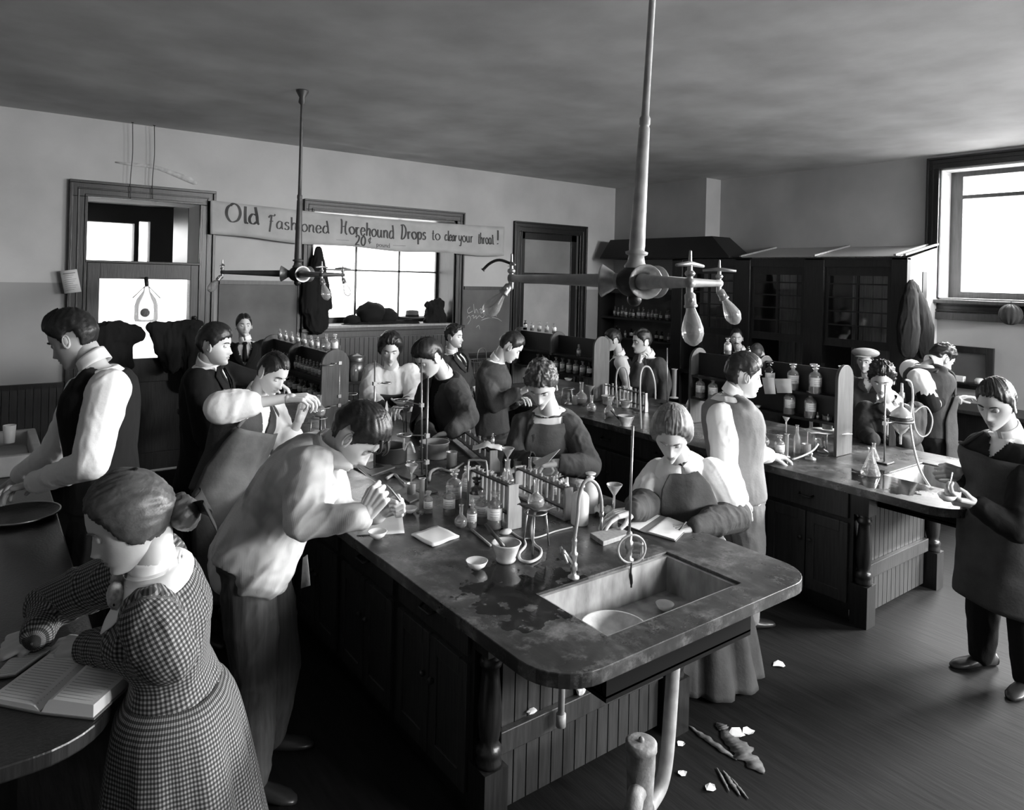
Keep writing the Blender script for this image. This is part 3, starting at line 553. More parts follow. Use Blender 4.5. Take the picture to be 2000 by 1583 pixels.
for txt, u0, u1, v0, sz, pen, nm in (('Old', .04, .135, .58, .115, .022, 'word_old'), ('Fashioned', .155, .345, .62, .085, .015, 'word_fashioned'), ('Horehound', .375, .565, .60, .092, .017, 'word_horehound'), ('Drops', .585, .68, .58, .090, .018, 'word_drops'), ('to', .70, .735, .58, .08, .014, 'word_to'), ('clear', .75, .805, .58, .075, .014, 'word_clear'), ('your', .81, .87, .58, .08, .014, 'word_your'), ('throat', .89, .955, .60, .08, .014, 'word_throat'), ('!', .965, .98, .60, .1, .02, 'word_mark'),
        ('-', .365, .41, .88, .05, .006, 'dash'), ('20', .425, .465, .93, .075, .017, 'price'), ('C', .47, .488, .90, .062, .010, 'cent_sign'), ('pound', .50, .55, .90, .03, .005, 'word_pound'), ('-', .56, .61, .88, .05, .006, 'dash')):
    letter(txt, u0, v0, sz, target=u1, pen=pen, slope_=.03).build('lettering' if 'dash' not in nm else 'dash_mark', M_INK, t)
# notice on the doorway casing
t = wthing('pinned_notice', 'small printed notice pinned crookedly on the left doorway casing', 'notice', Vector((.72, 8.13, 2.0)))
a, b, c_, d = aty(117, 530, 8.12), aty(150, 526, 8.12), aty(159, 570, 8.12), aty(126, 574, 8.12)
mb = MB(); mb.sheet([[a, b], [d, c_]]); mb.build('notice_sheet', mat('notice_paper', .6, .8), t, solid=.004)
mb = MB()
for i in range(9):
    u = .14+.09*i; p0 = a.lerp(d, u).lerp(b.lerp(c_, u), .14); p1 = a.lerp(d, u).lerp(b.lerp(c_, u), .86-.12*(i % 3)); off_ = Vector((0, -.004, 0)); mb.tube([p0+off_, p1+off_], .0018 if i else .004, 4)
mb.build('print_lines', mat('faint_ink', .2, .7), t)
# ================================================================ pendant lamp fittings
def bulb_drop(root, base, direc, L=.19, big=1.0):
    d = Vector(direc).normalized(); x = d.orthogonal().normalized(); y = d.cross(x); M_ = frameM(base, x, y, d)
    q = MB(); q.lathe([(.001, 0), (.009, 0), (.011, .008), (.017, .014), (.018, .045), (.021, .048), (.021, .054), (.016, .056), (.001, .056)], 18, M_); q.sphere(base+x*.022+d*.03, .009, 10, 8); sk = q.build('lamp_socket', M_BRASS, root)
    q = MB(); q.lathe([(.013, .054), (.016, .066), (.026, .092), (.0345, .122), (.0345, .14), (.026, .162), (.011, .174), (.001, .177)], 24, M_); bu = q.build('bulb', M_BULB, root)
    q = MB(); q.tube(smoothpath([base+d*.058+x*.005, base+d*.105+x*.012, base+d*.135+y*.009, base+d*.105-x*.012, base+d*.058-x*.005], 6), .0008, 5); q.build('filament', M_IRON, bu, Vector(root['_o']))
def gas_cock(root, tip, up, bar):
    q = MB(); q.capsule(tip, tip+UPV*.05, .010, .008); q.capsule(tip+UPV*.05, tip+UPV*.10, .007, .004); q.capsule(tip-UPV*.04, tip, .011, .011); q.tube([tip+UPV*.055-bar*.075, tip+UPV*.062, tip+UPV*.055+bar*.075], [.005, .009, .005], 8); q.sphere(tip+UPV*.03, .017, 10, 8, (1, 1, .7)); q.build('gas_cock', M_BRASS, root)
def fixture(label, hub, topz, toppt, arms, M_PIPE=M_PIPE):
    t = wthing('pendant_fixture', label, 'lamp', Vector((hub.x, hub.y, topz)))
    ax = (toppt-hub).normalized(); x = ax.orthogonal().normalized(); M_ = frameM(hub, x, ax.cross(x), ax); H = (toppt-hub).length
    q = MB(); q.lathe([(.001, .04), (.042, .045), (.045, .06), (.034, .075), (.030, .10), (.042, .105), (.044, .115), (.030, .12), (.030, .13), (.031, .14), (.029, .2), (.021, .5*min(1, H/1.5)+.1), (.017, .42*H-.02), (.021, .42*H-.015), (.021, .42*H+.01), (.015, .42*H+.02), (.014, .5*H), (.012, H-.12), (.03, H-.1), (.024, H-.06), (.05, H-.012), (.052, H), (.001, H)], 24, M_); q.build('stem', M_PIPE, t)
    q = MB(); q.sphere(hub, .075, 24, 16, (1, 1, .85)); q.sphere(hub-UPV*.07, .028, 14, 10); q.build('hub', M_IRON, t)
    for (d, L, bd) in arms:
        d = Vector(d).normalized(); tip = hub+d*L; q = MB()
        x = d.orthogonal().normalized(); Ma = frameM(hub, x, d.cross(x), d)
        q.lathe([(.001, .05), (.030, .06), (.032, .085), (.030, .11), (.028, .12), (.015, L-.02), (.018, L-.01), (.016, L+.01), (.001, L+.015)], 18, Ma); a = q.build('arm', M_PIPE, t)
        q = MB(); q.lathe([(.028, .075), (.04, .09), (.062, .125), (.066, .13), (.064, .132), (.03, .09)], 20, Ma); q.build('bell_flange', M_BRASS, a, Vector(t['_o']))
        gas_cock(t, tip, UPV, d.cross(UPV).normalized()*.8+d*.5)
        bulb_drop(t, tip-UPV*.022, bd, big=1.0)
    return t
hub = P(1240, 550, 2.75)
def cam_dir(deg): a = math.radians(deg); return RGT*math.cos(a)+FWD*math.sin(a)
top1 = hub+UPV*(ZC-hub.z)+RGT*.055
f1 = fixture('near ceiling fixture with three arms, gas cocks and hanging bulbs', hub, ZC, top1, [(cam_dir(-82), .54, UPV*-1+RGT*.10), (cam_dir(38), .545, UPV*-1+RGT*.55), (cam_dir(158), .52, UPV*-1-RGT*.75)])
q = MB(); tp = hub+cam_dir(158)*.52; q.tube(smoothpath([tp+UPV*.06, tp+UPV*.075-RGT*.05, tp+UPV*.06-RGT*.09, tp+UPV*.03-RGT*.12], 5), [.006]*15+[.010], 8); q.build('hook_arm', M_IRON, f1)
hub2 = Vector((2.08, 5.66, 2.13))
fixture('far ceiling fixture with three arms and small bulbs, hanging before the banner', hub2, ZC, Vector((2.085, 5.67, ZC)), [(cam_dir(185), .60, UPV*-1-RGT*.8), (cam_dir(-55), .55, UPV*-1+RGT*.3), (cam_dir(62), .55, UPV*-1+RGT*.35)], mat('dark_bronze', .05, .45, var=.2, vscale=20))
# ================================================================ pipes and trap under the sink
t = wthing('drain_trap', 'cast-iron drain trap standing on the floor below the near sink', 'pipe', Vector((2.12, 1.88, 0)))
Mt = Matrix.Translation((2.12, 1.88, 0)); q = MB(); q.lathe([(.001, 0), (.05, 0), (.05, .10), (.052, .14), (.055, .22), (.057, .24), (.057, .30), (.062, .305), (.062, .33), (.05, .335), (.001, .335)], 26, Mt); q.sphere((2.12, 1.88, .34), .012); q.build('trap_body', mat('rusty_cast_iron', .2, .6, var=.4, vscale=18, bump=.35, bscale=50), t)
q = MB(); q.tube(smoothpath([(2.12, 1.88, .14), (2.05, 1.84, .17), (2.0, 1.81, .12), (1.985, 1.80, .0)], 6), .034, 14); q.build('trap_outlet', MATS['rusty_cast_iron'], t)
t = wthing('waste_pipe', 'thick grey waste pipe running down from the near sink to the trap', 'pipe', Vector((2.3, 1.9, 0)))
q = MB(); q.tube(smoothpath([(2.335, 1.90, .72), (2.32, 1.90, .45), (2.30, 1.90, .2), (2.27, 1.90, .09), (2.2, 1.89, .05), (2.175, 1.885, .05)], 6), .028, 16); q.build('pipe_run', M_PIPE, t)
t = wthing('capped_pipe', 'thin grey capped pipe hanging below the worktop before the end boards', 'pipe', Vector((1.94, 2.0, .3)))
q = MB(); q.tube([(1.95, 2.16, .858), (1.945, 2.16, .36)], .014, 12); q.build('pipe_run', M_PIPE, t); q = MB(); q.tube([(1.945, 2.16, .36), (1.945, 2.16, .31)], .021, 12); q.build('pipe_cap', M_PIPE, t)
# ================================================================ apparatus and glassware
M_LIQG = thin_glass('liquid_in_glass', .62, .05, .06, .06); M_LIQK = thin_glass('dark_liquid_in_glass', .12, .05, .06)
def LT(prof, seg=20): q = MB(); q.lathe(prof, seg); return q
LBLDIR = math.atan2(-.8, -.6)
def make_bottle(name, r, h, label=True, glass=None, neck=.33, stopper='flat', liquid=.45, lblm=None, liqm=None, wide=False):
    glass = glass or M_GLASS; t = thing(name, None, None); rn = r*neck; hs = h*.66; hn = h*.86
    p = [(.001, 0), (r*.92, 0), (r, .006), (r, hs*.92), (r*.93, hs), (r*.7, hs+(hn-hs)*.30), (rn, hs+(hn-hs)*.5), (rn, hn-.004), (rn*1.55, hn), (rn*1.55, hn+.006), (rn*.8, hn+.006)]
    LT(p, 24).build('bottle_body', glass, t)
    if liquid: LT([(.001, .004), (r*.93, .004), (r*.93, hs*liquid), (.001, hs*liquid)], 20).build('liquid', liqm or M_LIQG, t)
    if label:
        q = MB(); a0 = LBLDIR-1.25; q.sheet([[(math.cos(a0+2.5*i/14)*(r+.0008), math.sin(a0+2.5*i/14)*(r+.0008), z) for i in range(15)] for z in (hs*.38, hs*.86)]); lb = q.build('label', lblm or M_LABEL, t, solid=.0006, smooth=True)
        q = MB(); 
        for z in (.72, .62, .52): q.sheet([[(math.cos(LBLDIR-.6+(1.2-.2*(z < .6))*i/8)*(r+.0016), math.sin(LBLDIR-.6+(1.2-.2*(z < .6))*i/8)*(r+.0016), hs*z+dz) for i in range(9)] for dz in (0, .0022)])
        q.build('label_lines', MATS.get('faint_ink') or M_INK, lb)
    if stopper == 'flat': LT([(.001, hn-.01), (rn*.85, hn-.01), (rn*.95, hn+.008), (rn*.6, hn+.012), (rn*.7, h-.014), (rn*1.9, h-.010), (rn*2.0, h-.003), (rn*1.6, h), (.001, h)], 18).build('stopper', glass if glass != M_AMBER else M_LIQD, t)
    elif stopper == 'cork': LT([(.001, hn-.01), (rn*.9, hn-.01), (rn*1.0, hn+.015), (.001, hn+.015)], 14).build('stopper', M_CORK, t)
    elif stopper == 'ball': q = LT([(.001, hn-.01), (rn*.85, hn-.01), (rn*.9, hn+.008), (rn*.6, hn+.01)], 14); q.sphere((0, 0, hn+.018), rn*1.25, 12, 8); q.build('stopper', glass, t)
    return t
def put(o, p, label, cat, group=None, rz=0, first=False, sc=1): return place(o, first, p, rz, label, cat, group, sc)
class Proto:
    def __init__(s, mk): s.mk = mk; s.o = None; s.n = 0
    def at(s, p, label, cat, group=None, rz=0, sc=1):
        if s.o is None: s.o = s.mk(); return place(s.o, True, p, rz, label, cat, group, sc)
        c = copy_tree(s.o)
        for k in ('group',):
            if k in c: del c[k]
        c.location = p; c.rotation_euler = (0, 0, rz); c.scale = (sc, sc, sc); return tag(c, label, cat, group)
big = Proto(lambda: make_bottle('reagent_bottle', .042, .20))
bigd = Proto(lambda: make_bottle('dark_bottle', .042, .20, glass=M_AMBER, liqm=M_LIQK))
med = Proto(lambda: make_bottle('reagent_bottle', .030, .145))
medd = Proto(lambda: make_bottle('dark_bottle', .030, .15, glass=M_AMBER, liqm=M_LIQK))
sml = Proto(lambda: make_bottle('vial_bottle', .020, .10, neck=.4, stopper='ball'))
milk = Proto(lambda: make_bottle('milk_white_bottle', .045, .22, glass=mat('milk_glass', .75, .25), label=False, liquid=0))
sbot = Proto(lambda: make_bottle('small_bottle', .017, .10, neck=.4, stopper='cork', lblm=M_LABEL))
def make_dish():
    t = thing('evaporating_dish', None, None); LT([(.001, 0), (.018, 0), (.034, .016), (.045, .036), (.047, .036), (.036, .014), (.02, -.003+.006), (.001, .004)], 26).build('dish_body', M_PORC, t); return t
dish = Proto(make_dish)
def make_mortar():
    t = thing('mortar', None, None); LT([(.001, 0), (.040, 0), (.044, .008), (.040, .014), (.050, .04), (.062, .075), (.066, .08), (.060, .082), (.048, .05), (.03, .022), (.001, .018)], 30).build('mortar_body', M_PORCD, t); return t
mortar = Proto(make_mortar)
def make_beaker(r=.03, h=.085):
    t = thing('beaker', None, None); LT([(.001, .001), (r, .001), (r, h-.004), (r*1.12, h), (r*1.10, h), (r*.95, h-.008), (r*.95, .004), (.001, .004)], 24).build('beaker_wall', M_GLASS2, t); LT([(.001, .004), (r*.93, .004), (r*.93, h*.35), (.001, h*.35)], 20).build('liquid', M_LIQG, t); return t
beaker = Proto(make_beaker)
def make_flask(kind='round'):
    t = thing(kind+'_flask', None, None)
    if kind == 'round': p = [(.001, 0)]+[(.04*math.sin(a), .04-.04*math.cos(a)) for a in [math.radians(15+15*i) for i in range(10)]]+[(.012, .085), (.012, .14), (.016, .143), (.012, .146)]
    elif kind == 'conical': p = [(.001, 0), (.05, 0), (.053, .008), (.017, .105), (.014, .12), (.014, .15), (.018, .155), (.013, .157)]
    else: p = [(.001, 0), (.022, 0), (.024, .01), (.024, .12), (.012, .15), (.011, .21), (.015, .214), (.011, .216)]
    LT(p, 26).build('flask_body', M_GLASS, t)
    if kind != 'tall': LT([(.001, .004), (.028, .006), (.036 if kind == 'round' else .045, .03), (.001, .031)], 20).build('liquid', M_LIQG, t)
    return t
rfl = Proto(lambda: make_flask('round')); cfl = Proto(lambda: make_flask('conical')); tfl = Proto(lambda: make_flask('tall'))
def make_cyl():
    t = thing('measuring_cylinder', None, None); LT([(.001, 0), (.032, 0), (.032, .006), (.012, .012), (.016, .016), (.016, .20), (.024, .206), (.015, .206), (.014, .02), (.001, .018)], 22).build('cylinder_wall', M_GLASS2, t); return t
cyl = Proto(make_cyl)
def make_funnel():
    t = thing('glass_funnel', None, None); LT([(.0035, 0), (.005, .0), (.005, .075), (.036, .125), (.037, .127), (.034, .126), (.0035, .08)], 24).build('funnel_cone', M_GLASS2, t); return t
fun = Proto(make_funnel)
def make_tube(): q = LT([(.001, 0), (.004, .001), (.007, .005), (.008, .012), (.008, .148), (.0098, .151), (.007, .151), (.0068, .012), (.001, .004)], 14); return q.build('test_tube', M_GLASS2, smooth=True)
TT = make_tube(); TTused = [0]
def test_tube(p, label, group, sc=1, tilt=0):
    o = TT if not TTused[0] else TT.copy()
    if TTused[0]: COL.objects.link(o)
    TTused[0] = 1; o.location = p; o.scale = (sc, sc, sc); o.rotation_euler = (tilt, tilt*.5, 0); tag(o, label, 'test tube', group)
def vec(v, z=None): return Vector((v.x, v.y, v.z if z is None else z))
def tube_rack(name, label, nb, ft, h, n, width, glabel, wood=None, endw=.07, rails=(.35, 1.0), skip=()):
    wood = wood or M_LWOOD; b = atz(*nb); f = atz(ft[0], ft[1], ZB+h); d = Vector((f.x-b.x, f.y-b.y, 0)); L = d.length; d.normalize(); s_ = d.cross(UPV); t = wthing(name, label, 'rack', b)
    M_ = frameM(b, s_, d, UPV)
    for yy, nm in ((0, 'end_board'), (L, 'end_board')):
        q = MB(); hw = endw/2; Mp = frameM(b+d*yy, s_, UPV, d); q.prism([(-hw, .001), (hw, .001), (hw, h*.5), (hw*.45, h*.75), (hw*.45, h+.012), (-hw, h+.012)], -.006, .006, Mp); q.build(nm, wood, t, bevel=.002)
    for k, rz_ in enumerate(rails): q = MB(); q.box((-width/2-.004, 0, h*rz_-.004), (width/2-.004, L, h*rz_+.004), M_); q.build('tube_rail', M_MWOOD, t)
    q = MB(); q.box((-endw/2, 0, .001), (endw/2, L, .012), M_); q.build('rack_foot', wood, t)
    for i in range(n):
        if i in skip: continue
        u = (i+.8)/(n+.6); p = b+d*(L*u)+UPV*(.014+.0); p = p+s_*(.0 if i % 2 else .0); test_tube(p+UPV*(h*rails[0]*.0), glabel, glabel.split(' standing')[0]+'s '+str(round(b.x, 1)) if False else glabel, 1.0+.25*(h/.17-1)*0+(h-.15)/.15*.9+.05*(i % 3))
    return t
tube_rack('test_tube_rack', 'long wooden test-tube rack beside the stoppered bottles, tall pale end board', (1004, 1034), (927, 917), .21, 9, .05, 'test tubes standing in the wooden rack beside the stoppered bottles', endw=.085)
tube_rack('test_tube_rack', 'wooden test-tube rack nearest the milk-white bottle with a curved end board', (1112, 1016), (1016, 914), .155, 8, .045, 'test tubes standing in the rack next to the milk-white bottle', endw=.07)
tube_rack('test_tube_rack', 'wooden test-tube rack with white filter paper draped over one end', (966, 924), (893, 829), .13, 7, .045, 'test tubes standing in the rack below the boy in the dark jacket', endw=.07)
# metal rack with tubes on the second bench and rack on the right bench
tube_rack('wire_tube_rack', 'light rack full of test tubes between the hose arches on the second bench', (1262, 806), (1184, 752), .17, 10, .03, 'test tubes standing in the rack between the hose arches', wood=M_STEEL, endw=.04)
tube_rack('wire_tube_rack', 'rack of thin test tubes beside the big globe funnel at right', (1742, 872), (1682, 792), .17, 12, .03, 'test tubes standing in the rack beside the globe funnel', wood=M_MWOOD, endw=.05)
# ---- bottle cluster on the near bench
big.at(atz(886, 990)-Vector((0, 0, 0)), 'tall stoppered clear bottle at the back left of the near bottle cluster', 'bottle')
med.at(atz(877, 1006), 'clear bottle with lettered label at the left end of the near cluster', 'bottle', sc=1.05)
rfl.at(atz(900, 1032)-UPV*.0, 'small round flask of liquid between two bottles of the near cluster', 'flask', sc=.8)
sml.at(atz(921, 1030), 'small square-labelled bottle nearest the pestle, front of the cluster', 'bottle', sc=1.25)
bigd.at(atz(930, 1004), 'dark-glass bottle with black stopper in the middle of the near cluster', 'bottle', sc=.95)
big.at(atz(966, 1031), 'wide clear bottle with large white label at the right of the near cluster', 'bottle', sc=.9)
med.at(atz(940, 1022), 'white-labelled bottle just left of the wide labelled bottle', 'bottle', sc=1.1)
med.at(atz(912, 960), 'clear bottle behind the dark-stoppered bottle near the bent tube', 'bottle')
milk.at(atz(1132, 1024), 'milk-white stoppered bottle behind the swan-neck tap', 'bottle', sc=1.0)
milk.at(atz(1152, 1000), 'second milk-white bottle behind the first, in front of the aproned woman', 'bottle', sc=.95)
cfl.at(atz(990, 955), 'conical flask with a funnel on top behind the long test-tube rack', 'flask', sc=1.1)
f_ = atz(990, 955); fun.at(f_+UPV*.105, 'glass funnel standing in the neck of the conical flask', 'funnel', sc=1.05)
tfl.at(atz(987, 985), 'tall narrow flask in the crowded middle of the bench', 'flask', sc=.9)
beaker.at(atz(882, 912), 'clear beaker standing alone left of the bottle cluster', 'beaker', sc=1.15)
beaker.at(atz(1012, 925), 'beaker beside the crossed arms of the man in the open jacket', 'beaker', sc=1.0)
beaker.at(atz(1196, 1037), 'small beaker under the funnel by the notebook', 'beaker', sc=.85)
fun.at(atz(1198, 1030)+UPV*.075+Vector((0, 0, 0)), 'glass funnel standing in the small beaker by the notebook', 'funnel', sc=1.1)
cyl.at(atz(823, 1000), 'upright measuring cylinder left of the bottle cluster', 'cylinder', sc=.85)
med.at(atz(836, 1003), 'squat clear bottle in front of the tall ring stands', 'bottle', sc=.8)
beaker.at(atz(803, 968), 'beaker on the slate under the thin funnel stem', 'beaker', sc=.8)
dish.at(atz(931, 1112)+UPV*.001, 'white evaporating dish standing alone before the mortar', 'dish', sc=1.0)
dish.at(atz(800, 1003), 'white dish beside the measuring cylinder', 'dish', sc=.85)
dish.at(atz(737, 1052), 'shallow white dish on the bench edge under the blowpipe', 'dish', sc=.95)
m_ = mortar.at(atz(988, 1096), 'stained porcelain mortar with a wooden pestle near the sink', 'mortar', sc=1.0)
pm = atz(988, 1096); t = wthing('pestle', 'wooden pestle leaning in the stained mortar near the sink', 'pestle', pm+UPV*.03)
q = MB(); a = P(948, 1024, (pm-O0).dot(FWD)+.02); q.tube([pm+UPV*.03+cdir(90)*.012, (pm+UPV*.05).lerp(a, .3), a], [.013, .009, .007], 10); q.build('pestle_shaft', M_MWOOD, t)
for mk, px, py, lb, s_ in ((big, 912, 972, 'clear bottle with pale label behind the lettered bottle of the near cluster', .8), (big, 955, 985, 'tall clear bottle half hidden behind the black-stoppered bottle', .9), (med, 985, 1008, 'small labelled bottle tucked against the tall rack end board', .85), (tfl, 1034, 950, 'narrow flask behind the gauze tripod', .8), (beaker, 1062, 968, 'small beaker right of the narrow flask behind the tripod', .8), (beaker, 1008, 965, 'beaker between the two wooden racks', .9), (sml, 1085, 975, 'tiny stoppered bottle inside the row of the second rack', 1.2), (cfl, 1048, 935, 'conical flask by the crumpled white paper', .75)): mk.at(atz(px, py), lb, 'glassware' if mk in (tfl, cfl) else 'bottle' if mk in (big, med, sml) else 'beaker', sc=s_)
for px, py, r_, lb in ((1008, 925, .05, 'crumpled white filter paper between the racks and the man in the open jacket'), (1096, 948, .045, 'crumpled white filter paper over the second rack'), (1178, 1000, .05, 'crumpled white cloth beside the funnel stem')):
    c = atz(px, py, ZB+.012); t = wthing('crumpled_paper', lb, 'paper', c); q = MB(); q.sheet([[c+RGT*(r_*(i/9-.5)*2)+FWD*(r_*(j/9-.5)*2)+UPV*(.012+.05*noise.noise(Vector((i*.45+px, j*.45, 2)))) for i in range(10)] for j in range(10)]); q.build('paper_leaf', M_PAPER, t, solid=.002)
# paper and boards
def paper(name, quad, label, cat='paper', m=None, z=ZB+.002, th=.003):
    pts = [atz(x, y, z) for x, y in quad]; c = sum(pts, Vector())/4; t = wthing(name, label, cat, c); q = MB(); n = 8
    q.sheet([[pts[0].lerp(pts[1], i/n).lerp(pts[3].lerp(pts[2], i/n), j/n)+UPV*(.0015*math.sin(i*1.3+j)) for i in range(n+1)] for j in range(n+1)]); q.build('paper_sheet', m or M_PAPER, t, solid=th); return t
paper('notepad', [(803, 1045), (855, 1028), (897, 1048), (845, 1068)], 'white square notepad lying alone on the near bench', 'notepad', th=.008, z=ZB+.006)
paper('paper_sheet', [(697, 1046), (706, 1003), (784, 995), (790, 1042)], 'white sheet under the elbow and hands of the young man with the blowpipe')
paper('paper_sheet', [(490, 907), (520, 884), (548, 882), (522, 910)], 'white paper at the bench edge beside the aproned pouring man')
paper('paper_sheet', [(1075, 905), (1120, 925), (1062, 940), (1030, 918)], 'crumpled white paper in front of the tousled man')
pt = [P(1040, 903, 4.25), P(1094, 878, 4.2), P(1072, 902, 4.15), P(1050, 912, 4.2)]; t = wthing('folded_paper', 'grey folded paper held in the hands of the tousled man', 'paper', pt[0]); q = MB(); q.add(pt, [(0, 1, 2, 3)]); q.build('paper_leaf', M_PAPERG, t, solid=.003)
t = wthing('wooden_board', 'small scrubbed wooden board lying under the funnel by the sink', 'board', atz(1190, 1060)); b4 = [atz(x, y, ZB) for x, y in ((1152, 1050), (1208, 1038), (1232, 1050), (1178, 1068))]; q = MB(); q.add(b4+[v+UPV*.022 for v in b4], [(0, 1, 2, 3), (7, 6, 5, 4), (0, 4, 5, 1), (1, 5, 6, 2), (2, 6, 7, 3), (3, 7, 4, 0)]); q.build('board_slab', M_LWOOD, t, bevel=.003)
for nm, quad, lb in (('slate', ((768, 965), (800, 950), (835, 968), (800, 985)), 'thin dark slate square under the beaker and funnel stem'), ('slate', ((690, 915), (740, 900), (772, 915), (725, 932)), 'flat dark slab at the foot of the left ring stand'), ('slate', ((762, 925), (792, 915), (830, 922), (802, 940)), 'small pale slab behind the plaster-coated hose ends')):
    b4 = [atz(x, y, ZB) for x, y in quad]; t = wthing('slate_slab', lb, 'slab', b4[0]); q = MB(); q.add(b4+[v+UPV*.01 for v in b4], [(0, 1, 2, 3), (7, 6, 5, 4), (0, 4, 5, 1), (1, 5, 6, 2), (2, 6, 7, 3), (3, 7, 4, 0)]); q.build('slab', mat('slate_grey', .10, .5, var=.3, vscale=12), t, bevel=.002)
def open_book(label, s0, s1, r0, r1, l0, l1, thick, ruled=True, z=ZB):
    S0, S1, R0, R1, L0, L1 = [atz(*p, z) for p in (s0, s1, r0, r1, l0, l1)]; t = wthing('open_book', label, 'book', S0); up = UPV
    def leaf(a0, a1, b0, b1, th, nm, m, extra=0, z0=0):
        n = 14; top = []
        for j in range(n+1):
            u = j/n; h = th*(math.sin(min(1, u*5)*PI/2))*(1-.12*u)+z0; top.append((a0.lerp(b0, u)+up*h, a1.lerp(b1, u)+up*h))
        q = MB(); vs = []; fs = []
        for p, r in top: vs += [p, r]
        k = len(vs)
        for (p, r), j in zip(top, range(n+1)): vs += [Vector((p.x, p.y, z+z0+.004)), Vector((r.x, r.y, z+z0+.004))]
        for j in range(n): a = 2*j; fs += [(a, a+1, a+3, a+2), (k+a, k+a+2, k+a+3, k+a+1), (a, a+2, k+a+2, k+a), (a+1, k+a+1, k+a+3, a+3)]
        fs += [(2*n, 2*n+1, k+2*n+1, k+2*n)]; q.add(vs, fs, False); o = q.build(nm, m, t)
        if ruled:
            q = MB()
            for i in range(16):
                w_ = .06+.055*i; q.tube([(a0.lerp(a1, w_)).lerp(b0.lerp(b1, w_), u)+up*(th*math.sin(min(1, u*5)*PI/2)*(1-.12*u)+z0+.0006) for u in (.12, .25, .5, .75, .92)], .0006, 3)
            q.build('ruled_lines', mat('pale_rule', .35, .8), o, Vector(t['_o']))
    q = MB(); ctr = (S0+S1+R0+R1+L0+L1)/6; pts = [ctr+(p-ctr)*1.035 for p in (S0, R0, R1, S1, L1, L0)]; q.add([p+up*.001 for p in pts]+[p+up*.005 for p in pts], [tuple(range(5, -1, -1)), tuple(range(6, 12))]+[(i, (i+1) % 6, 6+(i+1) % 6, 6+i) for i in range(6)]); q.build('cover', mat('book_cloth', .18, .7), t)
    leaf(S0, S1, R0, R1, thick, 'right_pages', M_PAPER); leaf(S0, S1, L0, L1, thick*.45, 'left_pages', M_PAPER); return t
open_book('thick open ledger overhanging the bench corner in front of the checked-dress woman', (80, 1395), (180, 1297), (182, 1406), (284, 1312), (-20, 1375), (96, 1288), .045)
open_book('thin notebook half out of frame under the writing hand of the checked-dress woman', (-20, 1330), (40, 1262), (30, 1322), (103, 1270), (-70, 1325), (-20, 1260), .010)
open_book('open notebook in which the woman in the apron is writing', (1258, 1041), (1298, 1012), (1318, 1058), (1346, 1030), (1204, 1021), (1250, 998), .012, ruled=False)
# pencils
for a, b, lb in ((P(1340, 1020, 3.48), P(1326, 1036, 3.44), 'dark pencil in the fingers of the woman writing beside the sink'), (P(62, 1230, 2.33), P(40, 1270, 2.33), 'dark pen in the fingers of the woman in the checked dress')):
    t = wthing('pencil', lb, 'pencil', a); q = MB(); q.tube([a, b], [.004, .0025], 6); q.build('pencil_shaft', M_INK, t)
# ---- swan-neck tap, service cock with hose ring, tripod
def dep(p): return (p-O0).dot(FWD)
b = atz(1120, 1130); d = dep(b); t = wthing('swan_neck_tap', 'slender swan-neck tap with lever beside the near sink', 'tap', b)
q = MB(); q.lathe([(.001, 0), (.024, 0), (.024, .008), (.012, .014), (.010, .03), (.015, .035), (.015, .06), (.011, .065), (.013, .09), (.016, .095), (.016, .105), (.010, .11), (.010, .15), (.012, .155), (.009, .165), (.001, .165)], 18, Matrix.Translation(b)); q.tube([b+UPV*.05, P(1104, 1082, d-.02), P(1098, 1076, d-.03)], .008, 8); q.sphere(P(1100, 1079, d-.02), .012, 10, 8); q.build('tap_body', M_BRASS, t)
q = MB(); q.tube([P(1095, 1068, d-.02), P(1100, 1082, d-.02), P(1108, 1100, d-.05)], [.005, .008, .006], 8); q.build('lever', M_BRASS, t)
tp = b+UPV*.16; path = [tp, P(1128, 1010, d+.0), P(1131, 972, d+.01), P(1140, 944, d+.02), P(1153, 938, d+.03), P(1167, 950, d+.04), P(1174, 975, d+.05), P(1175, 1000, d+.05)]
q = MB(); pp_ = smoothpath(path, 6); q.tube(pp_, .0075, 12); q.build('swan_neck', M_PIPE, t); q = MB(); e = path[-1]; q.tube([e, e-UPV*.02], .010, 10); q.tube([e-UPV*.02, e-UPV*.075], .006, 10); q.build('nozzle', M_STEEL, t)
b = atz(1228, 1096); d = dep(b); t = wthing('service_cock', 'upright service cock with tall rod and hose ring behind the near sink', 'tap', b)
q = MB(); q.lathe([(.001, 0), (.022, 0), (.022, .008), (.013, .014), (.013, .05), (.018, .055), (.018, .085), (.012, .09), (.014, .12), (.010, .13), (.001, .13)], 18, Matrix.Translation(b)); q.capsule(b+UPV*.075, b+UPV*.075+RGT*.055, .009, .009); q.capsule(b+UPV*.075+RGT*.055+UPV*.02, b+UPV*.01+RGT*.058, .005, .008); q.build('cock_body', M_BRASS, t)
q = MB(); top = P(1236, 832, d+.01); q.tube([b+UPV*.12, top], .0055, 10); q.build('rod', M_STEEL, t)
q = MB(); c = P(1234, 1073, d-.04); r = 27/FPX*d; q.tube([c+CR*r*math.cos(a)+CU*r*math.sin(a)+FWD*.01*math.cos(a) for a in [2*PI*k/40 for k in range(40)]], .0048, 10, closed=True); q.build('hose_ring', M_RUBBER, t)
q = MB(); q.tube(smoothpath([P(1234, 1100, d-.05), P(1232, 1115, d-.06), P(1233, 1135, d-.05), P(1233, 1148, d-.05)], 4), [.004]*6+[.007]*4+[.004]*3, 8); q.build('hose_end', M_IRON, t)
ta, tb_, tc_ = atz(1022, 1062), atz(1040, 1086), atz(1072, 1066); zt = .165; t = wthing('tripod', 'thin iron tripod carrying wire gauze beside the mortar', 'tripod', (ta+tb_+tc_)/3)
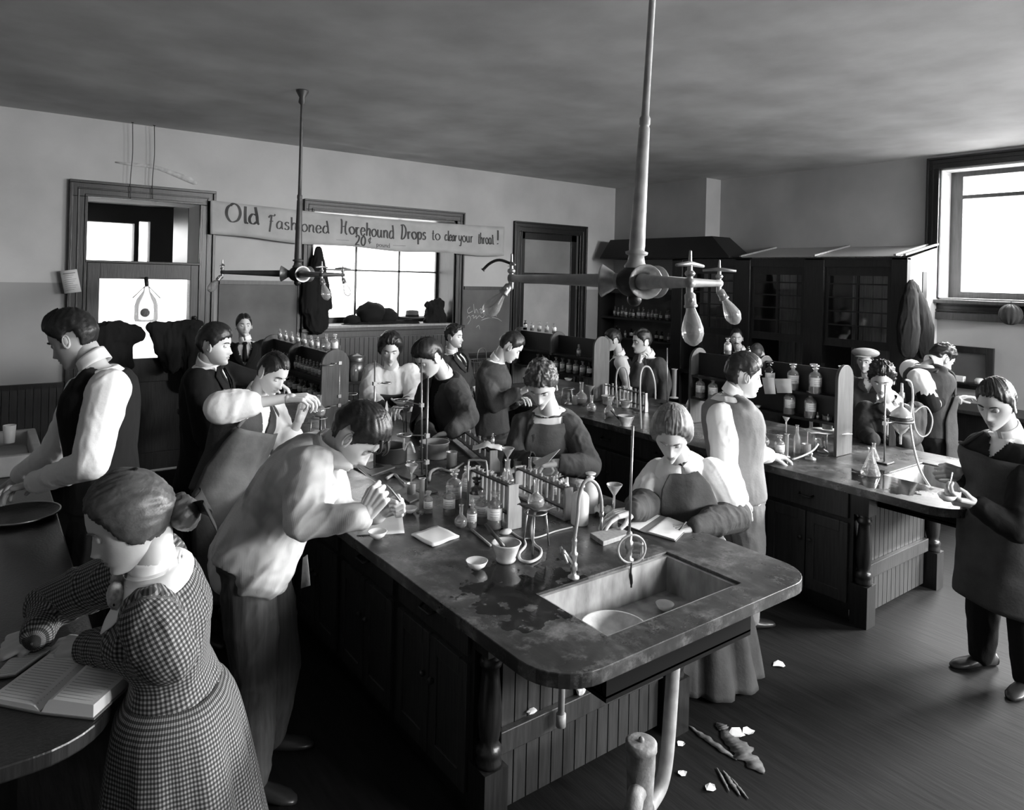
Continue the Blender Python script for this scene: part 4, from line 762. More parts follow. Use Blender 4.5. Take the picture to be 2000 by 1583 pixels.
ctr = (ta+tb_+tc_)/3
for p in (ta, tb_, tc_): q = MB(); tp = Vector((lerp(ctr.x, p.x, .7), lerp(ctr.y, p.y, .7), ZB+zt)) if 'lerp' in globals() else p+UPV*zt; q.tube([p, tp], .0045, 8); q.build('leg', M_STEEL, t)
q = MB(); q.tube([ctr+UPV*zt+Vector((.05*math.cos(a), .05*math.sin(a), 0)) for a in [2*PI*k/24 for k in range(24)]], .004, 8, closed=True); q.build('ring', M_STEEL, t)
t = wthing('wire_gauze', 'bent wire gauze square lying on the near tripod', 'gauze', ctr+UPV*(zt+.006)); g4 = [P(1010, 986, dep(ctr)+.02), P(1045, 978, dep(ctr)+.12), P(1086, 992, dep(ctr)), P(1050, 1001, dep(ctr)-.10)]; q = MB(); n = 8
q.sheet([[g4[0].lerp(g4[1], i/n).lerp(g4[3].lerp(g4[2], i/n), j/n)+UPV*(.004*math.sin(i+j*1.7)) for i in range(n+1)] for j in range(n+1)]); q.build('gauze_sheet', M_GREYWOOD, t, solid=.003)
rfl.at(ctr+UPV*(zt+.010), 'round glass flask standing on the near tripod gauze', 'flask', sc=.95)
t = wthing('rubber_hose', 'pale rubber hose looped on the bench beside the mortar', 'hose', atz(1030, 1080)); q = MB(); q.tube(smoothpath([atz(x, y, ZB+.008) for x, y in ((1022, 1052), (1026, 1066), (1014, 1082), (1018, 1095), (1036, 1098), (1054, 1088), (1056, 1074), (1042, 1060), (1038, 1030), (1046, 1000))], 6), .0065, 10); q.build('hose_run', M_RUBBER, t)
t = wthing('rubber_hose', 'thin hose lying across the bench from the rack to the swan-neck tap', 'hose', atz(1060, 1035)); q = MB(); q.tube(smoothpath([atz(x, y, ZB+.005) for x, y in ((1000, 1040), (1020, 1052), (1050, 1050), (1085, 1038), (1118, 1030))], 5), .004, 8); q.build('hose_run', M_RUBBER, t)
t = wthing('wooden_stick', 'pale stick lying with its tip against the mortar', 'stick', atz(940, 1045)); q = MB(); q.tube([atz(920, 1034, ZB+.007), atz(958, 1066, ZB+.007)], .006, 8); q.build('stick_shaft', M_LWOOD, t)
t = wthing('crumpled_scrap', 'crumpled scrap of residue beside the mortar and rack foot', 'scrap', atz(990, 1035)); q = MB(); c = atz(988, 1042); q.add([c+Vector((n[0]*.035, n[1]*.025, max(0, n[2])*.02+.001))*(1) + Vector((0, 0, .006*noise.noise(Vector(n)*6))) for n in [(math.sin(PI*i/8)*math.cos(2*PI*k/12), math.sin(PI*i/8)*math.sin(2*PI*k/12), math.cos(PI*i/8)) for i in range(9) for k in range(12)]], [(i*12+k, (i+1)*12+k, (i+1)*12+(k+1) % 12, i*12+(k+1) % 12) for i in range(8) for k in range(12)], True); q.build('scrap', M_PAPERG, t)
# ---- ring stands
def stand(label, base_px, top_px, rings, basew=.09, r=.0055, extra=None):
    b = atz(*base_px); d = dep(b); top = P(top_px[0], top_px[1], d); t = wthing('ring_stand', label, 'stand', b); q = MB(); q.box((b.x-basew*.6, b.y-basew*.5, ZB+.001), (b.x+basew*.6, b.y+basew*.5, ZB+.012)); q.build('base_plate', M_IRON, t, bevel=.003)
    q = MB(); q.tube([b+UPV*.012, top], r, 10); q.build('rod', M_STEEL, t)
    for (px, py, rad, dd) in rings:
        c = P(px, py, d+dd); rodp = b.lerp(top, (c.z-b.z)/(top.z-b.z)); q = MB(); q.tube([c+Vector((rad*math.cos(a), rad*math.sin(a), 0)) for a in [2*PI*k/28 for k in range(28)]], .004, 8, closed=True)
        dr_ = (rodp-c); dr_.z = 0; dr_.normalize(); q.tube([c+dr_*rad, Vector((rodp.x, rodp.y, c.z))], .004, 8); q.box(tuple(Vector((rodp.x, rodp.y, c.z))-Vector((.012, .012, .012))), tuple(Vector((rodp.x, rodp.y, c.z))+Vector((.012, .012, .012)))); q.build('clamp_ring', M_STEEL, t)
    return t, b, d
stand('tall ring stand with a ring at the funnel mouth, centre left', (832, 962), (836, 735), [(790, 850, .042, .0), (803, 902, .02, 0)])
stand('second tall rod stand close behind the first, holding a wide ring over the tripod', (824, 928), (823, 702), [(782, 782, .05, .15)])
stand('ring stand with clamp in front of the light-bloused woman', (731, 915), (732, 705), [(755, 748, .03, .05)])
stand('ring stand standing before the end board of the far left bottle rack', (661, 852), (664, 675), [(640, 712, .055, -.1), (685, 770, .05, .1), (632, 796, .05, -.1)])
d8 = dep(atz(832, 962)); c = P(803, 888, d8); t = fun.at(P(803, 952, d8), 'thin-stemmed glass funnel held in the centre ring stand over a beaker', 'funnel', sc=1.0); 
t = wthing('bent_tube', 'bent glass tube on a wire hanging in the centre ring', 'tube', P(790, 860, d8)); q = MB(); q.tube(smoothpath([P(789, 856, d8), P(789, 880, d8), P(795, 868, d8), P(803, 865, d8), P(810, 885, d8)], 5), .006, 8); q.build('tube_run', M_GLASS2, t)
# pots, burner, far bench things
def pot(label, px, r, h, m, handle=True):
    b = atz(*px); t = wthing('cooking_pot', label, 'pot', b); q = MB(); q.lathe([(.001, 0), (r*.92, 0), (r, .01), (r, h), (r*1.06, h+.003), (r*1.05, h+.008), (r*.96, h+.004), (r*.95, .01), (.001, .008)], 32, Matrix.Translation(b)); q.build('pot_body', m, t, smooth=True)
    q = MB(); q.lathe([(.001, h*.62), (r*.95, h*.62)], 28, Matrix.Translation(b)); q.build('pot_contents', M_LIQD, t)
    for s_ in (-1, 1): q = MB(); q.tube(smoothpath([b+Vector((s_*r, -.02, h*.8)), b+Vector((s_*(r+.02), 0, h*.82)), b+Vector((s_*r, .02, h*.8))], 5), .004, 8); q.build('handle', M_STEEL, t)
pot('grey enamelled pot behind the tall ring stands', (848, 893), .098, .10, mat('grey_enamel', .28, .35, var=.2, vscale=8)); pot('dark wide pot left of the grey enamelled pot', (762, 902), .11, .10, mat('dark_enamel', .05, .3, var=.3, vscale=8))
def burner(label, px, h=.13, flame=False, sc=1):
    b = atz(*px); t = wthing('gas_burner', label, 'burner', b); q = MB(); q.lathe([(.001, 0), (.038*sc, 0), (.036*sc, .012), (.012, .022), (.009, .03), (.009, h), (.006, h)], 18, Matrix.Translation(b)); q.tube([b+UPV*.03, b+UPV*.03-RGT*.04], .005, 8); q.sphere(b+UPV*.04, .016, 10, 8); q.build('burner_body', M_BRASS, t)
    if flame:
        m = bpy.data.materials.new('gas_flame'); m.use_nodes = True; nt = m.node_tree; nt.nodes.clear(); o = nt.nodes.new('ShaderNodeOutputMaterial'); e = nt.nodes.new('ShaderNodeEmission'); e.inputs[1].default_value = .35; tr = nt.nodes.new('ShaderNodeBsdfTransparent'); mx = nt.nodes.new('ShaderNodeMixShader'); mx.inputs[0].default_value = .45; nt.links.new(tr.outputs[0], mx.inputs[1]); nt.links.new(e.outputs[0], mx.inputs[2]); nt.links.new(mx.outputs[0], o.inputs[0])
        q = MB(); q.lathe([(.004, h), (.012, h+.03), (.013, h+.06), (.006, h+.11), (.001, h+.13)], 12, Matrix.Translation(b)); q.build('flame', m, t)
burner('gas burner with a pale flame in front of the light-bloused woman', (754, 846), .12, True); burner('squat dark burner on the right bench below the pale hose', (1583, 898), .05); burner('burner under the paper-topped tripod on the right bench', (1607, 884), .11)
def tripod(label, ctrpx, r, h):
    c = atz(*ctrpx); t = wthing('tripod', label, 'tripod', c)
    for k in range(3): a = 2*PI*k/3+.4; q = MB(); q.tube([c+Vector((r*1.2*math.cos(a), r*1.2*math.sin(a), .002)), c+Vector((r*math.cos(a), r*math.sin(a), h))], .004, 6); q.build('leg', M_STEEL, t)
    q = MB(); q.tube([c+Vector((r*math.cos(a), r*math.sin(a), h)) for a in [2*PI*k/24 for k in range(24)]], .004, 6, closed=True); q.build('ring', M_STEEL, t); return c+UPV*h
c = tripod('tripod over the flame carrying a white casserole dish', (782, 848), .06, .21); t = wthing('casserole_dish', 'white handled dish on the tripod in front of the woman in the light blouse', 'dish', c); q = MB(); q.lathe([(.001, .004), (.02, .004), (.045, .03), (.05, .042), (.046, .042), (.02, .012), (.001, .01)], 24, Matrix.Translation(c)); q.build('dish_bowl', M_PORC, t); q = MB(); q.capsule(c+UPV*.035-RGT*.045, c+UPV*.06-RGT*.075, .008, .008); q.build('dish_handle', M_PORC, t)
# filter paper on rack C, hose ends
t = wthing('filter_paper', 'draped white filter paper on the far wooden test-tube rack', 'paper', atz(958, 870, ZB+.15)); q = MB(); c = atz(952, 868, ZB+.16); q.sheet([[c+RGT*(.095*(i/8-.5)*2)+FWD*(.06*(j/5-.5)*2)+UPV*(.02*noise.noise(Vector((i*.5, j*.7, 1)))-.025*abs(i/8-.5)*2) for i in range(9)] for j in range(6)]); q.build('paper_leaf', M_PAPER, t, solid=.002)
sml.at(atz(962, 867, ZB+.165), 'small bottle standing on the draped filter paper', 'bottle', sc=.6)
for pts, lb in ((((755, 935), (770, 928), (782, 938), (790, 945)), 'plaster-coated hose end lying left of the tall stands'), (((838, 938), (842, 922), (858, 915), (880, 920), (905, 905)), 'bent hose reaching the lone clear beaker')):
    t = wthing('rubber_hose', lb, 'hose', atz(*pts[0])); q = MB(); n = len(pts); q.tube(smoothpath([atz(x, y, ZB+.011) for x, y in pts], 5), [.010 if i < 8 else .006 for i in range((n-1)*5+1)], 10); q.build('hose_run', M_RUBBER, t)
t = wthing('glass_bend', 'square-bent glass tube over the long wooden rack', 'tube', P(930, 905, 3.55)); q = MB(); q.tube(smoothpath([P(914, 940, 3.6), P(915, 905, 3.6), P(920, 899, 3.6), P(945, 900, 3.5), P(950, 906, 3.45), P(952, 930, 3.42)], 6), .005, 8); q.build('tube_run', M_RUBBER, t)
# blowpipe in C's hands, tube held low
t = wthing('blowpipe', 'long bent blowpipe held to the mouth of the young man in the light jacket', 'tube', P(740, 952, 2.9)); q = MB(); q.tube(smoothpath([P(701, 915, 2.98), P(722, 932, 2.94), P(738, 945, 2.90), P(742, 960, 2.88)], 5), .0045, 8); q.build('mouth_tube', M_STEEL, t); q = MB(); q.tube(smoothpath([P(744, 958, 2.88), P(752, 948, 2.88), P(762, 955, 2.88), P(782, 980, 2.88)], 5), .0045, 8); q.build('outlet_tube', M_STEEL, t)
# ---- flask group by D
c = tripod('tripod carrying a round flask between the pouring man and the bottle rack', (622, 868), .055, .19); rfl.at(c+UPV*.004, 'round flask being tended by the pouring man', 'flask', sc=1.1); burner('burner beneath the flask of the pouring man', (620, 872), .1)
d_ = dep(atz(600, 880)); t = wthing('small_vessel', 'small dark-mouthed glass vessel in the raised hands of the pouring man', 'vessel', P(592, 790, 4.2)); q = MB(); p = P(592, 800, 4.25); q.lathe([(.001, 0), (.018, 0), (.02, .01), (.02, .05), (.012, .065), (.012, .08), (.010, .08)], 16, Matrix.Translation(p)); q.build('vessel_body', M_GLASS2, t)
# ================================================================ rack 1 : crowded bottles
random.seed(11)
for i in range(17):
    y = 5.10+i*.075
    for sx in (-.055, .0, .055):
        if sx == 0: continue
        sml.at(Vector((2.16+sx, y, 1.341)), 'small clear round-stoppered bottle crowded on the top shelf of the far centre rack', 'bottle', 'round-stoppered bottles on the centre rack', sc=.95+.1*random.random())
for i in range(13): sml.at(Vector((2.16+.02*(-1)**i*.5, 5.42+i*.075, 1.541)), 'small clear bottle standing on the very top of the far centre rack', 'bottle', 'bottles along the top of the centre rack', sc=.8)
for i in range(10): (medd if i % 2 else med).at(Vector((2.16-.06, 5.12+i*.115, 1.151)), 'labelled bottle on the lower shelf of the far centre rack', 'bottle', 'labelled bottles on the lower shelf of the centre rack', sc=.85)
big.at(Vector((2.16, 5.06, 1.541)) , 'large clear bottle standing over the end board of the far centre rack', 'bottle', sc=.7); rfl.at(Vector((2.16, 5.22, 1.541)), 'round flask on top of the far centre rack beside the large bottle', 'flask', sc=.9)
# rack 2
for i in range(9): (medd if i in (0, 6) else med).at(Vector((5.01, 5.26+i*.105, 1.151)), 'white-labelled bottle in the row on the farther right-bench rack' if i not in (0, 6) else 'dark labelled bottle in the row on the farther right-bench rack', 'bottle', 'row of labelled bottles on the farther rack' if i not in (0, 6) else 'dark bottles on the farther rack', sc=1.0)
sml.at(Vector((5.0, 5.42, 1.341)), 'single small labelled bottle alone on the upper shelf of the farther rack', 'bottle', sc=1.1)
for i in range(5): (bigd if i == 4 else big).at(Vector((5.07, 5.90+i*.13, 1.541)), ('clear stoppered bottle on top of the farther rack before the far door' if i < 4 else 'dark bottle leftmost on top of the farther rack'), 'bottle', 'clear bottles on top of the farther rack' if i < 4 else None, sc=.55)
# rack 3
bigd.at(Vector((4.99, 3.20, 1.341)), 'dark bottle with white label on the upper shelf of the nearer rack', 'bottle', sc=.95)
for y, x, lb, s_ in ((3.0, 4.99, 'big white-labelled bottle, left one of the bright trio on the nearer rack', 1.0), (2.92, 5.14, 'big pale bottle at the back of the bright trio on the nearer rack', 1.0), (2.82, 4.99, 'big white-labelled bottle, right one of the bright trio on the nearer rack', 1.05)): big.at(Vector((x, y, 1.341)), lb, 'bottle', sc=s_)
for y, x, lb, s_ in ((3.03, 5.0, 'big white-labelled bottle on the lower shelf beside the hanging papers', 1.0), (2.97, 5.13, 'pale bottle behind on the lower shelf of the nearer rack', 1.0), (2.86, 5.0, 'big white-labelled bottle rightmost on the lower shelf of the nearer rack', 1.0), (3.86, 4.99, 'clear bottle leftmost on the lower shelf behind the youth in grey waistcoat', .95), (3.73, 4.99, 'clear bottle second on the lower shelf behind the youth in grey waistcoat', .95)): big.at(Vector((x, y, 1.151)), lb, 'bottle', sc=s_)
bigd.at(Vector((5.12, 3.13, 1.151)), 'black bottle just left of the hanging papers on the lower shelf', 'bottle', sc=.85)
big.at(Vector((5.07, 3.65, 1.541)), 'white bottle standing on top of the nearer rack before the moustached man', 'bottle', sc=.7); bigd.at(Vector((5.07, 3.45, 1.541)), 'dark round bottle lying on top of the nearer rack', 'bottle', sc=.45)
dish.at(Vector((4.99, 3.30, 1.151)), 'small white dish on the lower shelf of the nearer rack', 'dish', sc=.6); dish.at(Vector((5.09, 2.68, 1.541)), 'tiny white crucible on top of the nearer rack end', 'dish', sc=.4)
for (x0, y0, x1, y1), lb in (((1488, 738, 1512, 770), 'white paper hanging from the rack shelf beside the face of the youth in waistcoat'), ((1512, 740, 1544, 768), 'second white paper hanging from the rack shelf, right of the first')):
    a, b, c_, d_ = [atx(x, y, 4.945) for x, y in ((x0, y0), (x1, y0), (x1+3, y1), (x0+6, y1))]; t = wthing('hanging_paper', lb, 'paper', a); q = MB(); q.sheet([[a, b], [d_, c_]]); q.build('paper_leaf', M_PAPER, t, solid=.002)
for y in (2.72, 2.80): sml.at(Vector((5.0, y, 1.151)), 'tiny vial at the right end of the lower shelf of the nearer rack', 'vial', 'tiny vials at the rack end', sc=.45)
# right bench top
R2 = lambda px, py: atz(px, py)
big.at(R2(1522, 893), 'white-filled bottle held by the youth in grey waistcoat', 'bottle', sc=.8); rfl.at(R2(1493, 872), 'small round flask behind the white-filled bottle', 'flask', sc=.9); cyl.at(R2(1536, 893), 'measuring cylinder right of the white-filled bottle', 'cylinder', sc=.8)
tfl.at(R2(1556, 885), 'thick clear jar of liquid among the glasses on the right bench', 'flask', sc=.95); tfl.at(R2(1583, 878), 'tall narrow-necked flask near the hanging papers', 'flask', sc=1.1); beaker.at(R2(1600, 880), 'beaker left of the paper-topped tripod', 'beaker', sc=1.0); beaker.at(R2(1575, 890), 'low beaker beside the narrow-necked flask', 'beaker', sc=1.0)
c = tripod('tripod topped with white paper and a beaker on the right bench', (1612, 884), .075, .15); t = wthing('paper_sheet', 'white paper spread over the tripod on the right bench', 'paper', c); q = MB(); cc_ = c+UPV*.008; q.sheet([[cc_+RGT*(.15*(i/6-.5)*2)+FWD*(.10*(j/5-.5)*2)+UPV*(.012*noise.noise(Vector((i*.6, j*.6, 3)))) for i in range(7)] for j in range(6)]); q.build('paper_leaf', M_PAPER, t, solid=.002); beaker.at(c+UPV*.018+RGT*.02+FWD*.02, 'beaker standing on the paper-topped tripod', 'beaker', sc=1.2)
fun.at(R2(1535, 850)+UPV*.02, 'glass funnel behind the measuring cylinder under the rack', 'funnel', sc=1.2)
cfl.at(R2(1700, 928), 'shining conical flask on a stand ring at the right bench', 'flask', sc=1.15); cfl.at(R2(1706, 900), 'second conical flask just behind the shining one', 'flask', sc=.8)
t, b, d = stand('black ring stand carrying the big globe funnel at right', (1727, 905), (1729, 752), [(1760, 822, .08, .12), (1700, 940, .055, -.12)])
g_ = Vector((P(1760, 822, d+.12))); t = wthing('globe_funnel', 'large globe separating funnel held in the black ring stand', 'funnel', g_); q = MB(); q.lathe([(.007, -.17), (.008, -.10), (.03, -.08), (.062, -.03), (.074, .015), (.066, .055), (.035, .085), (.013, .10), (.013, .16), (.018, .165), (.018, .20), (.01, .205), (.008, .27)], 26, Matrix.Translation(g_)); q.build('globe', M_GLASS2, t); q = MB(); q.lathe([(.001, -.075), (.03, -.072), (.062, -.025), (.072, .0), (.001, .0)], 24, Matrix.Translation(g_)); q.build('liquid', M_LIQG, t); q = MB(); q.lathe([(.0762, -.012), (.0772, 0), (.0765, .02), (.074, .03), (.073, .02), (.074, -.01)], 24, Matrix.Translation(g_)); q.build('collar_band', M_IRON, t)
t = wthing('rubber_hose', 'long pale hose looping from the globe funnel to the mortar at the right edge', 'hose', g_+UPV*.2); dd = dep(g_); q = MB(); q.tube(smoothpath([P(1768, 742, dd), P(1779, 748, dd), P(1783, 775, dd), P(1780, 800, dd), P(1778, 830, dd-.05), P(1786, 880, dd-.25), P(1800, 925, dd-.42), P(1828, 968, dd-.55)], 6), .0075, 10); q.build('hose_run', M_RUBBER, t); q = MB(); q.tube(smoothpath([P(1783, 790, dd), P(1787, 835, dd), P(1800, 853, dd), P(1815, 845, dd), P(1821, 820, dd), P(1812, 798, dd), P(1800, 795, dd), P(1786, 806, dd)], 6), .005, 8); q.build('hose_coil', M_RUBBER, t)
t = wthing('rubber_hose', 'pale hose curling from the burner between the right bench glasses', 'hose', R2(1550, 895)); q = MB(); q.tube(smoothpath([P(1548, 898, 4.62), P(1570, 890, 4.65), P(1588, 880, 4.7), P(1598, 868, 4.75)], 6), .006, 8); q.build('hose_run', M_RUBBER, t)
dish.at(P(1850, 968, 3.72)-UPV*.03, 'small white mortar held by the man at the right edge', 'mortar', sc=1.0); t = wthing('pestle', 'pestle in the fist of the man at the right edge', 'pestle', P(1853, 962, 3.75)); q = MB(); q.tube([P(1851, 974, 3.72), P(1860, 925, 3.95)], [.008, .006], 8); q.build('pestle_shaft', M_STEEL, t)
# second bench, middle
for px, py, lb, s_ in ((1187, 790, 'white mortar left of the tube rack on the second bench', 1.05), (1222, 797, 'white mortar with cut-out rim in front of the tube rack', .95), (1222, 833, 'white mortar on the very edge of the second bench', 1.1)): mortar.at(atz(px, py), lb, 'mortar', sc=s_)
t = wthing('pestle', 'long dark pestle handle leaning out of the mortar on the bench edge', 'pestle', atz(1222, 833)); dq = dep(atz(1222, 833)); q = MB(); q.tube([P(1212, 822, dq), P(1193, 802, dq)], .007, 8); q.build('pestle_shaft', M_MWOOD, t)
rfl.at(atz(1155, 806), 'round flask lying near the edge of the second bench', 'flask', sc=1.1); rfl.at(atz(1190, 815), 'round flask with a rod beside the edge mortar', 'flask', sc=1.25); fun.at(atz(1152, 785), 'glass funnel standing before the farther rack end', 'funnel', sc=1.3); rfl.at(atz(1135, 790), 'wide flask of liquid beneath the labelled bottles', 'flask', sc=1.5); beaker.at(atz(1122, 790), 'beaker left of the wide flask on the second bench', 'beaker', sc=1.0)
burner('burner on the second bench below the row of labelled bottles', (1110, 790), .12); dish.at(atz(1110, 745, 1.07), 'white dish on a support below the labelled bottles', 'dish', sc=.9)
c = tripod('tripod with a dish below the labelled bottles on the second bench', (1110, 790), .06, .155)
for pts, lb in ((((1206, 797), (1203, 745), (1207, 722), (1215, 717), (1223, 722), (1228, 745), (1232, 785)), 'left one of two tall hose arches on the second bench'), (((1252, 838), (1250, 750), (1254, 722), (1263, 716), (1272, 724), (1279, 750), (1280, 780)), 'right one of two tall hose arches on the second bench')):
    dq = dep(atz(*pts[0])); t = wthing('hose_arch', lb, 'hose', atz(*pts[0])); q = MB(); q.tube(smoothpath([P(x, y, dq) for x, y in pts], 6), .008, 8); q.build('arch_tube', M_RUBBER, t)
t = cyl.at(atz(1316, 778), 'tall flanged glass cylinder right of the hose arches', 'cylinder', sc=1.5)
t, b, d = stand('dark rod stand beside the tall flanged cylinder', (1303, 790), (1303, 680), [])
cfl.at(atz(1350, 800), 'dark-mouthed retort flask behind the fair-haired woman', 'flask', sc=1.2)
# sink dishes
t = wthing('sink_bowl', 'large round white-rimmed bowl lying in the near sink', 'bowl', Vector((2.02, 1.92, .72))); q = MB(); q.lathe([(.001, .006), (.08, .006), (.125, .055), (.13, .058), (.133, .052), (.09, .001), (.001, .001)], 36, Matrix.Translation((2.0, 1.925, .7455))); q.build('bowl_body', M_PORCD, t)
t = dish.at(Vector((2.36, 1.98, .7465)), 'small white spouted dish sitting in the near sink', 'dish', sc=.85)
# ================================================================ small bottles on the reagent shelves
kinds = [sbot, sbot, sml, sbot]; random.seed(3)
for zz, n in ((1.565, 15), (1.255, 11)):
    for i in range(n):
        y = 6.74+i*(1.3/n)+random.uniform(-.01, .01)
        if zz < 1.5 and i in (4, 5): continue
        (sbot if random.random() < .65 else medd if zz < 1.5 else sml).at(Vector((8.07+random.uniform(-.02, .04), y, zz+.001)), 'small bottle in the crowded row on the %s reagent shelf' % ('upper' if zz > 1.5 else 'middle'), 'bottle', 'bottles on the %s reagent shelf' % ('upper' if zz > 1.5 else 'middle'), sc=random.uniform(1.2, 1.6) if zz > 1.5 else random.uniform(.9, 1.3))
# round flask hanging on the hood wall
t = wthing('hanging_flask', 'dark round flask hung on the pale boards inside the left hood', 'flask', Vector((8.5, 6.0, 1.4))); p = P(1398, 748-3, 9.0); p = atx(1398, 746, 8.55); q = MB(); q.sphere(p, .055, 18, 12); q.tube([p+UPV*.05, p+UPV*.11], .014, 10); q.build('flask_body', mat('smoky_glass', .1, .2), t)
# canisters and wire basket along the back wall
t = wthing('wall_shelf', 'low shelf against the boarded wall carrying canister and jars', 'shelf', Vector((3.6, 7.95, .84))); q = MB(); q.box((3.25, 7.78, .83), (4.25, YW-.02, .86)); q.build('shelf_board', M_MWOOD, t); q = MB(); q.box((3.3, 7.9, 0), (3.34, 8.15, .83)); q.box((4.16, 7.9, 0), (4.2, 8.15, .83)); q.build('bracket', M_DWOOD, t)
t = wthing('lidded_canister', 'shiny metal canister with lid on the low back shelf', 'canister', Vector((3.68, 7.92, .86))); q = MB(); q.lathe([(.001, 0), (.10, 0), (.10, .25), (.001, .25)], 28, Matrix.Translation((3.68, 7.95, .861))); q.build('canister_body', M_STEEL, t); q = MB(); q.lathe([(.105, .22), (.107, .25), (.1, .28), (.05, .30), (.02, .31), (.001, .32)], 28, Matrix.Translation((3.68, 7.95, .861))); q.build('lid', M_STEEL, t)
for x, lb, m in ((3.60, 'clear jar with a white label in front of the metal canister', M_GLASS2), (3.82, 'white bottle right of the metal canister', M_PORC)): t = wthing('storage_jar', lb, 'jar', Vector((x, 7.84, .86))); q = MB(); q.lathe([(.001, 0), (.045, 0), (.047, .13), (.035, .16), (.03, .17), (.034, .19), (.001, .195)], 20, Matrix.Translation((x, 7.83, .861))); q.build('jar_body', m, t)
t = wthing('wire_basket', 'upright wire basket of glass tubes below the right blackboard', 'basket', Vector((5.45, 7.9, .7))); q = MB(); bx0, bx1, by0, by1, bz0, bz1 = 5.28, 5.72, 7.75, 8.05, .62, 1.0
for z in (bz0+.01, (bz0+bz1)/2, bz1): q.tube([(bx0, by0, z), (bx1, by0, z), (bx1, by1, z), (bx0, by1, z)], .008 if z > .9 else .004, 6, closed=True)
for i in range(13): x = bx0+(bx1-bx0)*i/12; q.tube([(x, by0, bz0), (x, by0, bz1)], .004, 5); q.tube([(x, by1, bz0), (x, by1, bz1)], .004, 5)
q.build('basket_wires', M_STEEL, t); q = MB(); q.tube(smoothpath([(5.42, 7.9, 1.0), (5.44, 7.9, 1.13), (5.5, 7.9, 1.17), (5.56, 7.9, 1.13), (5.58, 7.9, 1.0)], 5), .006, 8); q.build('handle', M_STEEL, t); q = MB(); q.box((bx0-.03, by0-.03, 0), (bx1+.03, by1+.03, .615)); q.build('stand_box', M_DWOOD, t)
# ================================================================ coats and hats
def blob(name, label, cat, path, rs, m=None, amp=.02, seed=1, flat=.5, fdir=None, extra=None):
    t = wthing(name, label, cat, path[0]); mb = MB(); sp_ = smoothpath(path, 5); n = len(sp_); rr = [interp(i/(n-1)*(len(rs)-1), list(enumerate(rs))) for i in range(n)]
    for a, b, ra, rb in zip(sp_, sp_[1:], rr, rr[1:]): mb.capsule(a, b, ra, rb, 16)
    for e in (extra or []): mb.capsule(*e)
    co, no, fs = remesh(mb, .014, 3); co = folds(co, no, amp, 9, seed, axis=(0, 0, 1), squash=.3)
    if fdir is not None:
        c = np.array(path[0]); f = np.array(fdir); dd = (co-c) @ f; co = co-np.outer(dd*(1-flat), f)
    mesh_obj(name+'_cloth', [Vector(c) for c in co], fs, m or M_BLACK, t, True, off=Vector(t['_o'])); return t
Y_ = YW-.10
def wp(px, py, y=Y_): return aty(px, py, y)
yb = Vector((0, 1, 0))
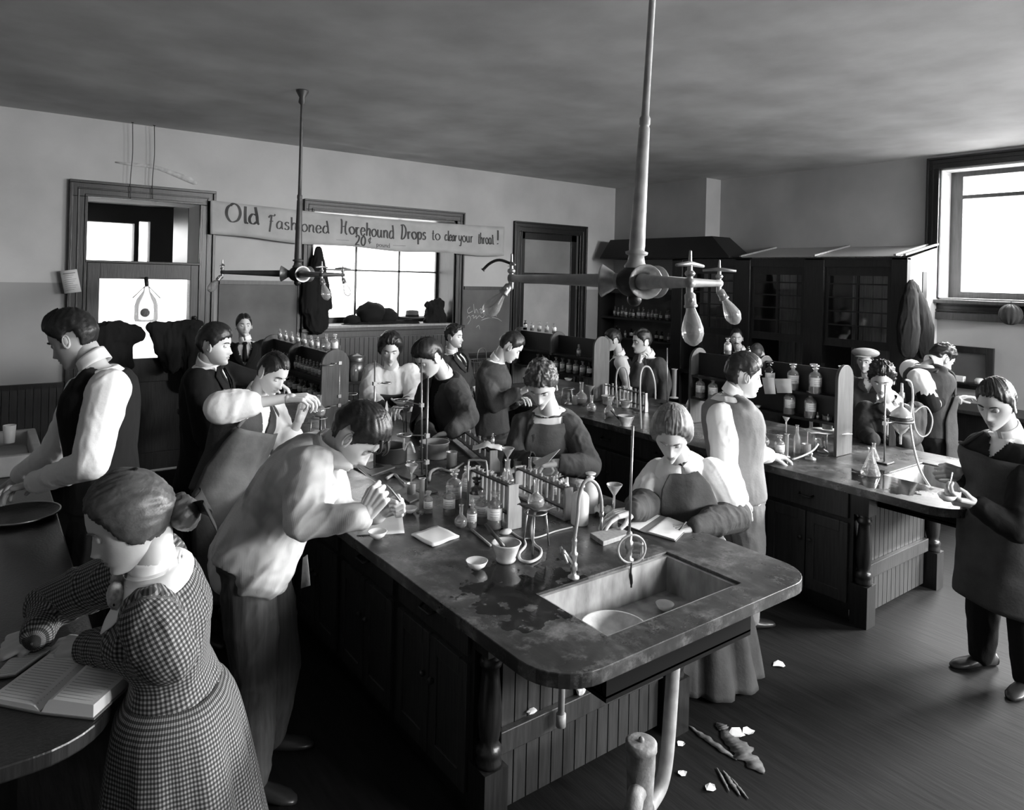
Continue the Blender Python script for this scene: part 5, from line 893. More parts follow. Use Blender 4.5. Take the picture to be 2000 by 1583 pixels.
def coats():
    blob('hanging_coat', 'black coat draped on the left of the doorway panel', 'coat', [wp(262, 655, 8.03), wp(225, 652, 8.03), wp(200, 655, 8.03)], [.10, .14, .12], flat=.45, fdir=yb, amp=.02, extra=[(wp(240, 650, 8.03), wp(252, 712, 8.03), .10, .05), (wp(205, 660, 8.03), wp(215, 725, 8.03), .14, .10), (wp(230, 655, 8.03), wp(232, 720, 8.03), .1, .1)])
    blob('hanging_coat', 'black coat draped on the right of the doorway panel', 'coat', [wp(300, 640, 8.03), wp(340, 648, 8.03), wp(382, 640, 8.03)], [.07, .11, .09], flat=.45, fdir=yb, amp=.02, extra=[(wp(308, 650, 8.03), wp(318, 700, 8.03), .08, .05), (wp(335, 655, 8.03), wp(335, 715, 8.03), .12, .08), (wp(372, 650, 8.03), wp(385, 740, 8.03), .13, .13)])
    blob('hanging_coat', 'long black coat with hat above hanging in the left of the borrowed window', 'coat', [wp(622, 488, 8.1), wp(622, 520, 8.1), wp(622, 570, 8.1), wp(618, 630, 8.1)], [.055, .09, .14, .15], flat=.6, fdir=yb, amp=.02, extra=[(wp(612, 560, 8.1), wp(612, 600, 8.1), .13, .15), (wp(640, 575, 8.1), wp(645, 600, 8.1), .05, .04)])
    for px, py, r, lb in ((724, 612, .17, 'soft dark cap heaped on the window sill, left of the brimmed hat'), (688, 628, .10, 'small dark cap leftmost on the window sill'), (756, 618, .13, 'crumpled dark cap touching the brimmed hat')):
        c = aty(px, py, 8.40); t = wthing('cloth_cap', lb, 'cap', c); mb = MB(); vs = []
        NSs, NRr = 24, 14
        for n in sph_grid(NSs, NRr): k = 1+.18*noise.noise(Vector(n)*2.2+Vector((px, 0, 0))); vs.append(c+Vector((n[0]*r*1.15*k, n[1]*r*.9*k, n[2]*r*.85*k)))
        mb.add(vs, grid_faces(NSs, NRr), True); mb.build('cap_cloth', M_BLACK, t)
    c = aty(805, 622, 8.36); t = wthing('brimmed_hat', 'grey felt hat with dark band on the window sill', 'hat', c); mb = MB(); mb.lathe([(.001, .10), (.05, .11), (.085, .10), (.09, .02), (.15, .012), (.165, .02), (.165, .014), (.15, .004), (.001, .004)], 32, Matrix.Translation(c)); mb.build('hat_felt', mat('grey_felt', .09, .8), t); mb = MB(); mb.lathe([(.0905, .022), (.0925, .024), (.0915, .05), (.0895, .05)], 32, Matrix.Translation(c)); mb.build('hat_band', M_BLACK, t)
    c = aty(780, 640, 8.3); 
    blob('heaped_coat', 'heap of black coats at the right end of the window sill', 'coat', [aty(838, 632, 8.36), aty(850, 612, 8.36), aty(858, 628, 8.36)], [.09, .14, .10], flat=.8, fdir=yb, amp=.02, extra=[(aty(832, 596, 8.36), aty(858, 596, 8.36), .04, .09)])
    blob('heaped_coat', 'black scarf and gloves spread along the front of the window sill', 'coat', [aty(672, 640, 8.32), aty(720, 638, 8.32), aty(770, 636, 8.34), aty(812, 636, 8.34)], [.05, .07, .08, .07], flat=.9, fdir=yb, amp=.012)
    ys = 3.36
    blob('hanging_coat', 'dark coat hanging on the white side of the fume hoods, left one', 'coat', [aty(1779, 556, ys), aty(1777, 590, ys), aty(1774, 640, ys), aty(1774, 672, ys)], [.06, .14, .18, .16], M_BLACK, flat=.5, fdir=yb, amp=.011)
    blob('hanging_coat', 'dark coat hanging on the white side of the fume hoods, right one', 'coat', [aty(1784, 556, ys), aty(1796, 600, ys), aty(1803, 640, ys), aty(1806, 676, ys)], [.05, .13, .17, .15], M_BLACK, flat=.5, fdir=yb, amp=.011)
# wired carboy hanging before the frosted pane
t = wthing('hanging_carboy', 'glass bell-shaped bottle hanging by a wire before the frosted door pane', 'bottle', aty(283, 600, 8.1)); c = aty(285, 628, 8.06); q = MB(); q.lathe([(.001, 0), (.10, 0), (.11, .02), (.11, .16), (.09, .23), (.035, .31), (.03, .33), (.03, .36), (.001, .36)], 28, Matrix.Translation(c)); q.build('carboy_glass', thin_glass('carboy_glass', .8, .05, .15, .15), t); q = MB(); q.tube([c+Vector((-.13, 0, .24)), c+Vector((0, 0, .38)), c+Vector((.13, 0, .24))], .005, 6); q.tube([c+Vector((0, 0, .37)), c+Vector((0, .05, .45))], .02, 8); q.build('carboy_wire', M_IRON, t); q = MB(); q.sphere(c+Vector((-.01, 0, .09)), .045, 14, 10); q.build('carboy_float', M_CHAR, t)
# ================================================================ scraps and pale streaks on the floor
for i, (px, py, s_, lb) in enumerate(((1522, 1298, .035, 'square white paper scrap alone on the floor between the benches'), (1440, 1432, .04, 'white paper scrap beside the pale streaks, left one'), (1462, 1428, .03, 'white paper scrap beside the pale streaks, right one'), (1330, 1452, .02, 'tiny scrap just right of the thick waste pipe'), (1332, 1510, .02, 'tiny scrap low beside the waste pipe'), (1387, 1538, .025, 'small pale scrap on the floor near the bottom edge'), (1715, 1142, .05, 'pale scrap on the floor under the right bench'), (1822, 1105, .05, 'white scrap on the floor near the shoes of the man at the right edge'), (550, 1395, .012, 'tiny scrap on the floor beside the striped trousers'))):
    c = atz(px, py, .006); q = MB(); q.add([c+Vector((s_*math.cos(a+.5*i)*(1+.3*math.sin(3*a+i)), s_*math.sin(a+.5*i)*.9, .004*math.sin(2*a))) for a in [2*PI*k/7 for k in range(7)]], [tuple(range(7))]); o = q.build('paper_scrap', M_PAPER, solid=.002); tag(o, lb, 'paper')
q = MB()  # thin pale streaked patches laid flat on the floor
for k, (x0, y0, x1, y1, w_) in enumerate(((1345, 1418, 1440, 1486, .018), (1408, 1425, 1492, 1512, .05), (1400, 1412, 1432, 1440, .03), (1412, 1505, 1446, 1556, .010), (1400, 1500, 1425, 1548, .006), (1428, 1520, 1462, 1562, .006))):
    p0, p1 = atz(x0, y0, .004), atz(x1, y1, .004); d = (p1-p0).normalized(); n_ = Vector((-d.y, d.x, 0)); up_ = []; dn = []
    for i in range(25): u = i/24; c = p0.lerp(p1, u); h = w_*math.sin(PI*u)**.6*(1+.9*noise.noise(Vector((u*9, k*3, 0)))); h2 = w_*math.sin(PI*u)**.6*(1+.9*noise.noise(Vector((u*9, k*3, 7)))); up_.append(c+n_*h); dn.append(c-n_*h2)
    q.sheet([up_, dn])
tag(q.build('floor_streaks', mat('pale_streaks', .09, .9, var=.6, vscale=25), solid=.002), 'pale streaked patches on the floor beside the waste pipe', 'powder', kind='stuff')
for px, py, lb in ((1132, 1430, 'crumpled white paper on the rail before the end boards'), (1036, 1480, 'flat white scrap lying on the rail near the left turned post')):
    c = aty(px, py, 2.215); c.z = .372; q = MB(); q.add([c+Vector((.022*n[0], .018*n[1], .022*n[2]*(1.6 if px > 1100 else .3)))*(1+.5*noise.noise(Vector(n)*3)) for n in []] or [c+Vector((.024*math.sin(PI*i/6)*math.cos(2*PI*k/8)*(1+.3*math.sin(i*k)), .016*math.sin(PI*i/6)*math.sin(2*PI*k/8), (.03 if px > 1100 else .008)*math.cos(PI*i/6)+.01)) for i in range(7) for k in range(8)], [(i*8+k, (i+1)*8+k, (i+1)*8+(k+1) % 8, i*8+(k+1) % 8) for i in range(6) for k in range(8)]); tag(q.build('paper_scrap', M_PAPER), lb, 'paper')
# ================================================================ people

def remesh(mb, voxel, smooth=4):
    o = mb.build('tmp', M_SKIN); o['kind'] = 'tmp'
    r = o.modifiers.new('r', 'REMESH'); r.mode = 'VOXEL'; r.voxel_size = voxel; r.use_smooth_shade = True
    if smooth: q = o.modifiers.new('s', 'SMOOTH'); q.factor = .5; q.iterations = smooth
    dg = bpy.context.evaluated_depsgraph_get(); ev = o.evaluated_get(dg)
    me = ev.to_mesh(); n = len(me.vertices); co = np.empty(n*3); me.vertices.foreach_get('co', co); no = np.empty(n*3); me.vertices.foreach_get('normal', no)
    fs = [tuple(p.vertices) for p in me.polygons]; ev.to_mesh_clear()
    m0 = o.data; bpy.data.objects.remove(o); bpy.data.meshes.remove(m0)
    return co.reshape(-1, 3), no.reshape(-1, 3), fs
def folds(co, no, amp, freq, seed=0, axis=None, squash=.35):
    if amp <= 0: return co
    out = co.copy(); ax = np.array(axis) if axis is not None else None
    for i in range(len(co)):
        p = co[i]
        if ax is not None: p = p - ax*(p.dot(ax))*(1-squash)
        v = Vector(p)*freq + Vector((seed, seed*1.7, 0))
        n1 = noise.noise(v); n2 = noise.noise(v*2.3)
        n3 = noise.noise(v*4.1+Vector((n1*2, n2, 0)))
        d = (.35-abs(n1)*2.2)*1.5 + (.3-abs(n2)*1.6)*.9 + n3*.35
        d = max(-.45, min(1.6, d))
        out[i] = co[i] + no[i]*d*amp
    return out
HEADRES = (60, 56)
def g(d2, s): return math.exp(-d2/(2*s*s))
def interp(x, tab):
    if x <= tab[0][0]: return tab[0][1]
    for (a, b), (c, d) in zip(tab, tab[1:]):
        if x <= c: return b+(d-b)*(x-a)/(c-a)
    return tab[-1][1]
FPROF = [(-.118, .30), (-.116, .60), (-.110, .80), (-.10, .90), (-.08, .92), (-.06, .95), (-.03, .97), (0, .985), (.05, 1.0), (.075, .92), (.095, .76), (.11, .56), (.12, .32), (.125, 0)]
def head_base(n):
    x, y, z = n
    X = .0745*x; Y = (.092 if y > 0 else .103)*y; Z = (.125 if z > 0 else .118)*z
    if Z < 0:
        t = min(1, -Z/.118); X *= 1-.38*t**1.6
        if y < 0: Y *= 1-.72*t**1.15
        else: Y *= 1-.06*t*t
    if y > 0:
        ca = y/max(.02, math.sqrt(max(0, 1-z*z))); Y = .090*ca*interp(Z, FPROF); X *= 1-.10*y*y
    if Z < 0 and y > .2: Z *= 1+.02*y
    if Z > 0: Y -= .006*z
    return X, Y, Z
def head_face(X, Y, Z, n):
    if n[1] > -.1:
        f = 1.0
        ax = abs(X)
        Y += .005*g((Z-.026)**2, .010)*g(max(0, ax-.03)**2, .012)
        Y -= .0105*g((ax-.031)**2+(Z-.006)**2, .0125)
        t = (0.020-Z)/.058
        if 0 < t < 1.22 and ax < .03:
            h = .026*(t**1.5) if t < .93 else .026*max(0, 1-((t-.93)/.27))**.8
            wdt = .0048+.0042*min(1, t)**2
            Y += h*g(X*X, wdt)
        Y += .007*g((ax-.0125)**2+(Z+.036)**2, .0055)
        Y += .006*g(X*X, .026)*g((Z+.063)**2, .018)
        Y += .0048*g(X*X, .016)*g((Z+.0575)**2, .0036)
        Y += .0055*g(X*X, .014)*g((Z+.069)**2, .0042)
        Y -= .0045*g(X*X, .018)*g((Z+.0632)**2, .0022)
        Y -= .004*g(X*X, .016)*g((Z+.0805)**2, .006)
        Y += .009*g(X*X+(Z+.101)**2, .015)
        Y -= .005*g(X*X, .012)*g((Z-.016)**2, .008)
        X += math.copysign(.004, X)*g((ax-.055)**2+(Z+.015)**2, .018)
    return X, Y, Z
def sph_grid(NS, NR):
    out = []
    for i in range(NR+1):
        th = PI*(i/NR)
        for k in range(NS):
            a = 2*PI*(k/NS); a = a-.38*math.sin(a)           # denser at the face (a = 0)
            out.append((math.sin(th)*math.sin(a), math.sin(th)*math.cos(a), math.cos(th)))
    return out
def grid_faces(NS, NR): return [(i*NS+k, (i+1)*NS+k, (i+1)*NS+(k+1) % NS, i*NS+(k+1) % NS) for i in range(NR) for k in range(NS)]
def comb_noise(n, pole, fr, seed):
    p = Vector(pole).normalized(); v = Vector(n); a = v.dot(p); q = v-p*a
    u = p.orthogonal().normalized(); w_ = p.cross(u); ang = math.atan2(q.dot(u), q.dot(w_)); pol = math.acos(max(-1, min(1, a)))
    c, s_ = math.cos(ang), math.sin(ang)
    return noise.noise(Vector((c*fr, s_*fr, pol*1.5+seed)))
HAIRLINE = {
 'short': [(0, .072), (35, .070), (55, .040), (72, .020), (80, -.012), (92, -.010), (97, .028), (116, .020), (124, -.05), (180, -.075)],
 'long': [(0, .076), (35, .070), (60, .030), (72, -.015), (82, -.045), (105, -.052), (130, -.065), (180, -.08)],
}
def build_head(st, c, Mx, s, root, off, spec):
    """st: accumulates body verts; returns nothing. Mx columns: right, front, up of the head"""
    NS, NR = HEADRES
    gr = sph_grid(NS, NR); vs = []; mi = []
    for n in gr:
        X, Y, Z = head_face(*head_base(n), n); vs.append(c + Mx @ (Vector((X, Y, Z))*s))
    loc = [(head_face(*head_base(n), n)) for n in gr]
    fs = grid_faces(NS, NR)
    for f in fs:
        m = sum((Vector(loc[i]) for i in f), Vector())/4
        mi.append(1 if (abs(m.x) < .023*(1-abs(m.z+.063)/.020) and -.0745 < m.z < -.0535 and m.y > .07) else 0)
    n0 = len(st['v']); st['v'] += vs; st['f'] += [tuple(i+n0 for i in f) for f in fs]; st['m'] += mi
    # ears
    for sd in (() if spec.get('noears') else (-1, 1)):
        mb = MB(); R = Matrix.Rotation(sd*-.35, 3, 'Z')
        cc = []
        ringp = [Vector((0, .0135*math.sin(a)*.9-.005*math.cos(a), .026*math.cos(a))) for a in [2*PI*k/16 for k in range(16)]]
        mb.tube([R @ p for p in ringp], [.0045 if p.z > -.015 else .0065 for p in ringp], 7, closed=True)
        mb.sphere((0, 0, 0), 1, 12, 8, (.005, .0135, .025), R)
        for v in mb.v: cc.append(c + Mx @ ((v+Vector((sd*.0775, -.006, -.004)))*s))
        n0 = len(st['v']); st['v'] += cc; st['f'] += [tuple(i+n0 for i in f) for f in mb.f]; st['m'] += [0]*len(mb.f)
    # eyes : ball, iris, lids belong to the face
    lid = spec.get('lid', .5)
    for sd in (-1, 1):
        ec = Vector((sd*.031, .0675, .005)); mb = MB(); mb.sphere(ec, .0118, 14, 10)
        mb.v = [c + Mx @ (v*s) for v in mb.v]; n0 = len(st['v']); st['v'] += mb.v; st['f'] += [tuple(i+n0 for i in f) for f in mb.f]; st['m'] += [2]*len(mb.f)
        mb = MB(); ic = ec + Vector((0, .0085, -.003)); mb.sphere(ic, .0052, 10, 6, (1, .75, 1))
        mb.v = [c + Mx @ (v*s) for v in mb.v]; n0 = len(st['v']); st['v'] += mb.v; st['f'] += [tuple(i+n0 for i in f) for f in mb.f]; st['m'] += [3]*len(mb.f)
        lv = []; lf = []          # upper lid: partial shell rotated down
        for i in range(7):
            el = math.radians(100 - (100+(-8+lid*62-20))*i/6 if False else 95-(95+lid*45-18)*i/6)
            for k in range(11):
                az = math.radians(-78+156*k/10); r = .0133
                lv.append(c + Mx @ ((ec+Vector((r*math.cos(el)*math.sin(az), r*math.cos(el)*math.cos(az), r*math.sin(el))))*s))
        for i in range(6):
            for k in range(10): lf.append((i*11+k, i*11+k+1, (i+1)*11+k+1, (i+1)*11+k))
        n0 = len(st['v']); st['v'] += lv; st['f'] += [tuple(i+n0 for i in f) for f in lf]; st['m'] += [0]*len(lf)
    # brows, moustache
    hm = spec.get('hairmat')
    bm_ = MB()
    for sd in (-1, 1):
        pts = [Vector((sd*x, y, z)) for x, y, z in ((.013, .0885, .024), (.027, .0885, .029), (.040, .081, .029), (.050, .071, .023))]
        bm_.tube([c + Mx @ (p*s) for p in pts], [.0030*s, .0035*s, .003*s, .0015*s], 6)
    if spec.get('moustache'):
        for sd in (-1, 1):
            pts = [Vector((sd*x, y, z)) for x, y, z in ((.001, .1035, -.050), (.012, .102, -.051), (.024, .094, -.054), (.032, .086, -.060))]
            bm_.tube([c + Mx @ (p*s) for p in pts], [.005*s, .0055*s, .0045*s, .002*s], 7)
    bm_.build('eyebrows', hm, root, off)
    # hair
    style = spec.get('style', 'short'); top = spec.get('top', .022); side = spec.get('side', .011)
    pole = spec.get('pole', (.35, .35, .9)); rough = spec.get('curl', 0); line = HAIRLINE['long' if style == 'long' else 'short']
    fr = spec.get('fringe', 0); prt = spec.get('part', None)
    NS2, NR2 = (96, 80) if spec.get('near') else (64, 54)
    hv = []
    for n in sph_grid(NS2, NR2):
        X, Y, Z = head_base(n)
        az = math.degrees(math.atan2(abs(n[0]), n[1]))
        zl = interp(az, line) - (fr*g(az*az, 40) if fr else 0)
        zl += .012*noise.noise(Vector((n[0]*9, n[1]*9, 3)))
        e = (Z-zl)/.010; e = max(0, min(1, e)); e = e*e*(3-2*e); e2 = .38+.62*max(0, min(1, (Z-zl)/(.045 if az < 75 else .06)))
        th = (side + (top-side)*max(0, min(1, (Z+.02)/.10)))*.8*e2
        if spec.get('quiff'): th += spec['quiff']*g((az)**2, 40)*g((Z-.105)**2, .035)
        if prt is not None:
            px_ = X-prt; th *= 1-.75*g(px_*px_, .006)*(1 if (n[1] > -.5 and Z > .05) else 0)
        if spec.get('crownlow') and n[1] < 0: th *= 1
        nz = comb_noise(n, pole, 9, spec.get('seed', 0))*.6+comb_noise(n, pole, 22, 5)*.5+comb_noise(n, pole, 38, 9)*.55
        th += nz*.0055*(1 if not rough else .6)
        if rough: th += rough*(noise.noise(Vector(n)*5+Vector((spec.get('seed', 0), 0, 0)))*.9+noise.noise(Vector(n)*11)*.6)
        d = Vector((X, Y, Z)); nn = Vector((n[0]/.0745, n[1]/.095, n[2]/.12)).normalized()
        off_ = (th)*e - .007*(1-e)
        hv.append(c + Mx @ ((d+nn*off_)*s))
    keep = []
    o = mesh_obj('hair', hv, grid_faces(NS2, NR2), hm, root, True, off=off)
    ex = MB()
    if spec.get('bun'):
        bp, br = spec['bun']
        vs2 = []
        for n in sph_grid(40, 30):
            q = Vector(n)*br; nz = comb_noise(n, (0, -1, .3), 7, 2)*.14
            vs2.append(c + Mx @ ((Vector(bp)+Vector((q.x, q.y*.8, q.z))*(1+nz))*s))
        ex.add(vs2, grid_faces(40, 30), True)
    if spec.get('locks'):                      # loose strands over the forehead etc.
        for (a, b, cc2, r) in spec['locks']:
            ex.tube([c + Mx @ (q*s) for q in smoothpath([a, b, cc2], 5)], [r*s*(1-.8*i/10)+.0008 for i in range(11)], 6)
    if ex.v: ex.build('hair_bun' if spec.get('bun') else 'hair_lock', hm, root, off)
def build_hand(st, wrist, d, nrm, side, curl=.5, s=1.0, spread=.12, thumb=.5, voxel=.003):
    d = d.normalized(); nrm = (nrm-d*nrm.dot(d)).normalized(); x = d.cross(nrm).normalized()*side   # x: towards thumb
    mb = MB()
    def L(px, py, pz): return wrist + (x*px + d*py + nrm*pz)*s
    ks = [(.030, .088, .046, .027, .022, .0098), (.010, .093, .050, .031, .023, .0100), (-.011, .088, .046, .029, .022, .0095), (-.030, .078, .035, .022, .020, .0085)]
    cl = curl if hasattr(curl, '__len__') else [curl, curl*1.05, curl*1.1, curl*1.2]
    mb.capsule(L(0, -.008, 0), L(0, .02, 0), .022*s, .024*s); mb.capsule(L(-.008, .0, 0), L(.006, .005, 0), .022*s, .022*s)
    for i, (kx, ky, a, b, c_, r) in enumerate(ks):
        mb.capsule(L(kx*.55, .012, -.001), L(kx, ky, 0), .0155*s, .0118*s)
        ang = cl[i]*.9; sp = (kx/.03)*spread; p = Vector((kx, ky, 0))
        for seg, ln in enumerate((a, b, c_)):
            v = Vector((math.sin(sp)*math.cos(ang), math.cos(sp)*math.cos(ang), -math.sin(ang))); q = p+v*ln
            mb.capsule(L(*p), L(*q), r*s*(1-.08*seg), r*s*(.94-.1*seg), 10); p = q; ang += cl[i]*(1.1 if seg == 0 else .7)
    mb.capsule(L(.015, .012, -.006), L(.034, .040, -.014), .0165*s, .0125*s)
    p = Vector((.034, .040, -.014)); t = thumb
    v1 = Vector((.55-.25*t, .78, -.25-.45*t)).normalized(); q = p+v1*.036; mb.capsule(L(*p), L(*q), .0115*s, .0102*s, 10)
    v2 = Vector((.30-.5*t, .85, -.25-.5*t)).normalized(); r_ = q+v2*.028; mb.capsule(L(*q), L(*r_), .0102*s, .0085*s, 10)
    co, no, fs = remesh(mb, voxel, 2); n0 = len(st['v'])
    st['v'] += [Vector(q) for q in co]; st['f'] += [tuple(i+n0 for i in f) for f in fs]; st['m'] += [0]*len(fs)
# torso stations: t along spine (0 pelvis .. 1 neck base), half width, half depth, forward shift
TORSO_M = [(-.16, .085, .075, 0), (-.10, .145, .105, 0), (0, .165, .118, -.005), (.18, .155, .112, .005), (.38, .145, .105, .012), (.58, .165, .118, .012), (.74, .182, .122, .008), (.86, .178, .108, -.002), (.94, .125, .080, -.010), (1.0, .070, .062, -.006), (1.05, .055, .055, 0)]
TORSO_F = [(-.16, .10, .085, 0), (-.10, .155, .115, -.01), (0, .172, .128, -.01), (.18, .140, .105, .0), (.33, .118, .088, .008), (.52, .145, .115, .022), (.68, .160, .130, .026), (.84, .155, .098, .002), (.93, .110, .074, -.008), (1.0, .062, .056, -.004), (1.05, .05, .05, 0)]
class Fig:
    def __init__(s, name, label, sp):
        s.sp = sp; s.k = sp.get('k', 1.0); s.near = sp.get('near', False); s.vox = sp.get('vox', .008 if s.near else .012)
        s.pel = sp['pelvis']; s.neck = sp['neck']; s.f = cdir(sp['face']) if not isinstance(sp['face'], Vector) else sp['face']
        s.up = (s.neck-s.pel).normalized(); s.front = (s.f-s.up*s.f.dot(s.up)).normalized(); s.right = s.front.cross(s.up).normalized()
        fh = cdir(sp.get('hipface', sp['face'])); s.hfront = (fh-UPV*fh.dot(UPV)).normalized(); s.hright = s.hfront.cross(UPV)
        s.bend = sp.get('bend', 0)
        base = Vector((s.pel.x, s.pel.y, 0)); s.root = wthing(name, label, sp.get('cat', 'person'), base); s.off = base
        s.tab = TORSO_F if sp.get('female') else TORSO_M
        k = s.k; sw = sp.get('sw', .165 if sp.get('female') else .185)*k
        s.shR = sp.get('shR') or s.neck + s.right*sw - s.up*.055*k; s.shL = sp.get('shL') or s.neck - s.right*sw - s.up*.055*k
        s.st = dict(v=[], f=[], m=[])
    def spine(s, t):
        p = s.pel.lerp(s.neck, t); L = (s.neck-s.pel).length
        return p - s.front*s.bend*4*t*(1-t)*L if 0 < t < 1 else p
    def frame(s, t):
        e = .02; up = (s.spine(min(1, t+e))-s.spine(max(0, t-e))).normalized()
        a = max(0, min(1, t)); fr = s.hfront.lerp(s.front, a); fr = (fr-up*fr.dot(up)).normalized(); return fr, fr.cross(up).normalized(), up
    def ring(s, t, ang, ex=0, tab=None, wide=0):
        tab = tab or s.tab; a = interp(t, [(q[0], q[1]) for q in tab])*s.k; b = interp(t, [(q[0], q[2]) for q in tab])*s.k; sh = interp(t, [(q[0], q[3]) for q in tab])*s.k
        fr, rt, up = s.frame(t); ca, sa = math.cos(ang), math.sin(ang); e = 2.4
        ra = (abs(ca)**e+abs(sa)**e)**(-1/e)
        return s.spine(t) + fr*(sh+(b+ex)*ca*ra) + rt*((a+ex+wide)*sa*ra)
    def torso(s, mb, t0, t1, ex=0, n=18, seg=28, flare=0):
        ts = [t0+(t1-t0)*i/n for i in range(n+1)]; vs = []; fs = []
        for t in ts:
            f_ = flare*max(0, (.25-t)) if flare else 0
            for k in range(seg): vs.append(s.ring(t, 2*PI*k/seg, ex+f_))
        for i in range(n):
            for k in range(seg): fs.append((i*seg+k, i*seg+(k+1) % seg, (i+1)*seg+(k+1) % seg, (i+1)*seg+k))
        fs.append(tuple(range(seg-1, -1, -1))); fs.append(tuple(n*seg+k for k in range(seg))); mb.add(vs, fs, True)
    def arm(s, mb, side, r=(.058, .048, .044, .034, .028), ex=0, upto=1.0, mid=None):
        sh = s.shR if side > 0 else s.shL; el = s.sp['elR' if side > 0 else 'elL']; wr = s.sp['wrR' if side > 0 else 'wrL']; k = s.k
        R = [q*k+ex for q in r]
        mb.capsule(sh-(s.right*side)*.02*k, sh.lerp(el, .5), R[0], R[1]); mb.capsule(sh.lerp(el, .45), el, R[1], R[2])
        if upto > 1: 
            e2 = el.lerp(wr, min(1, upto-1)); m_ = el.lerp(e2, .5)
            rr = lerp(R[2], R[4], upto-1)
            mb.capsule(el, m_, R[2], lerp(R[2], rr, .4) if mid is None else mid); mb.capsule(m_, e2, lerp(R[2], rr, .4) if mid is None else mid, rr)
    def finish(s, name, mb, m, amp=.004, freq=9, cut=None, parent=None, solid=0, vox=None, smooth=4, uv=None):
        co, no, fs = remesh(mb, vox or s.vox, smooth)
        co = folds(co, no, amp, freq, seed=len(co) % 17, axis=tuple(s.up), squash=.4)
        if cut:
            o3 = s.neck; F = np.array(s.front); R_ = np.array(s.right); U = np.array(s.up); rel = co-np.array(o3)
            lx, ly, lz = rel @ R_, rel @ F, rel @ U; bad = cut(lx/s.k, ly/s.k, lz/s.k)
            fs = [f for f in fs if not any(bad[i] for i in f)]
        o = mesh_obj(name, [Vector(c) for c in co], fs, m, parent or s.root, True, off=s.off)
        if cut or solid:
            bm = bmesh.new(); bm.from_mesh(o.data); bmesh.ops.delete(bm, geom=[v for v in bm.verts if not v.link_faces], context='VERTS'); bm.to_mesh(o.data); bm.free()
            q = o.modifiers.new('s', 'SOLIDIFY'); q.thickness = solid or .006; q.offset = -1
        if uv: s.fabric(o, uv)
        return o
    def fabric(s, o, chains):                      # store a cloth coordinate along/around the nearest limb
        me = o.data; n = len(me.vertices); att = me.attributes.new('cloth', 'FLOAT_VECTOR', 'POINT'); out = np.zeros((n, 3)); co = np.empty(n*3); me.vertices.foreach_get('co', co); co = co.reshape(-1, 3)+np.array(s.off)
        best = np.full(n, 1e9)
        for (a, b, ref, rad, l0, sc) in chains:
            a_, b_ = np.array(a), np.array(b); t = b_-a_; L = np.linalg.norm(t); t /= L; q = co-a_; u = np.clip(q @ t, -.02*0, L); axp = a_+np.outer(u, t); dv = co-axp; dist = np.linalg.norm(dv, axis=1)/sc
            rf = np.array(ref)-t*np.dot(np.array(ref), t); rf /= np.linalg.norm(rf); w_ = np.cross(t, rf); ang = np.arctan2(dv @ w_, dv @ rf)
            msk = dist < best; best[msk] = dist[msk]; out[msk, 0] = ang[msk]*rad; out[msk, 1] = (q @ t)[msk]+l0
        att.data.foreach_set('vector', out.ravel())
    def body(s):
        sp = s.sp; k = s.k; mb = MB()
        s.torso(mb, -.12, 1.0, -.012)
        hd = sp['head']; F0 = cdir(sp.get('hface', sp['face'])); pit = math.radians(sp.get('pitch', 10)); rl = math.radians(sp.get('roll', 0))
        F = (F0*math.cos(pit)-UPV*math.sin(pit)).normalized(); R_ = F.cross(UPV).normalized(); U = R_.cross(F).normalized()
        U2 = U*math.cos(rl)+R_*math.sin(rl); R2 = R_*math.cos(rl)-U*math.sin(rl)
        Mx = Matrix(((R2.x, F.x, U2.x), (R2.y, F.y, U2.y), (R2.z, F.z, U2.z))); hs = sp.get('hs', 1.0)*k*.92
        s.Mx, s.hs, s.hc = Mx, hs, hd
        nb = hd + Mx @ (Vector((0, -.030, -.055))*hs)
        mb.capsule(s.neck-s.up*.03, nb, .056*k, .052*hs); s.nb = nb
        for sd, w in ((1, 'R'), (-1, 'L')): s.arm(mb, sd, (.05, .044, .038, .030, .025), 0, 1.97)
        for sd in (1, -1):
            hip = s.pel + s.hright*sd*.085*k - UPV*.05; kn, ft = s.leg(sd)
            if not sp.get('skirt'): mb.capsule(hip, kn, .075*k, .052*k); mb.capsule(kn, ft+UPV*.07, .05*k, .036*k)
        co, no, fs = remesh(mb, max(s.vox, .009), 3)
        st = s.st; st['v'] += [Vector(c) for c in co]; st['f'] += fs; st['m'] += [0]*len(fs)
        build_head(st, hd, Mx, hs, s.root, s.off, dict(sp.get('hair', {}), near=s.near, hairmat=sp.get('hairmat', M_HAIR), lid=sp.get('lid', .7), moustache=sp.get('moustache')))
        for sd, w in ((1, 'R'), (-1, 'L')):
            if sp.get('nohand'+w): continue
            el, wr = sp['el'+w], sp['wr'+w]; h = sp.get('hand'+w, {}); d = h.get('dir', (wr-el)); nrm = h.get('n', UPV+Vector((.001, 0, 0)))
            if abs(d.normalized().dot(nrm.normalized())) > .93: nrm = s.front
            build_hand(st, wr, d, nrm, -sd*h.get('flip', 1) if False else (-sd)*h.get('flip', 1), h.get('curl', .45), h.get('s', 1.02)*k, thumb=h.get('thumb', .5), voxel=.0028 if s.near else .0045)
        body = mesh_obj('body', st['v'], st['f'], None, s.root, True, mats=[sp.get('skin', M_SKIN), M_LIP, M_EYE, M_IRIS], midx=st['m'], off=s.off)
        return body
    def leg(s, sd):
        sp = s.sp; w = 'R' if sd > 0 else 'L'; k = s.k; hip = s.pel + s.hright*sd*.085*k
        ft = sp.get('ft'+w) or Vector((hip.x, hip.y, 0)) + s.hright*sd*.03
        kn = sp.get('kn'+w) or hip.lerp(ft, .47)+s.hfront*.02
        return kn, ft
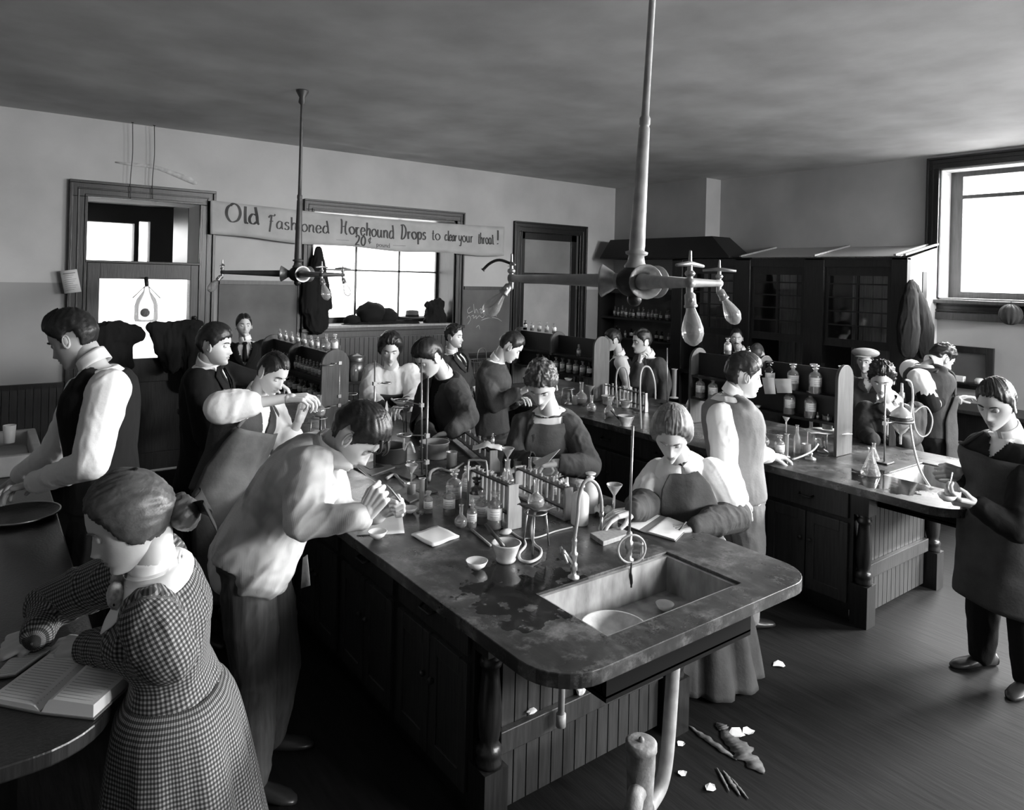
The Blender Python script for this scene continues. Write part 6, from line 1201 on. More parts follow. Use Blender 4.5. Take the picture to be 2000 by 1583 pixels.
    def trousers(s, m, ex=.012, r=(.092, .074, .062), amp=.006):
        mb = MB(); s.torso(mb, -.14, .16, ex)
        for sd in (1, -1):
            hip = s.pel + s.hright*sd*.082*s.k - UPV*.03; kn, ft = s.leg(sd); an = ft+UPV*.075; k = s.k
            mb.capsule(hip, hip.lerp(kn, .5), (r[0])*k+ex*.5, (r[0]+r[1])/2*k+ex); mb.capsule(hip.lerp(kn, .5), kn, (r[0]+r[1])/2*k+ex, r[1]*k+ex*.6); mb.capsule(kn, kn.lerp(an, .55), r[1]*k+ex*.6, r[2]*k+ex); mb.capsule(kn.lerp(an, .5), an, r[2]*k+ex, r[2]*k)
        return s.finish('trousers', mb, m, amp, 8)
    def shoes(s, m=None):
        for sd in (1, -1):
            kn, ft = s.leg(sd); d = s.sp.get('ftdir'+('R' if sd > 0 else 'L'), s.hfront+s.hright*sd*.2).normalized(); x = d.cross(UPV)
            vs = []; prof = [(-.09, .028, .065), (-.07, .036, .085), (-.02, .037, .085), (.04, .040, .062), (.10, .047, .048), (.15, .043, .038), (.185, .026, .026), (.195, .01, .015)]
            seg = 12; fs = []
            for (y, w_, h) in prof:
                for k in range(seg): a = 2*PI*k/seg; vs.append(ft + d*y + x*(w_*math.cos(a)) + UPV*max(.0, h*.5+h*.5*math.sin(a)*1.0))
            for i in range(len(prof)-1):
                for k in range(seg): fs.append((i*seg+k, i*seg+(k+1) % seg, (i+1)*seg+(k+1) % seg, (i+1)*seg+k))
            fs.append(tuple(range(seg))); fs.append(tuple((len(prof)-1)*seg+k for k in range(seg)))
            mb = MB(); mb.add(vs, fs, True); mb.build('shoe', m or M_LEATHER, s.root, s.off)
    def skirt(s, m, hem=.02, top=.22, w=.30, dpt=.28, nf=11, fa=.018, uv=False, cent=None, name='skirt'):
        c1 = cent or Vector((s.pel.x, s.pel.y, 0)); zt = s.spine(top).z; n = 26; seg = 96; gr = []; ph = random.random()*6
        for i in range(n+1):
            u = i/n; row = []
            for k in range(seg):
                a = 2*PI*k/seg; p0 = s.ring(max(top-u*(zt-hem)/((s.neck-s.pel).length+.01), -.02) if top-u*2 > -.0 else max(top-u*2, -.02), a, .016)
                base = s.ring(top, a, .012); hip = s.ring(0, a, .03)
                zz = zt+(hem-zt)*u; fr = s.hfront; rt = s.hright
                e = c1 + fr*(dpt*math.cos(a)) + rt*(w*math.sin(a)) ; e.z = hem
                uh = (zt-s.pel.z)/(zt-hem)
                if u < uh: q = base.lerp(hip, (u/uh)**.7)
                else: q = hip.lerp(e, ((u-uh)/(1-uh))**.85)
                fold = fa*math.sin(nf*a+ph+1.2*math.sin(2*a+u*2))*min(1, u*1.6) + .4*fa*math.sin(2.3*nf*a+ph*2)*u
                dr = (fr*math.cos(a)+rt*math.sin(a)); q = q+dr*fold; q.z = zz; row.append(q)
            gr.append(row)
        mb = MB(); mb.sheet(gr, closed_u=True); o = mb.build(name, m, s.root, s.off, solid=.005)
        if uv:
            att = o.data.attributes.new('cloth', 'FLOAT_VECTOR', 'POINT'); arr = []
            for i in range(n+1):
                for k in range(seg): arr += [(k/seg)*uv, i/n*(zt-hem)*1.02, 0]
            # seam: duplicate-free, wraps inside the back fold
            att.data.foreach_set('vector', arr)
        return o
    def apron(s, m, bib=.72, ang=1.0, low=-.95, ex=.030, amp=.006, bibw=.55, name='apron', straps=True):
        gr = []; n = 34; mm = 24; L = (s.neck-s.pel).length
        for i in range(n+1):
            t = bib+(low-bib)*i/n
            aa = ang*1.25 if t < .25 else lerp(ang*1.25, ang*bibw, min(1, (t-.25)/max(.05, (bib-.25))))
            row = []
            for k in range(mm+1):
                a = -aa+2*aa*k/mm
                if t >= 0: q = s.ring(t, a, ex)
                else:
                    q0 = s.ring(0, a, ex+.012); q = q0+Vector((0, 0, t*L)) + s.hfront*.03*(-t)
                fr, rt, up = s.frame(max(0, t)); q = q + fr*(amp*math.sin(7*a+3*t)+amp*1.3*noise.noise(Vector((a*3, t*5, len(s.sp)))) )
                row.append(q)
            gr.append(row)
        mb = MB(); mb.sheet(gr); o = mb.build(name, m, s.root, s.off, solid=.004)
        if straps and bib < .85:
            for sd in (-1, 1):
                p0 = gr[0][0 if sd < 0 else -1]; p = [p0, s.ring(.86, sd*.75, .03), s.ring(.965, sd*1.2, .02), s.ring(.9, sd*2.2, .03)]
                q = MB(); q.tube(smoothpath(p, 5), .011, 6); q.v = q.v; q.build('apron_strap', m, s.root, s.off)
        return o
    def collar(s, m=None, h=.045, r=.057, spread=.005, gap=.35, name='collar'):
        ax = (s.nb-s.neck).normalized(); c0 = s.neck+ax*.012; fr = (s.front-ax*s.front.dot(ax)).normalized(); rt = fr.cross(ax); gr = []
        for i in range(5):
            u = i/4; row = []
            for k in range(33):
                a = gap*.5+(2*PI-gap)*k/32; rr = (r+spread*(1-u))*s.k; row.append(c0+ax*(h*u*(1-.18*math.cos(a)))*s.k+(fr*math.cos(a)*1.02+rt*math.sin(a)*.95)*rr)
            gr.append(row)
        mb = MB(); mb.sheet(gr); return mb.build(name, m or M_STARCH, s.root, s.off, solid=.004)
    def wings(s, m=None, L=.085, w=.055, name='collar_points'):     # turned-down collar points
        mb = MB(); ax = (s.nb-s.neck).normalized()
        for sd in (-1, 1):
            gr = []
            for i in range(6):
                u = i/5; row = []
                for k in range(12):
                    a = sd*(.10+(PI-.10)*k/11); v = s.ring(1.03-.14*u*(1 if k < 5 else .75), a, .012+.016*(1-abs(u-.4)))
                    tip = max(0, 1-k/4.0)*L*u; row.append(v - s.up*tip + s.right*sd*0)
                gr.append(row)
            mb.sheet(gr)
        return mb.build(name, m or M_STARCH, s.root, s.off, solid=.003)
    def tie(s, m=None, L=.22, w=.022):
        mb = MB(); p = [s.ring(t, 0, .016+(.006 if i == 0 else 0)) for i, t in enumerate((.985, .95, .86, .75, .66)[:3 + int(L > .15)*2])]
        gr = []
        for i, q in enumerate(p):
            ww = (.016, .013, .018, .022, .024)[i]; gr.append([q-s.right*ww, q+s.front*.007, q+s.right*ww])
        mb.sheet(gr); mb.capsule(p[0]-s.right*.008, p[0]+s.right*.008, .014, .014); return mb.build('necktie', m or M_BLACK, s.root, s.off, solid=.004)
    def jacket(s, m, ex=.026, hem=-.30, flare=.05, upto=1.93, vcut=.26, vw=.075, amp=.006, sl=(.066, .060, .056, .048, .040), name='jacket', lapel=True, openfront=False):
        mb = MB(); s.torso(mb, -.1 if hem > -.1 else hem, .985, ex, 24, flare=flare)
        for sd in (1, -1): s.arm(mb, sd, sl, .010, upto)
        def cut(x, y, z):
            bad = (z < -.012) & (z > -vcut) & (y > 0) & (np.abs(x) < vw*(1+z/vcut)) if vcut else np.zeros(len(x), bool)
            bad |= (z > -.012) & (y*y+x*x < .075**2) & (y > -.02)
            if openfront: bad |= (y > .02) & (np.abs(x) < openfront) & (z < -.02)
            return bad
        o = s.finish(name, mb, m, amp, 8, cut if (vcut or openfront) else None)
        if lapel and vcut:
            for sd in (-1, 1):
                gr = []; pr_ = [(0.0, 1.02, .0), (.2, .96, .014), (.55, .86, .024), (.8, .78, .018), (1.0, .70, .004)]
                tt = [1.005-(vcut/((s.neck-s.pel).length))*s.k*q for q in (0, .25, .5, .75, 1.02)]
                for t, q in zip(tt, (0, .25, .5, .75, 1.02)):
                    wi = vw*(1-q)/.15; a0 = sd*max(.02, wi*1.0); a1 = sd*(abs(a0)+(.30 if 0 < q < 1 else .12))
                    gr.append([s.ring(t, a0+(a1-a0)*j/4, ex+.010) for j in range(5)])
                q_ = MB(); q_.sheet(gr); q_.build('lapel', m, o, s.off, solid=.005)
        return o
    def shirt(s, m, ex=.010, sleeves=True, upto=1.93, sl=(.062, .058, .054, .044, .036), amp=.005, name='shirt', puff=0, mid=None):
        mb = MB(); s.torso(mb, -.05, 1.0, ex)
        if sleeves:
            for sd in (1, -1): s.arm(mb, sd, [q+puff for q in sl[:3]]+list(sl[3:]), .008, upto, mid)
        return s.finish(name, mb, m, amp, 9)
    def vest(s, m, ex=.024, vcut=.24, vw=.07, name='waistcoat', hem=-.02, amp=.003):
        mb = MB(); s.torso(mb, hem, .955, ex, 22)
        for sd in (1, -1): mb.capsule(s.neck+s.right*sd*.05*s.k-s.up*.03, s.neck+s.right*sd*.135*s.k-s.up*.055, .045*s.k, .042*s.k)
        def cut(x, y, z): return ((z > -vcut) & (y > 0) & (np.abs(x) < vw*(1+z/vcut)+.0)) | ((z > -.02) & (x*x+y*y < .06**2))
        return s.finish(name, mb, m, amp, 8, cut)
    def cuff(s, side, m=None, r=.04, L=.07, at=.86):
        el = s.sp['elR' if side > 0 else 'elL']; wr = s.sp['wrR' if side > 0 else 'wrL']; d = (wr-el).normalized(); a = el.lerp(wr, at)
        mb = MB(); mb.tube([a, a+d*L*.5, a+d*L], [r, r*1.02, r], 20, caps=False); return mb.build('cuff', m or M_STARCH, s.root, s.off, solid=.003)
M_HAIR = mat('dark_hair', .018, .42, spec=.5, bump=.10, bscale=160, var=.4, vscale=25)
M_HAIRB = mat('brown_hair', .07, .45, spec=.5, bump=.10, bscale=160, var=.4, vscale=25)
M_HAIRF = mat('fair_hair', .17, .5, spec=.5, bump=.10, bscale=160, var=.35, vscale=25)
# ---- gingham cloth
def gingham():
    m = bpy.data.materials.new('gingham_cloth'); m.use_nodes = True; nt = m.node_tree; b = nt.nodes['Principled BSDF']; b.inputs['Roughness'].default_value = .85
    at = nt.nodes.new('ShaderNodeAttribute'); at.attribute_name = 'cloth'; sp = nt.nodes.new('ShaderNodeSeparateXYZ'); nt.links.new(at.outputs['Vector'], sp.inputs[0])
    def M(op, a, b_=None):
        n = nt.nodes.new('ShaderNodeMath'); n.operation = op
        for i, q in enumerate((a, b_)):
            if q is None: continue
            if isinstance(q, (int, float)): n.inputs[i].default_value = q
            else: nt.links.new(q, n.inputs[i])
        return n.outputs[0]
    def stripe(o): return M('GREATER_THAN', M('SINE', M('MULTIPLY', o, 2*PI/.0125)), 0.0)
    v = M('ADD', stripe(sp.outputs[0]), stripe(sp.outputs[1])); r = nt.nodes.new('ShaderNodeValToRGB'); r.color_ramp.interpolation = 'CONSTANT'
    e = r.color_ramp.elements; e[0].color = (.27, .27, .27, 1); e[1].position = .4; e[1].color = (.07, .07, .07, 1); x = e.new(.8); x.color = (.010, .010, .010, 1)
    nt.links.new(M('MULTIPLY', v, .5), r.inputs[0]); nt.links.new(r.outputs[0], b.inputs['Base Color']); return m
M_GING = gingham()
def striped(name, base, dark, axis=0, per=.012):
    m = bpy.data.materials.new(name); m.use_nodes = True; nt = m.node_tree; b = nt.nodes['Principled BSDF']; b.inputs['Roughness'].default_value = .8
    tc = nt.nodes.new('ShaderNodeTexCoord'); wv = nt.nodes.new('ShaderNodeTexNoise'); wv.inputs['Scale'].default_value = 7
    r = nt.nodes.new('ShaderNodeValToRGB'); r.color_ramp.elements[0].color = (dark,)*3+(1,); r.color_ramp.elements[1].color = (base,)*3+(1,); r.color_ramp.elements[0].position = .36; r.color_ramp.elements[1].position = .55
    nt.links.new(tc.outputs['Object'], wv.inputs['Vector']); nt.links.new(wv.outputs['Fac'], r.inputs[0]); nt.links.new(r.outputs[0], b.inputs['Base Color'])
    w2 = nt.nodes.new('ShaderNodeTexWave'); w2.inputs['Scale'].default_value = 60; mp = nt.nodes.new('ShaderNodeBump'); mp.inputs['Strength'].default_value = .07; mp.inputs['Distance'].default_value = .004
    nt.links.new(tc.outputs['Object'], w2.inputs['Vector']); nt.links.new(w2.outputs['Fac'], mp.inputs['Height']); nt.links.new(mp.outputs[0], b.inputs['Normal']); return m
M_LABCOAT = striped('worn_light_jacket_cloth', .55, .30)
def bow(s, c, m, sz=1, name='neck_bow', tails=.10):
    mb = MB(); fr, rt, up = s.front, s.right, s.up
    for sd in (-1, 1):
        gr = []
        for i in range(8):
            u = i/7; h = (.004+.026*math.sin(PI*u)**.7)*sz
            gr.append([c+rt*sd*u*.06*sz+up*(h*math.cos(a))*(1)+fr*(.012+h*.6*math.sin(a)) - up*.01*u for a in [2*PI*k/10 for k in range(10)]])
        mb.sheet(gr, closed_u=True)
        if tails: mb.sheet([[c+rt*sd*(.004+.028*u)-up*tails*u+fr*(.012), c+rt*sd*(.03+.038*u)-up*(tails*u-.006)+fr*(.006)] for u in [q/5 for q in range(6)]])
    mb.sphere(c+fr*.016, .013*sz, 10, 8); return mb.build(name, m, s.root, s.off, solid=.002)
# ================================================================= A: woman writing, checked dress
f = Fig('person', 'woman in checked gingham dress with white collar bending over an open book', dict(
    pelvis=P(338, 1380, 2.12), neck=P(298, 1112, 2.04), face=-112, hipface=-100, female=True, near=True, k=1.02, sw=.165, bend=.05,
    head=P(254, 1020, 1.99), hface=-117, pitch=25, roll=0, hs=1.16, lid=.95,
    elL=P(325, 1278, 1.90), wrL=P(172, 1262, 2.22), elR=P(100, 1180, 2.42), wrR=P(72, 1240, 2.25), skirt=True,
    handL=dict(dir=cdir(-80)*.9+Vector((0, 0, -.12)), n=UPV+cdir(180)*.35, curl=[.35, .45, .55, .6]), handR=dict(dir=cdir(-110)+Vector((0, 0, -.35)), n=UPV+cdir(180)*.6, curl=.95, thumb=1),
    hairmat=M_HAIRB, hair=dict(style='long', top=.022, side=.020, noears=1, pole=(0, -.95, -.2), part=0.0, bun=((0, -.118, -.045), .05), seed=3)))
f.body()
k_ = f.k
mb = MB(); f.torso(mb, .12, 1.0, .016)
for sd in (1, -1): f.arm(mb, sd, (.068, .070, .066, .060, .040), .012, 1.95, mid=.056)
def chains(f):
    c = [(f.spine(.0), f.neck, f.front, .15, 0, 1.7)]
    for sh, el, wr in ((f.shR, f.sp['elR'], f.sp['wrR']), (f.shL, f.sp['elL'], f.sp['wrL'])):
        c += [(sh, el, f.front, .072, 0, .72), (el, wr, UPV+f.front*.1, .066, (el-sh).length, .72)]
    return c
f.finish('bodice', mb, M_GING, .006, 9, uv=chains(f), vox=.007)
f.skirt(M_GING, hem=.02, top=.16, w=.30, dpt=.28, nf=9, fa=.020, uv=1.65, cent=Vector((f.pel.x+.06, f.pel.y-.02, 0)))
f.collar(h=.04, r=.056, gap=.1); f.wings(L=.075, w=.06)
mbx = MB(); gr = [[f.ring(1.0-.28*u, a*(1-u*.75), .020) for a in [-.95+1.9*j/10 for j in range(11)]] for u in [i/8 for i in range(9)]]; mbx.sheet(gr); mbx.build('collar_front', M_STARCH, f.root, f.off, solid=.004)
bow(f, f.ring(.97, 0, .028), mat('striped_ribbon', .38, .6, var=.5, vscale=60), 1.25)
mbr = MB()
for sd in (-1, 1):
    c0 = f.hc+f.Mx @ Vector((0, -.15, -.045)); mbr.sheet([[c0+f.Mx @ Vector((sd*.085*u, -.035*u-.02*math.sin(3*u), .035*(j/3-.5)*2*(.35+u)-.03*u)) for j in range(4)] for u in [q/6 for q in range(7)]])
mbr.build('hair_ribbon', M_DARK, f.root, f.off, solid=.003)
# ================================================================= B: man reaching left, dark waistcoat, white sleeve
f = Fig('person', 'man in black waistcoat and white sleeves reaching into the sink at far left', dict(
    pelvis=P(200, 985, 3.45), neck=P(190, 718, 3.40), face=-95, near=True, bend=.03, k=1.1, sw=.17,
    head=P(143, 664, 3.40), hface=-96, pitch=28, hs=1.08, lid=.95,
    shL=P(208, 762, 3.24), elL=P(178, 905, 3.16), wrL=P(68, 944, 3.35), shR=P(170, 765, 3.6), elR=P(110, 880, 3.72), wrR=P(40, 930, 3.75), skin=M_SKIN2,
    handL=dict(dir=cdir(-85)+Vector((0, 0, -.25)), curl=.4), hairmat=M_HAIR, hair=dict(top=.026, side=.013, pole=(.2, -.4, .9), part=.03, quiff=.012)))
f.body(); f.shirt(M_WHITE, sleeves=True, sl=(.076, .068, .062, .056, .044), puff=.004, mid=.062); f.vest(M_BLACK, vcut=.2); f.trousers(M_BLACK); f.shoes(); f.collar(h=.05, r=.062, gap=.25)
f.cuff(-1, mat('striped_cuff', .7, .6, var=.2, vscale=90, vstretch=(1, 1, .05)), r=.052, L=.085, at=.72)
# ================================================================= C: young man in light jacket bent over with a blowpipe
f = Fig('person', 'young man in light worn jacket bent over the bench blowing through a blowpipe', dict(
    pelvis=P(497, 1085, 3.04), neck=P(648, 893, 3.00), face=92, hipface=88, near=True, bend=.10, k=1.1, sw=.17,
    head=P(694, 852, 2.98), hface=94, pitch=52, hs=1.12, lid=.8,
    shR=P(606, 915, 2.84), elR=P(588, 1018, 2.72), wrR=P(712, 1008, 2.72), shL=P(640, 925, 3.18), elL=P(662, 1010, 3.22), wrL=P(742, 1000, 3.06),
    handR=dict(dir=cdir(80)*.6+UPV*.9, n=cdir(-20)*.3+cdir(180)+UPV*.1, curl=[1.25, 1.5, 1.6, 1.6], thumb=.9), handL=dict(dir=cdir(90)*.9+UPV*.4, n=cdir(0)+UPV*.3, curl=1.4, thumb=.9),
    ftR=Vector((.93, 2.90, 0)), ftL=Vector((1.08, 3.14, 0)), knR=P(498, 1320, 2.96), knL=P(545, 1300, 3.16), ftdirR=cdir(100), ftdirL=cdir(80),
    hairmat=M_HAIR, hair=dict(top=.028, side=.016, pole=(.1, -.6, .7), fringe=.012, seed=8, locks=[(Vector((.01, .085, .09)), Vector((.015, .115, .07)), Vector((.02, .118, .045)), .009), (Vector((-.02, .085, .085)), Vector((-.02, .112, .065)), Vector((-.01, .112, .042)), .009), (Vector((.04, .07, .085)), Vector((.045, .098, .06)), Vector((.045, .098, .04)), .008)])))
f.body()
mb = MB(); f.torso(mb, -.02, .985, .036, 24)
hc = f.spine(0)
mb.capsule(f.spine(.25), f.spine(-.02)+UPV*-.02-cdir(90)*.02, .165, .17); mb.capsule(f.spine(.42)-UPV*.06, P(512, 1105, 2.95), .15, .14); mb.capsule(P(520, 1060, 3.0), P(540, 1140, 3.0), .13, .055)
for sd in (1, -1): f.arm(mb, sd, (.072, .066, .058, .052, .040), .012, 1.9, mid=.058)
f.finish('jacket', mb, M_LABCOAT, .010, 6, None, vox=.008, smooth=5)
f.collar(M_LABCOAT, h=.06, r=.075, gap=.8, spread=.03, name='jacket_collar'); f.trousers(M_TROUS, ex=.022); f.shoes()
mb = MB(); mb.sheet([[P(592-4*u, 1090+60*u, 3.02), P(600+6*u, 1090+60*u-6, 3.0)] for u in (0, .5, 1)]); mb.build('apron_tie', M_GREY, f.root, f.off, solid=.003)
# ================================================================= D: man with rolled sleeves pouring
f = Fig('person', 'man in dark apron over rolled white sleeves holding up a small vessel', dict(
    pelvis=P(432, 965, 4.2), neck=P(500, 772, 4.32), face=105, hipface=110, near=True, bend=.04, k=1.08,
    head=P(532, 730, 4.25), hface=118, pitch=30, roll=-6, hs=1.02, lid=.8, vox=.010,
    shR=P(468, 790, 4.15), elR=P(432, 798, 3.88), wrR=P(562, 778, 3.98), shL=P(530, 800, 4.5), elL=P(556, 878, 4.45), wrL=P(584, 822, 4.42),
    handR=dict(dir=cdir(85)+UPV*.05, n=UPV+cdir(180)*.3, curl=[.5, .7, .8, .9], thumb=.8), handL=dict(dir=cdir(80)*.3+UPV, n=cdir(-60), curl=.8),
    hairmat=M_HAIR, hair=dict(top=.014, side=.009, pole=(.3, -.3, .8), part=.035, seed=4)))
f.body(); f.shirt(M_WHITE, sl=(.080, .082, .080, .05, .04), upto=1.42, puff=.0, amp=.006); f.trousers(M_DARK); f.shoes(); f.collar(h=.04, gap=.6)
f.vest(M_CHAR, vcut=.22); f.apron(M_DENIM, bib=.70, low=-1.0, ex=.05, bibw=.8, ang=1.2)
# ================================================================= E: youth in dark suit in profile
f = Fig('person', 'dark-haired youth in dark suit in profile beside the coats hung on the panel', dict(
    pelvis=P(395, 945, 4.75), neck=P(405, 713, 4.7), face=85, head=P(420, 675, 4.65), hface=88, pitch=6, hs=1.05, k=1.12, lid=.4,
    elR=P(400, 850, 4.5), wrR=P(440, 905, 4.5), elL=P(470, 735, 4.9), wrL=P(520, 745, 4.95), nohandR=True,
    hairmat=M_HAIR, hair=dict(top=.026, side=.014, pole=(.2, -.5, .8), fringe=.018, seed=5)))
f.body(); f.shirt(M_WHITE, sleeves=False); f.jacket(M_BLACK, vcut=.20, amp=.005); f.trousers(M_BLACK); f.shoes(); f.collar(h=.052, gap=.2); f.tie()
# ================================================================= F: youth standing at back
f = Fig('person', 'youth in dark suit and tie standing against the left blackboard, facing the room', dict(
    pelvis=P(485, 775, 7.0), neck=P(480, 668, 7.0), face=165, head=P(476, 637, 6.98), hface=148, pitch=-2, k=1.0, lid=.3, vox=.014,
    elR=P(452, 735, 6.95), wrR=P(458, 785, 6.9), elL=P(512, 735, 7.0), wrL=P(508, 785, 6.95),
    hairmat=M_HAIR, hair=dict(top=.022, side=.013, pole=(0, -.5, .8), part=0., seed=6)))
f.body(); f.shirt(M_WHITE, sleeves=False); f.jacket(M_BLACK, vcut=.22, amp=.004); f.trousers(M_BLACK); f.shoes(); f.collar(h=.05, gap=.2); f.tie()
# ================================================================= G: woman in light blouse
f = Fig('person', 'woman with piled dark hair, light blouse and dark apron holding a dish', dict(
    pelvis=P(764, 830, 6.6), neck=P(765, 718, 6.5), face=172, head=P(762, 684, 6.35), hface=168, pitch=18, k=1.12, hs=1.08, lid=.8, female=True, skirt=True, vox=.011,
    elR=P(722, 782, 6.3), wrR=P(755, 800, 6.12), elL=P(808, 785, 6.35), wrL=P(783, 795, 6.1), handL=dict(curl=.6),
    hairmat=M_HAIR, hair=dict(style='long', noears=1, top=.045, side=.032, pole=(0, .2, 1), curl=.008, seed=9)))
f.body(); f.shirt(M_WHITE, sl=(.085, .082, .075, .06, .04), upto=1.5, amp=.007, name='blouse'); f.skirt(M_CHAR, hem=.02, top=.2, w=.26, dpt=.26)
mb = MB(); [f.arm(mb, sd, (.0, .0, .066, .062, .045), .01, 1.93) for sd in ()]
for sd, el, wr in ((1, 'elR', 'wrR'), (-1, 'elL', 'wrL')): mb.capsule(f.sp[el], f.sp[el].lerp(f.sp[wr], .5), .085, .07); mb.capsule(f.sp[el].lerp(f.sp[wr], .5), f.sp[wr], .07, .042); mb.capsule((f.shR if sd > 0 else f.shL).lerp(f.sp[el], .55), f.sp[el], .084, .086)
f.finish('oversleeves', mb, M_CHAR, .006, 8); f.apron(M_CHAR, bib=.66, low=-.9, ex=.035, bibw=.8, ang=1.1); f.collar(M_WHITE, h=.03, gap=.05)
# ================================================================= H: boy bending at the bench
f = Fig('person', 'boy in dark jacket with swept hair leaning over the far right bench side', dict(
    pelvis=P(905, 905, 5.75), neck=P(868, 733, 5.45), face=-125, head=P(838, 700, 5.3), hface=-128, pitch=36, k=1.12, hs=1.08, lid=.9, vox=.010,
    shL=P(893, 765, 5.3), elL=P(915, 815, 5.15), wrL=P(882, 845, 4.95), shR=P(835, 760, 5.6), elR=P(820, 830, 5.5), wrR=P(845, 862, 5.1), handL=dict(dir=cdir(-60)-UPV*.25, curl=.3), nohandR=True,
    hairmat=M_HAIR, hair=dict(top=.034, side=.018, pole=(.1, -.5, .8), part=.0, fringe=.01, seed=10)))
f.body(); f.shirt(M_BLACK, sleeves=False); f.jacket(M_CHAR, vcut=.28, vw=.06, sl=(.072, .07, .068, .058, .045), amp=.008, openfront=.03, lapel=False); f.trousers(M_DARK); f.shoes(); f.collar(h=.04, gap=.4)
# ================================================================= I: youth at the back by the right blackboard
f = Fig('person', 'curly-haired youth in dark suit looking right beside the chalked blackboard', dict(
    pelvis=P(892, 775, 7.1), neck=P(882, 690, 7.1), face=120, head=P(887, 658, 7.05), hface=112, pitch=2, k=1.0, lid=.3, vox=.014,
    elR=P(868, 755, 7.0), wrR=P(905, 790, 6.95), elL=P(915, 745, 7.2), wrL=P(925, 755, 7.1),
    hairmat=M_HAIR, hair=dict(top=.026, side=.014, pole=(0, -.5, .8), curl=.012, seed=11)))
f.body(); f.shirt(M_WHITE, sleeves=False); f.jacket(M_DARK, vcut=.2); f.trousers(M_DARK); f.shoes(); f.collar(h=.05, gap=.25); f.tie()
# ================================================================= J: man with bowl
f = Fig('person', 'man in grey work jacket in profile holding a white bowl at the second bench', dict(
    pelvis=P(960, 845, 6.25), neck=P(970, 705, 6.25), face=88, head=P(997, 678, 6.2), hface=88, pitch=38, k=1.12, hs=1.02, lid=.9, vox=.010, bend=.05,
    shR=P(948, 735, 6.1), elR=P(965, 790, 6.0), wrR=P(1012, 768, 5.95), shL=P(965, 740, 6.4), elL=P(985, 790, 6.4), wrL=P(1012, 782, 6.2), handR=dict(curl=.6, n=UPV+cdir(180)*.4),
    hairmat=M_HAIR, hair=dict(top=.022, side=.012, pole=(.1, -.5, .8), seed=12)))
f.body(); f.shirt(M_WHITE, sleeves=False); f.jacket(M_CHAR, vcut=.10, vw=.05, hem=-.12, sl=(.070, .064, .06, .052, .042), amp=.006, lapel=False); f.trousers(M_DARK); f.shoes(); f.collar(h=.045, gap=.3)
# ================================================================= K: man facing us in jacket and apron
f = Fig('person', 'man with tousled hair in open dark jacket and apron writing on a folded paper', dict(
    pelvis=P(1085, 985, 4.98), neck=P(1072, 800, 4.75), face=188, near=True, bend=-.02, k=1.13, vox=.009,
    head=P(1058, 752, 4.50), hface=193, pitch=38, hs=1.14, lid=.95,
    shL=P(1118, 832, 4.72), elL=P(1150, 912, 4.55), wrL=P(1088, 905, 4.32), shR=P(1018, 832, 4.80), elR=P(1005, 905, 4.7), wrR=P(1050, 902, 4.36),
    handL=dict(dir=cdir(-95)+UPV*-.1, curl=.8), handR=dict(dir=cdir(110), curl=.9),
    hairmat=M_HAIRB, hair=dict(top=.034, side=.020, pole=(.1, -.4, .8), curl=.012, fringe=.012, seed=13)))
f.body(); f.shirt(M_WHITE, sleeves=False); f.jacket(M_CHAR, vcut=.5, vw=.09, sl=(.074, .068, .066, .060, .046), amp=.009, openfront=.05, hem=-.15, lapel=False)
f.apron(M_DENIM, bib=.93, low=-.9, ex=.034, bibw=.7, ang=.8); f.trousers(M_DARK); f.shoes(); f.collar(h=.05, gap=.3)
# ================================================================= L: woman with pompadour hair, white blouse, dark apron
f = Fig('person', 'woman in white blouse, leather-dark apron and oversleeves writing in a notebook by the sink', dict(
    pelvis=P(1356, 1085, 3.92), neck=P(1330, 898, 3.84), face=190, near=True, bend=.02, k=1.1, female=True, skirt=True, vox=.008,
    head=P(1312, 850, 3.70), hface=196, pitch=34, hs=1.10, lid=.95, sw=.175,
    shL=P(1398, 930, 3.82), elL=P(1434, 1008, 3.78), wrL=P(1358, 1030, 3.52), shR=P(1283, 930, 3.95), elR=P(1262, 985, 3.82), wrR=P(1236, 998, 3.52),
    handL=dict(dir=cdir(-95)+UPV*-.12, curl=.7, thumb=.9), handR=dict(dir=cdir(-110)+UPV*-.1, curl=.35),
    hairmat=M_HAIRF, hair=dict(style='long', noears=1, top=.042, side=.03, pole=(0, -.6, .8), seed=14)))
f.body(); f.shirt(M_WHITE, sl=(.085, .088, .062, .05, .04), upto=1.1, amp=.006, name='blouse')
mb = MB()
for sd, el, wr in ((1, 'elR', 'wrR'), (-1, 'elL', 'wrL')): e, w_ = f.sp[el], f.sp[wr]; mb.capsule(e.lerp(f.shR if sd > 0 else f.shL, .25), e, .082, .092); mb.capsule(e, e.lerp(w_, .55), .092, .080); mb.capsule(e.lerp(w_, .55), w_, .080, .046)
f.finish('oversleeves', mb, M_CHAR, .007, 9, vox=.007); f.skirt(M_CHAR, hem=.02, top=.18, w=.36, dpt=.34, nf=9, fa=.025)
f.apron(M_DENIM, bib=.95, low=-1.1, ex=.035, bibw=.62, ang=.85); f.collar(M_WHITE, h=.035, gap=.1); f.wings(M_WHITE, L=.05)
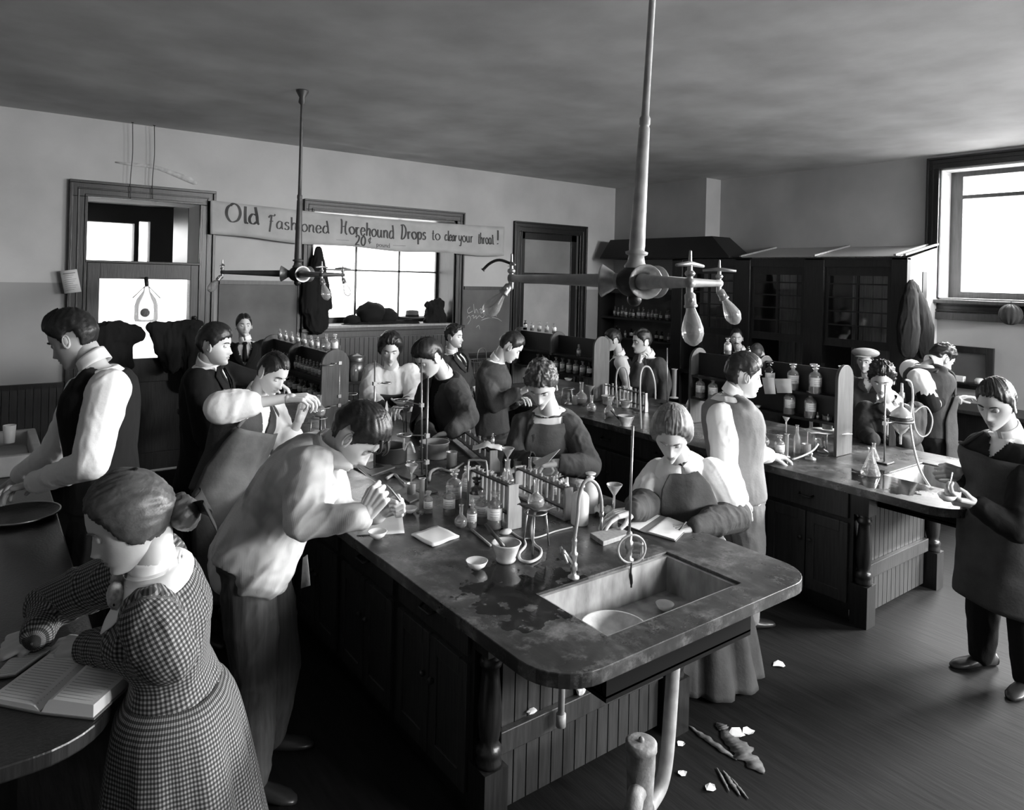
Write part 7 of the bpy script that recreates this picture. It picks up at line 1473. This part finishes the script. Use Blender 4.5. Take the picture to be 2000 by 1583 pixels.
# ================================================================= M: youth in waistcoat reaching to a bottle
f = Fig('person', 'youth in grey waistcoat and white sleeves reaching to a bottle on the right bench', dict(
    pelvis=P(1440, 975, 4.5), neck=P(1428, 772, 4.5), face=70, near=True, bend=.02, k=1.12, vox=.009,
    head=P(1453, 735, 4.48), hface=92, pitch=10, hs=1.08, lid=.5,
    shR=P(1412, 815, 4.36), elR=P(1415, 905, 4.26), wrR=P(1448, 978, 4.24), shL=P(1448, 815, 4.66), elL=P(1475, 885, 4.75), wrL=P(1502, 890, 4.85),
    handR=dict(dir=cdir(70)*.3-UPV, n=cdir(180), curl=.5), handL=dict(dir=cdir(80)-UPV*.1, curl=.6), ftdirR=cdir(75), ftdirL=cdir(75),
    hairmat=M_HAIR, hair=dict(top=.024, side=.012, pole=(.1, -.5, .8), fringe=.01, seed=15)))
f.body(); f.shirt(M_WHITE, sl=(.072, .070, .066, .056, .040), amp=.006, mid=.062); f.vest(M_GREY, vcut=.2); f.trousers(M_GREY); f.shoes(); f.collar(h=.05, gap=.2)
# ================================================================= N, O behind the second bench
f = Fig('person', 'youth in dark waistcoat looking left beside the end of the bottle rack', dict(
    pelvis=P(1208, 790, 8.5), neck=P(1211, 695, 8.5), face=-85, head=P(1197, 665, 8.45), hface=-92, pitch=14, k=1.1, lid=.6, vox=.013,
    elL=P(1230, 752, 8.3), wrL=P(1212, 775, 8.3), elR=P(1203, 750, 8.7), wrR=P(1190, 775, 8.6), hairmat=M_HAIR, hair=dict(top=.022, side=.012, pole=(0, -.5, .8), seed=16)))
f.body(); f.shirt(M_WHITE, sl=(.068, .064, .06, .05, .04)); f.vest(M_BLACK); f.trousers(M_DARK); f.shoes(); f.collar(h=.05, gap=.3)
f = Fig('person', 'youth in dark suit with hand at his chin, behind the twin hose loops', dict(
    pelvis=P(1268, 800, 7.7), neck=P(1268, 698, 7.7), face=-110, head=P(1253, 668, 7.65), hface=-105, pitch=6, k=1.15, lid=.5, vox=.012,
    elL=P(1300, 745, 7.5), wrL=P(1295, 785, 7.4), elR=P(1240, 745, 7.6), wrR=P(1248, 712, 7.5), handR=dict(dir=UPV+cdir(60)*.2, n=cdir(-90), curl=.9), hairmat=M_HAIR, hair=dict(top=.024, side=.012, pole=(.3, -.3, .8), part=-.03, seed=17)))
f.body(); f.shirt(M_WHITE, sleeves=False); f.jacket(M_CHAR, vcut=.24); f.trousers(M_DARK); f.shoes(); f.collar(h=.045, gap=.3)
# ================================================================= P, Q, R at the hoods
f = Fig('person', 'moustached man in dark suit and tie standing before the glazed hoods', dict(
    pelvis=P(1448, 770, 8.4), neck=P(1448, 688, 8.4), face=190, head=P(1438, 661, 8.37), hface=195, pitch=4, k=1.05, hs=.95, lid=.4, vox=.014, moustache=True,
    elR=P(1420, 740, 8.3), wrR=P(1425, 770, 8.2), elL=P(1475, 740, 8.4), wrL=P(1470, 770, 8.3), hairmat=M_HAIR, hair=dict(top=.012, side=.009, pole=(.3, -.3, .8), seed=18)))
f.body(); f.shirt(M_WHITE, sleeves=False); f.jacket(M_BLACK, vcut=.26); f.trousers(M_BLACK); f.shoes(); f.collar(h=.045, gap=.3); f.tie()
f = Fig('person', 'person with cropped fair hair seen from behind beyond the right bottle rack', dict(
    pelvis=P(1485, 815, 8.0), neck=P(1482, 722, 8.0), face=20, head=P(1478, 693, 8.0), hface=30, pitch=20, k=1.1, vox=.014,
    elR=P(1510, 770, 8.0), wrR=P(1505, 800, 8.1), elL=P(1455, 770, 8.1), wrL=P(1460, 800, 8.2), hairmat=M_HAIRB, hair=dict(top=.008, side=.006, pole=(0, -.5, .8), seed=19)))
f.body(); f.shirt(M_WHITE, sleeves=False); f.jacket(M_BLACK, vcut=.2); f.trousers(M_BLACK); f.shoes(); f.collar(h=.045, gap=.3)
f = Fig('person', 'person in light flat cap and white collar standing in front of the hood sash', dict(
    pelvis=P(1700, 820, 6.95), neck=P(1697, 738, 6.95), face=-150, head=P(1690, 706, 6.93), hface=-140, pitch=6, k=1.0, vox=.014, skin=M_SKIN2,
    elR=P(1672, 785, 6.9), wrR=P(1680, 810, 6.8), elL=P(1725, 785, 6.9), wrL=P(1710, 810, 6.8), hairmat=M_HAIR, hair=dict(top=.01, side=.008, seed=20)))
f.body(); f.shirt(M_WHITE, sleeves=False); f.jacket(M_CHAR, vcut=.12, vw=.05); f.trousers(M_DARK); f.shoes(); f.collar(h=.045, gap=.3)
mb = MB(); mb.sphere(f.hc+f.Mx @ Vector((0, -.005, .085)), .112, 24, 14, (1, 1.15, .42)); mb.sphere(f.hc+f.Mx @ Vector((0, .085, .062)), .07, 20, 10, (1.1, 1, .16)); mb.build('flat_cap', mat('light_cap', .35, .8), f.root, f.off)
# ================================================================= S, T, U at right
f = Fig('person', 'curly-haired boy in black jacket with large white collar behind the condenser stand', dict(
    pelvis=P(1745, 885, 5.75), neck=P(1738, 788, 5.85), face=-165, head=P(1722, 742, 5.75), hface=-152, pitch=24, k=1.12, hs=1.05, lid=.9, vox=.010,
    elR=P(1690, 850, 5.7), wrR=P(1705, 860, 5.5), elL=P(1785, 850, 5.7), wrL=P(1765, 865, 5.45), nohandR=True, nohandL=True, hairmat=M_HAIR, hair=dict(top=.038, side=.026, pole=(0, -.5, .8), curl=.02, seed=21)))
f.body(); f.shirt(M_WHITE, sleeves=False); f.jacket(M_DARK, vcut=.12, amp=.008); f.trousers(M_DARK); f.shoes(); f.collar(h=.055, r=.072, gap=.3, spread=.02); f.wings(L=.04)
f = Fig('person', 'man in dark waistcoat, long apron and white sleeve working at the bench under the window', dict(
    pelvis=P(1815, 855, 6.55), neck=P(1812, 712, 6.6), face=75, head=P(1840, 702, 6.6), hface=88, pitch=30, k=1.18, hs=1.02, lid=.8, vox=.010,
    shR=P(1800, 742, 6.45), elR=P(1818, 790, 6.35), wrR=P(1852, 778, 6.5), elL=P(1835, 790, 6.8), wrL=P(1862, 782, 6.75), handR=dict(curl=.5), hairmat=M_HAIR, hair=dict(top=.026, side=.014, pole=(0, -.5, .8), curl=.012, fringe=.01, seed=22)))
f.body(); f.shirt(M_WHITE, sl=(.082, .07, .06, .05, .04), upto=1.05); f.vest(M_CHAR, vcut=.15)
mb = MB(); e, w_ = f.sp['elR'], f.sp['wrR']; mb.capsule(f.shR.lerp(e, .5), e, .088, .085); mb.capsule(e, w_, .078, .045); e, w_ = f.sp['elL'], f.sp['wrL']; mb.capsule(e, w_, .075, .045)
f.finish('oversleeves', mb, M_BLACK, .006, 8); f.apron(M_CHAR, bib=.6, low=-.95, ex=.045, bibw=.9, ang=1.5); f.trousers(M_DARK); f.shoes(); f.collar(h=.06, r=.07, gap=.15)
f = Fig('person', 'man in dark coat and apron at the right edge grinding in a small mortar', dict(
    pelvis=P(1968, 1010, 3.9), neck=P(1972, 850, 3.86), face=-110, near=True, bend=.03, k=1.12, vox=.009,
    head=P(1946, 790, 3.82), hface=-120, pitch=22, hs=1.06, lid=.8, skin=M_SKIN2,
    shR=P(1930, 890, 3.98), elR=P(1925, 985, 4.05), wrR=P(1880, 925, 4.02), shL=P(2010, 905, 3.72), elL=P(1985, 1035, 3.62), wrL=P(1905, 985, 3.72),
    handR=dict(dir=cdir(-90)+UPV*.15, n=cdir(180)*.8+UPV*.4, curl=1.1, thumb=1), handL=dict(dir=cdir(-90)+UPV*.1, n=-UPV+cdir(180)*.6, curl=.8, flip=1),
    hairmat=M_HAIR, hair=dict(top=.018, side=.010, pole=(.3, -.3, .8), seed=23)))
f.body(); f.shirt(M_WHITE, sleeves=False); f.jacket(M_BLACK, vcut=.09, vw=.05, amp=.006, upto=1.85, lapel=False); f.trousers(M_BLACK); f.shoes(); f.collar(h=.045, gap=.3); f.apron(M_CHAR, bib=.82, low=-1.0, ex=.045, bibw=.8, ang=1.2)
coats()
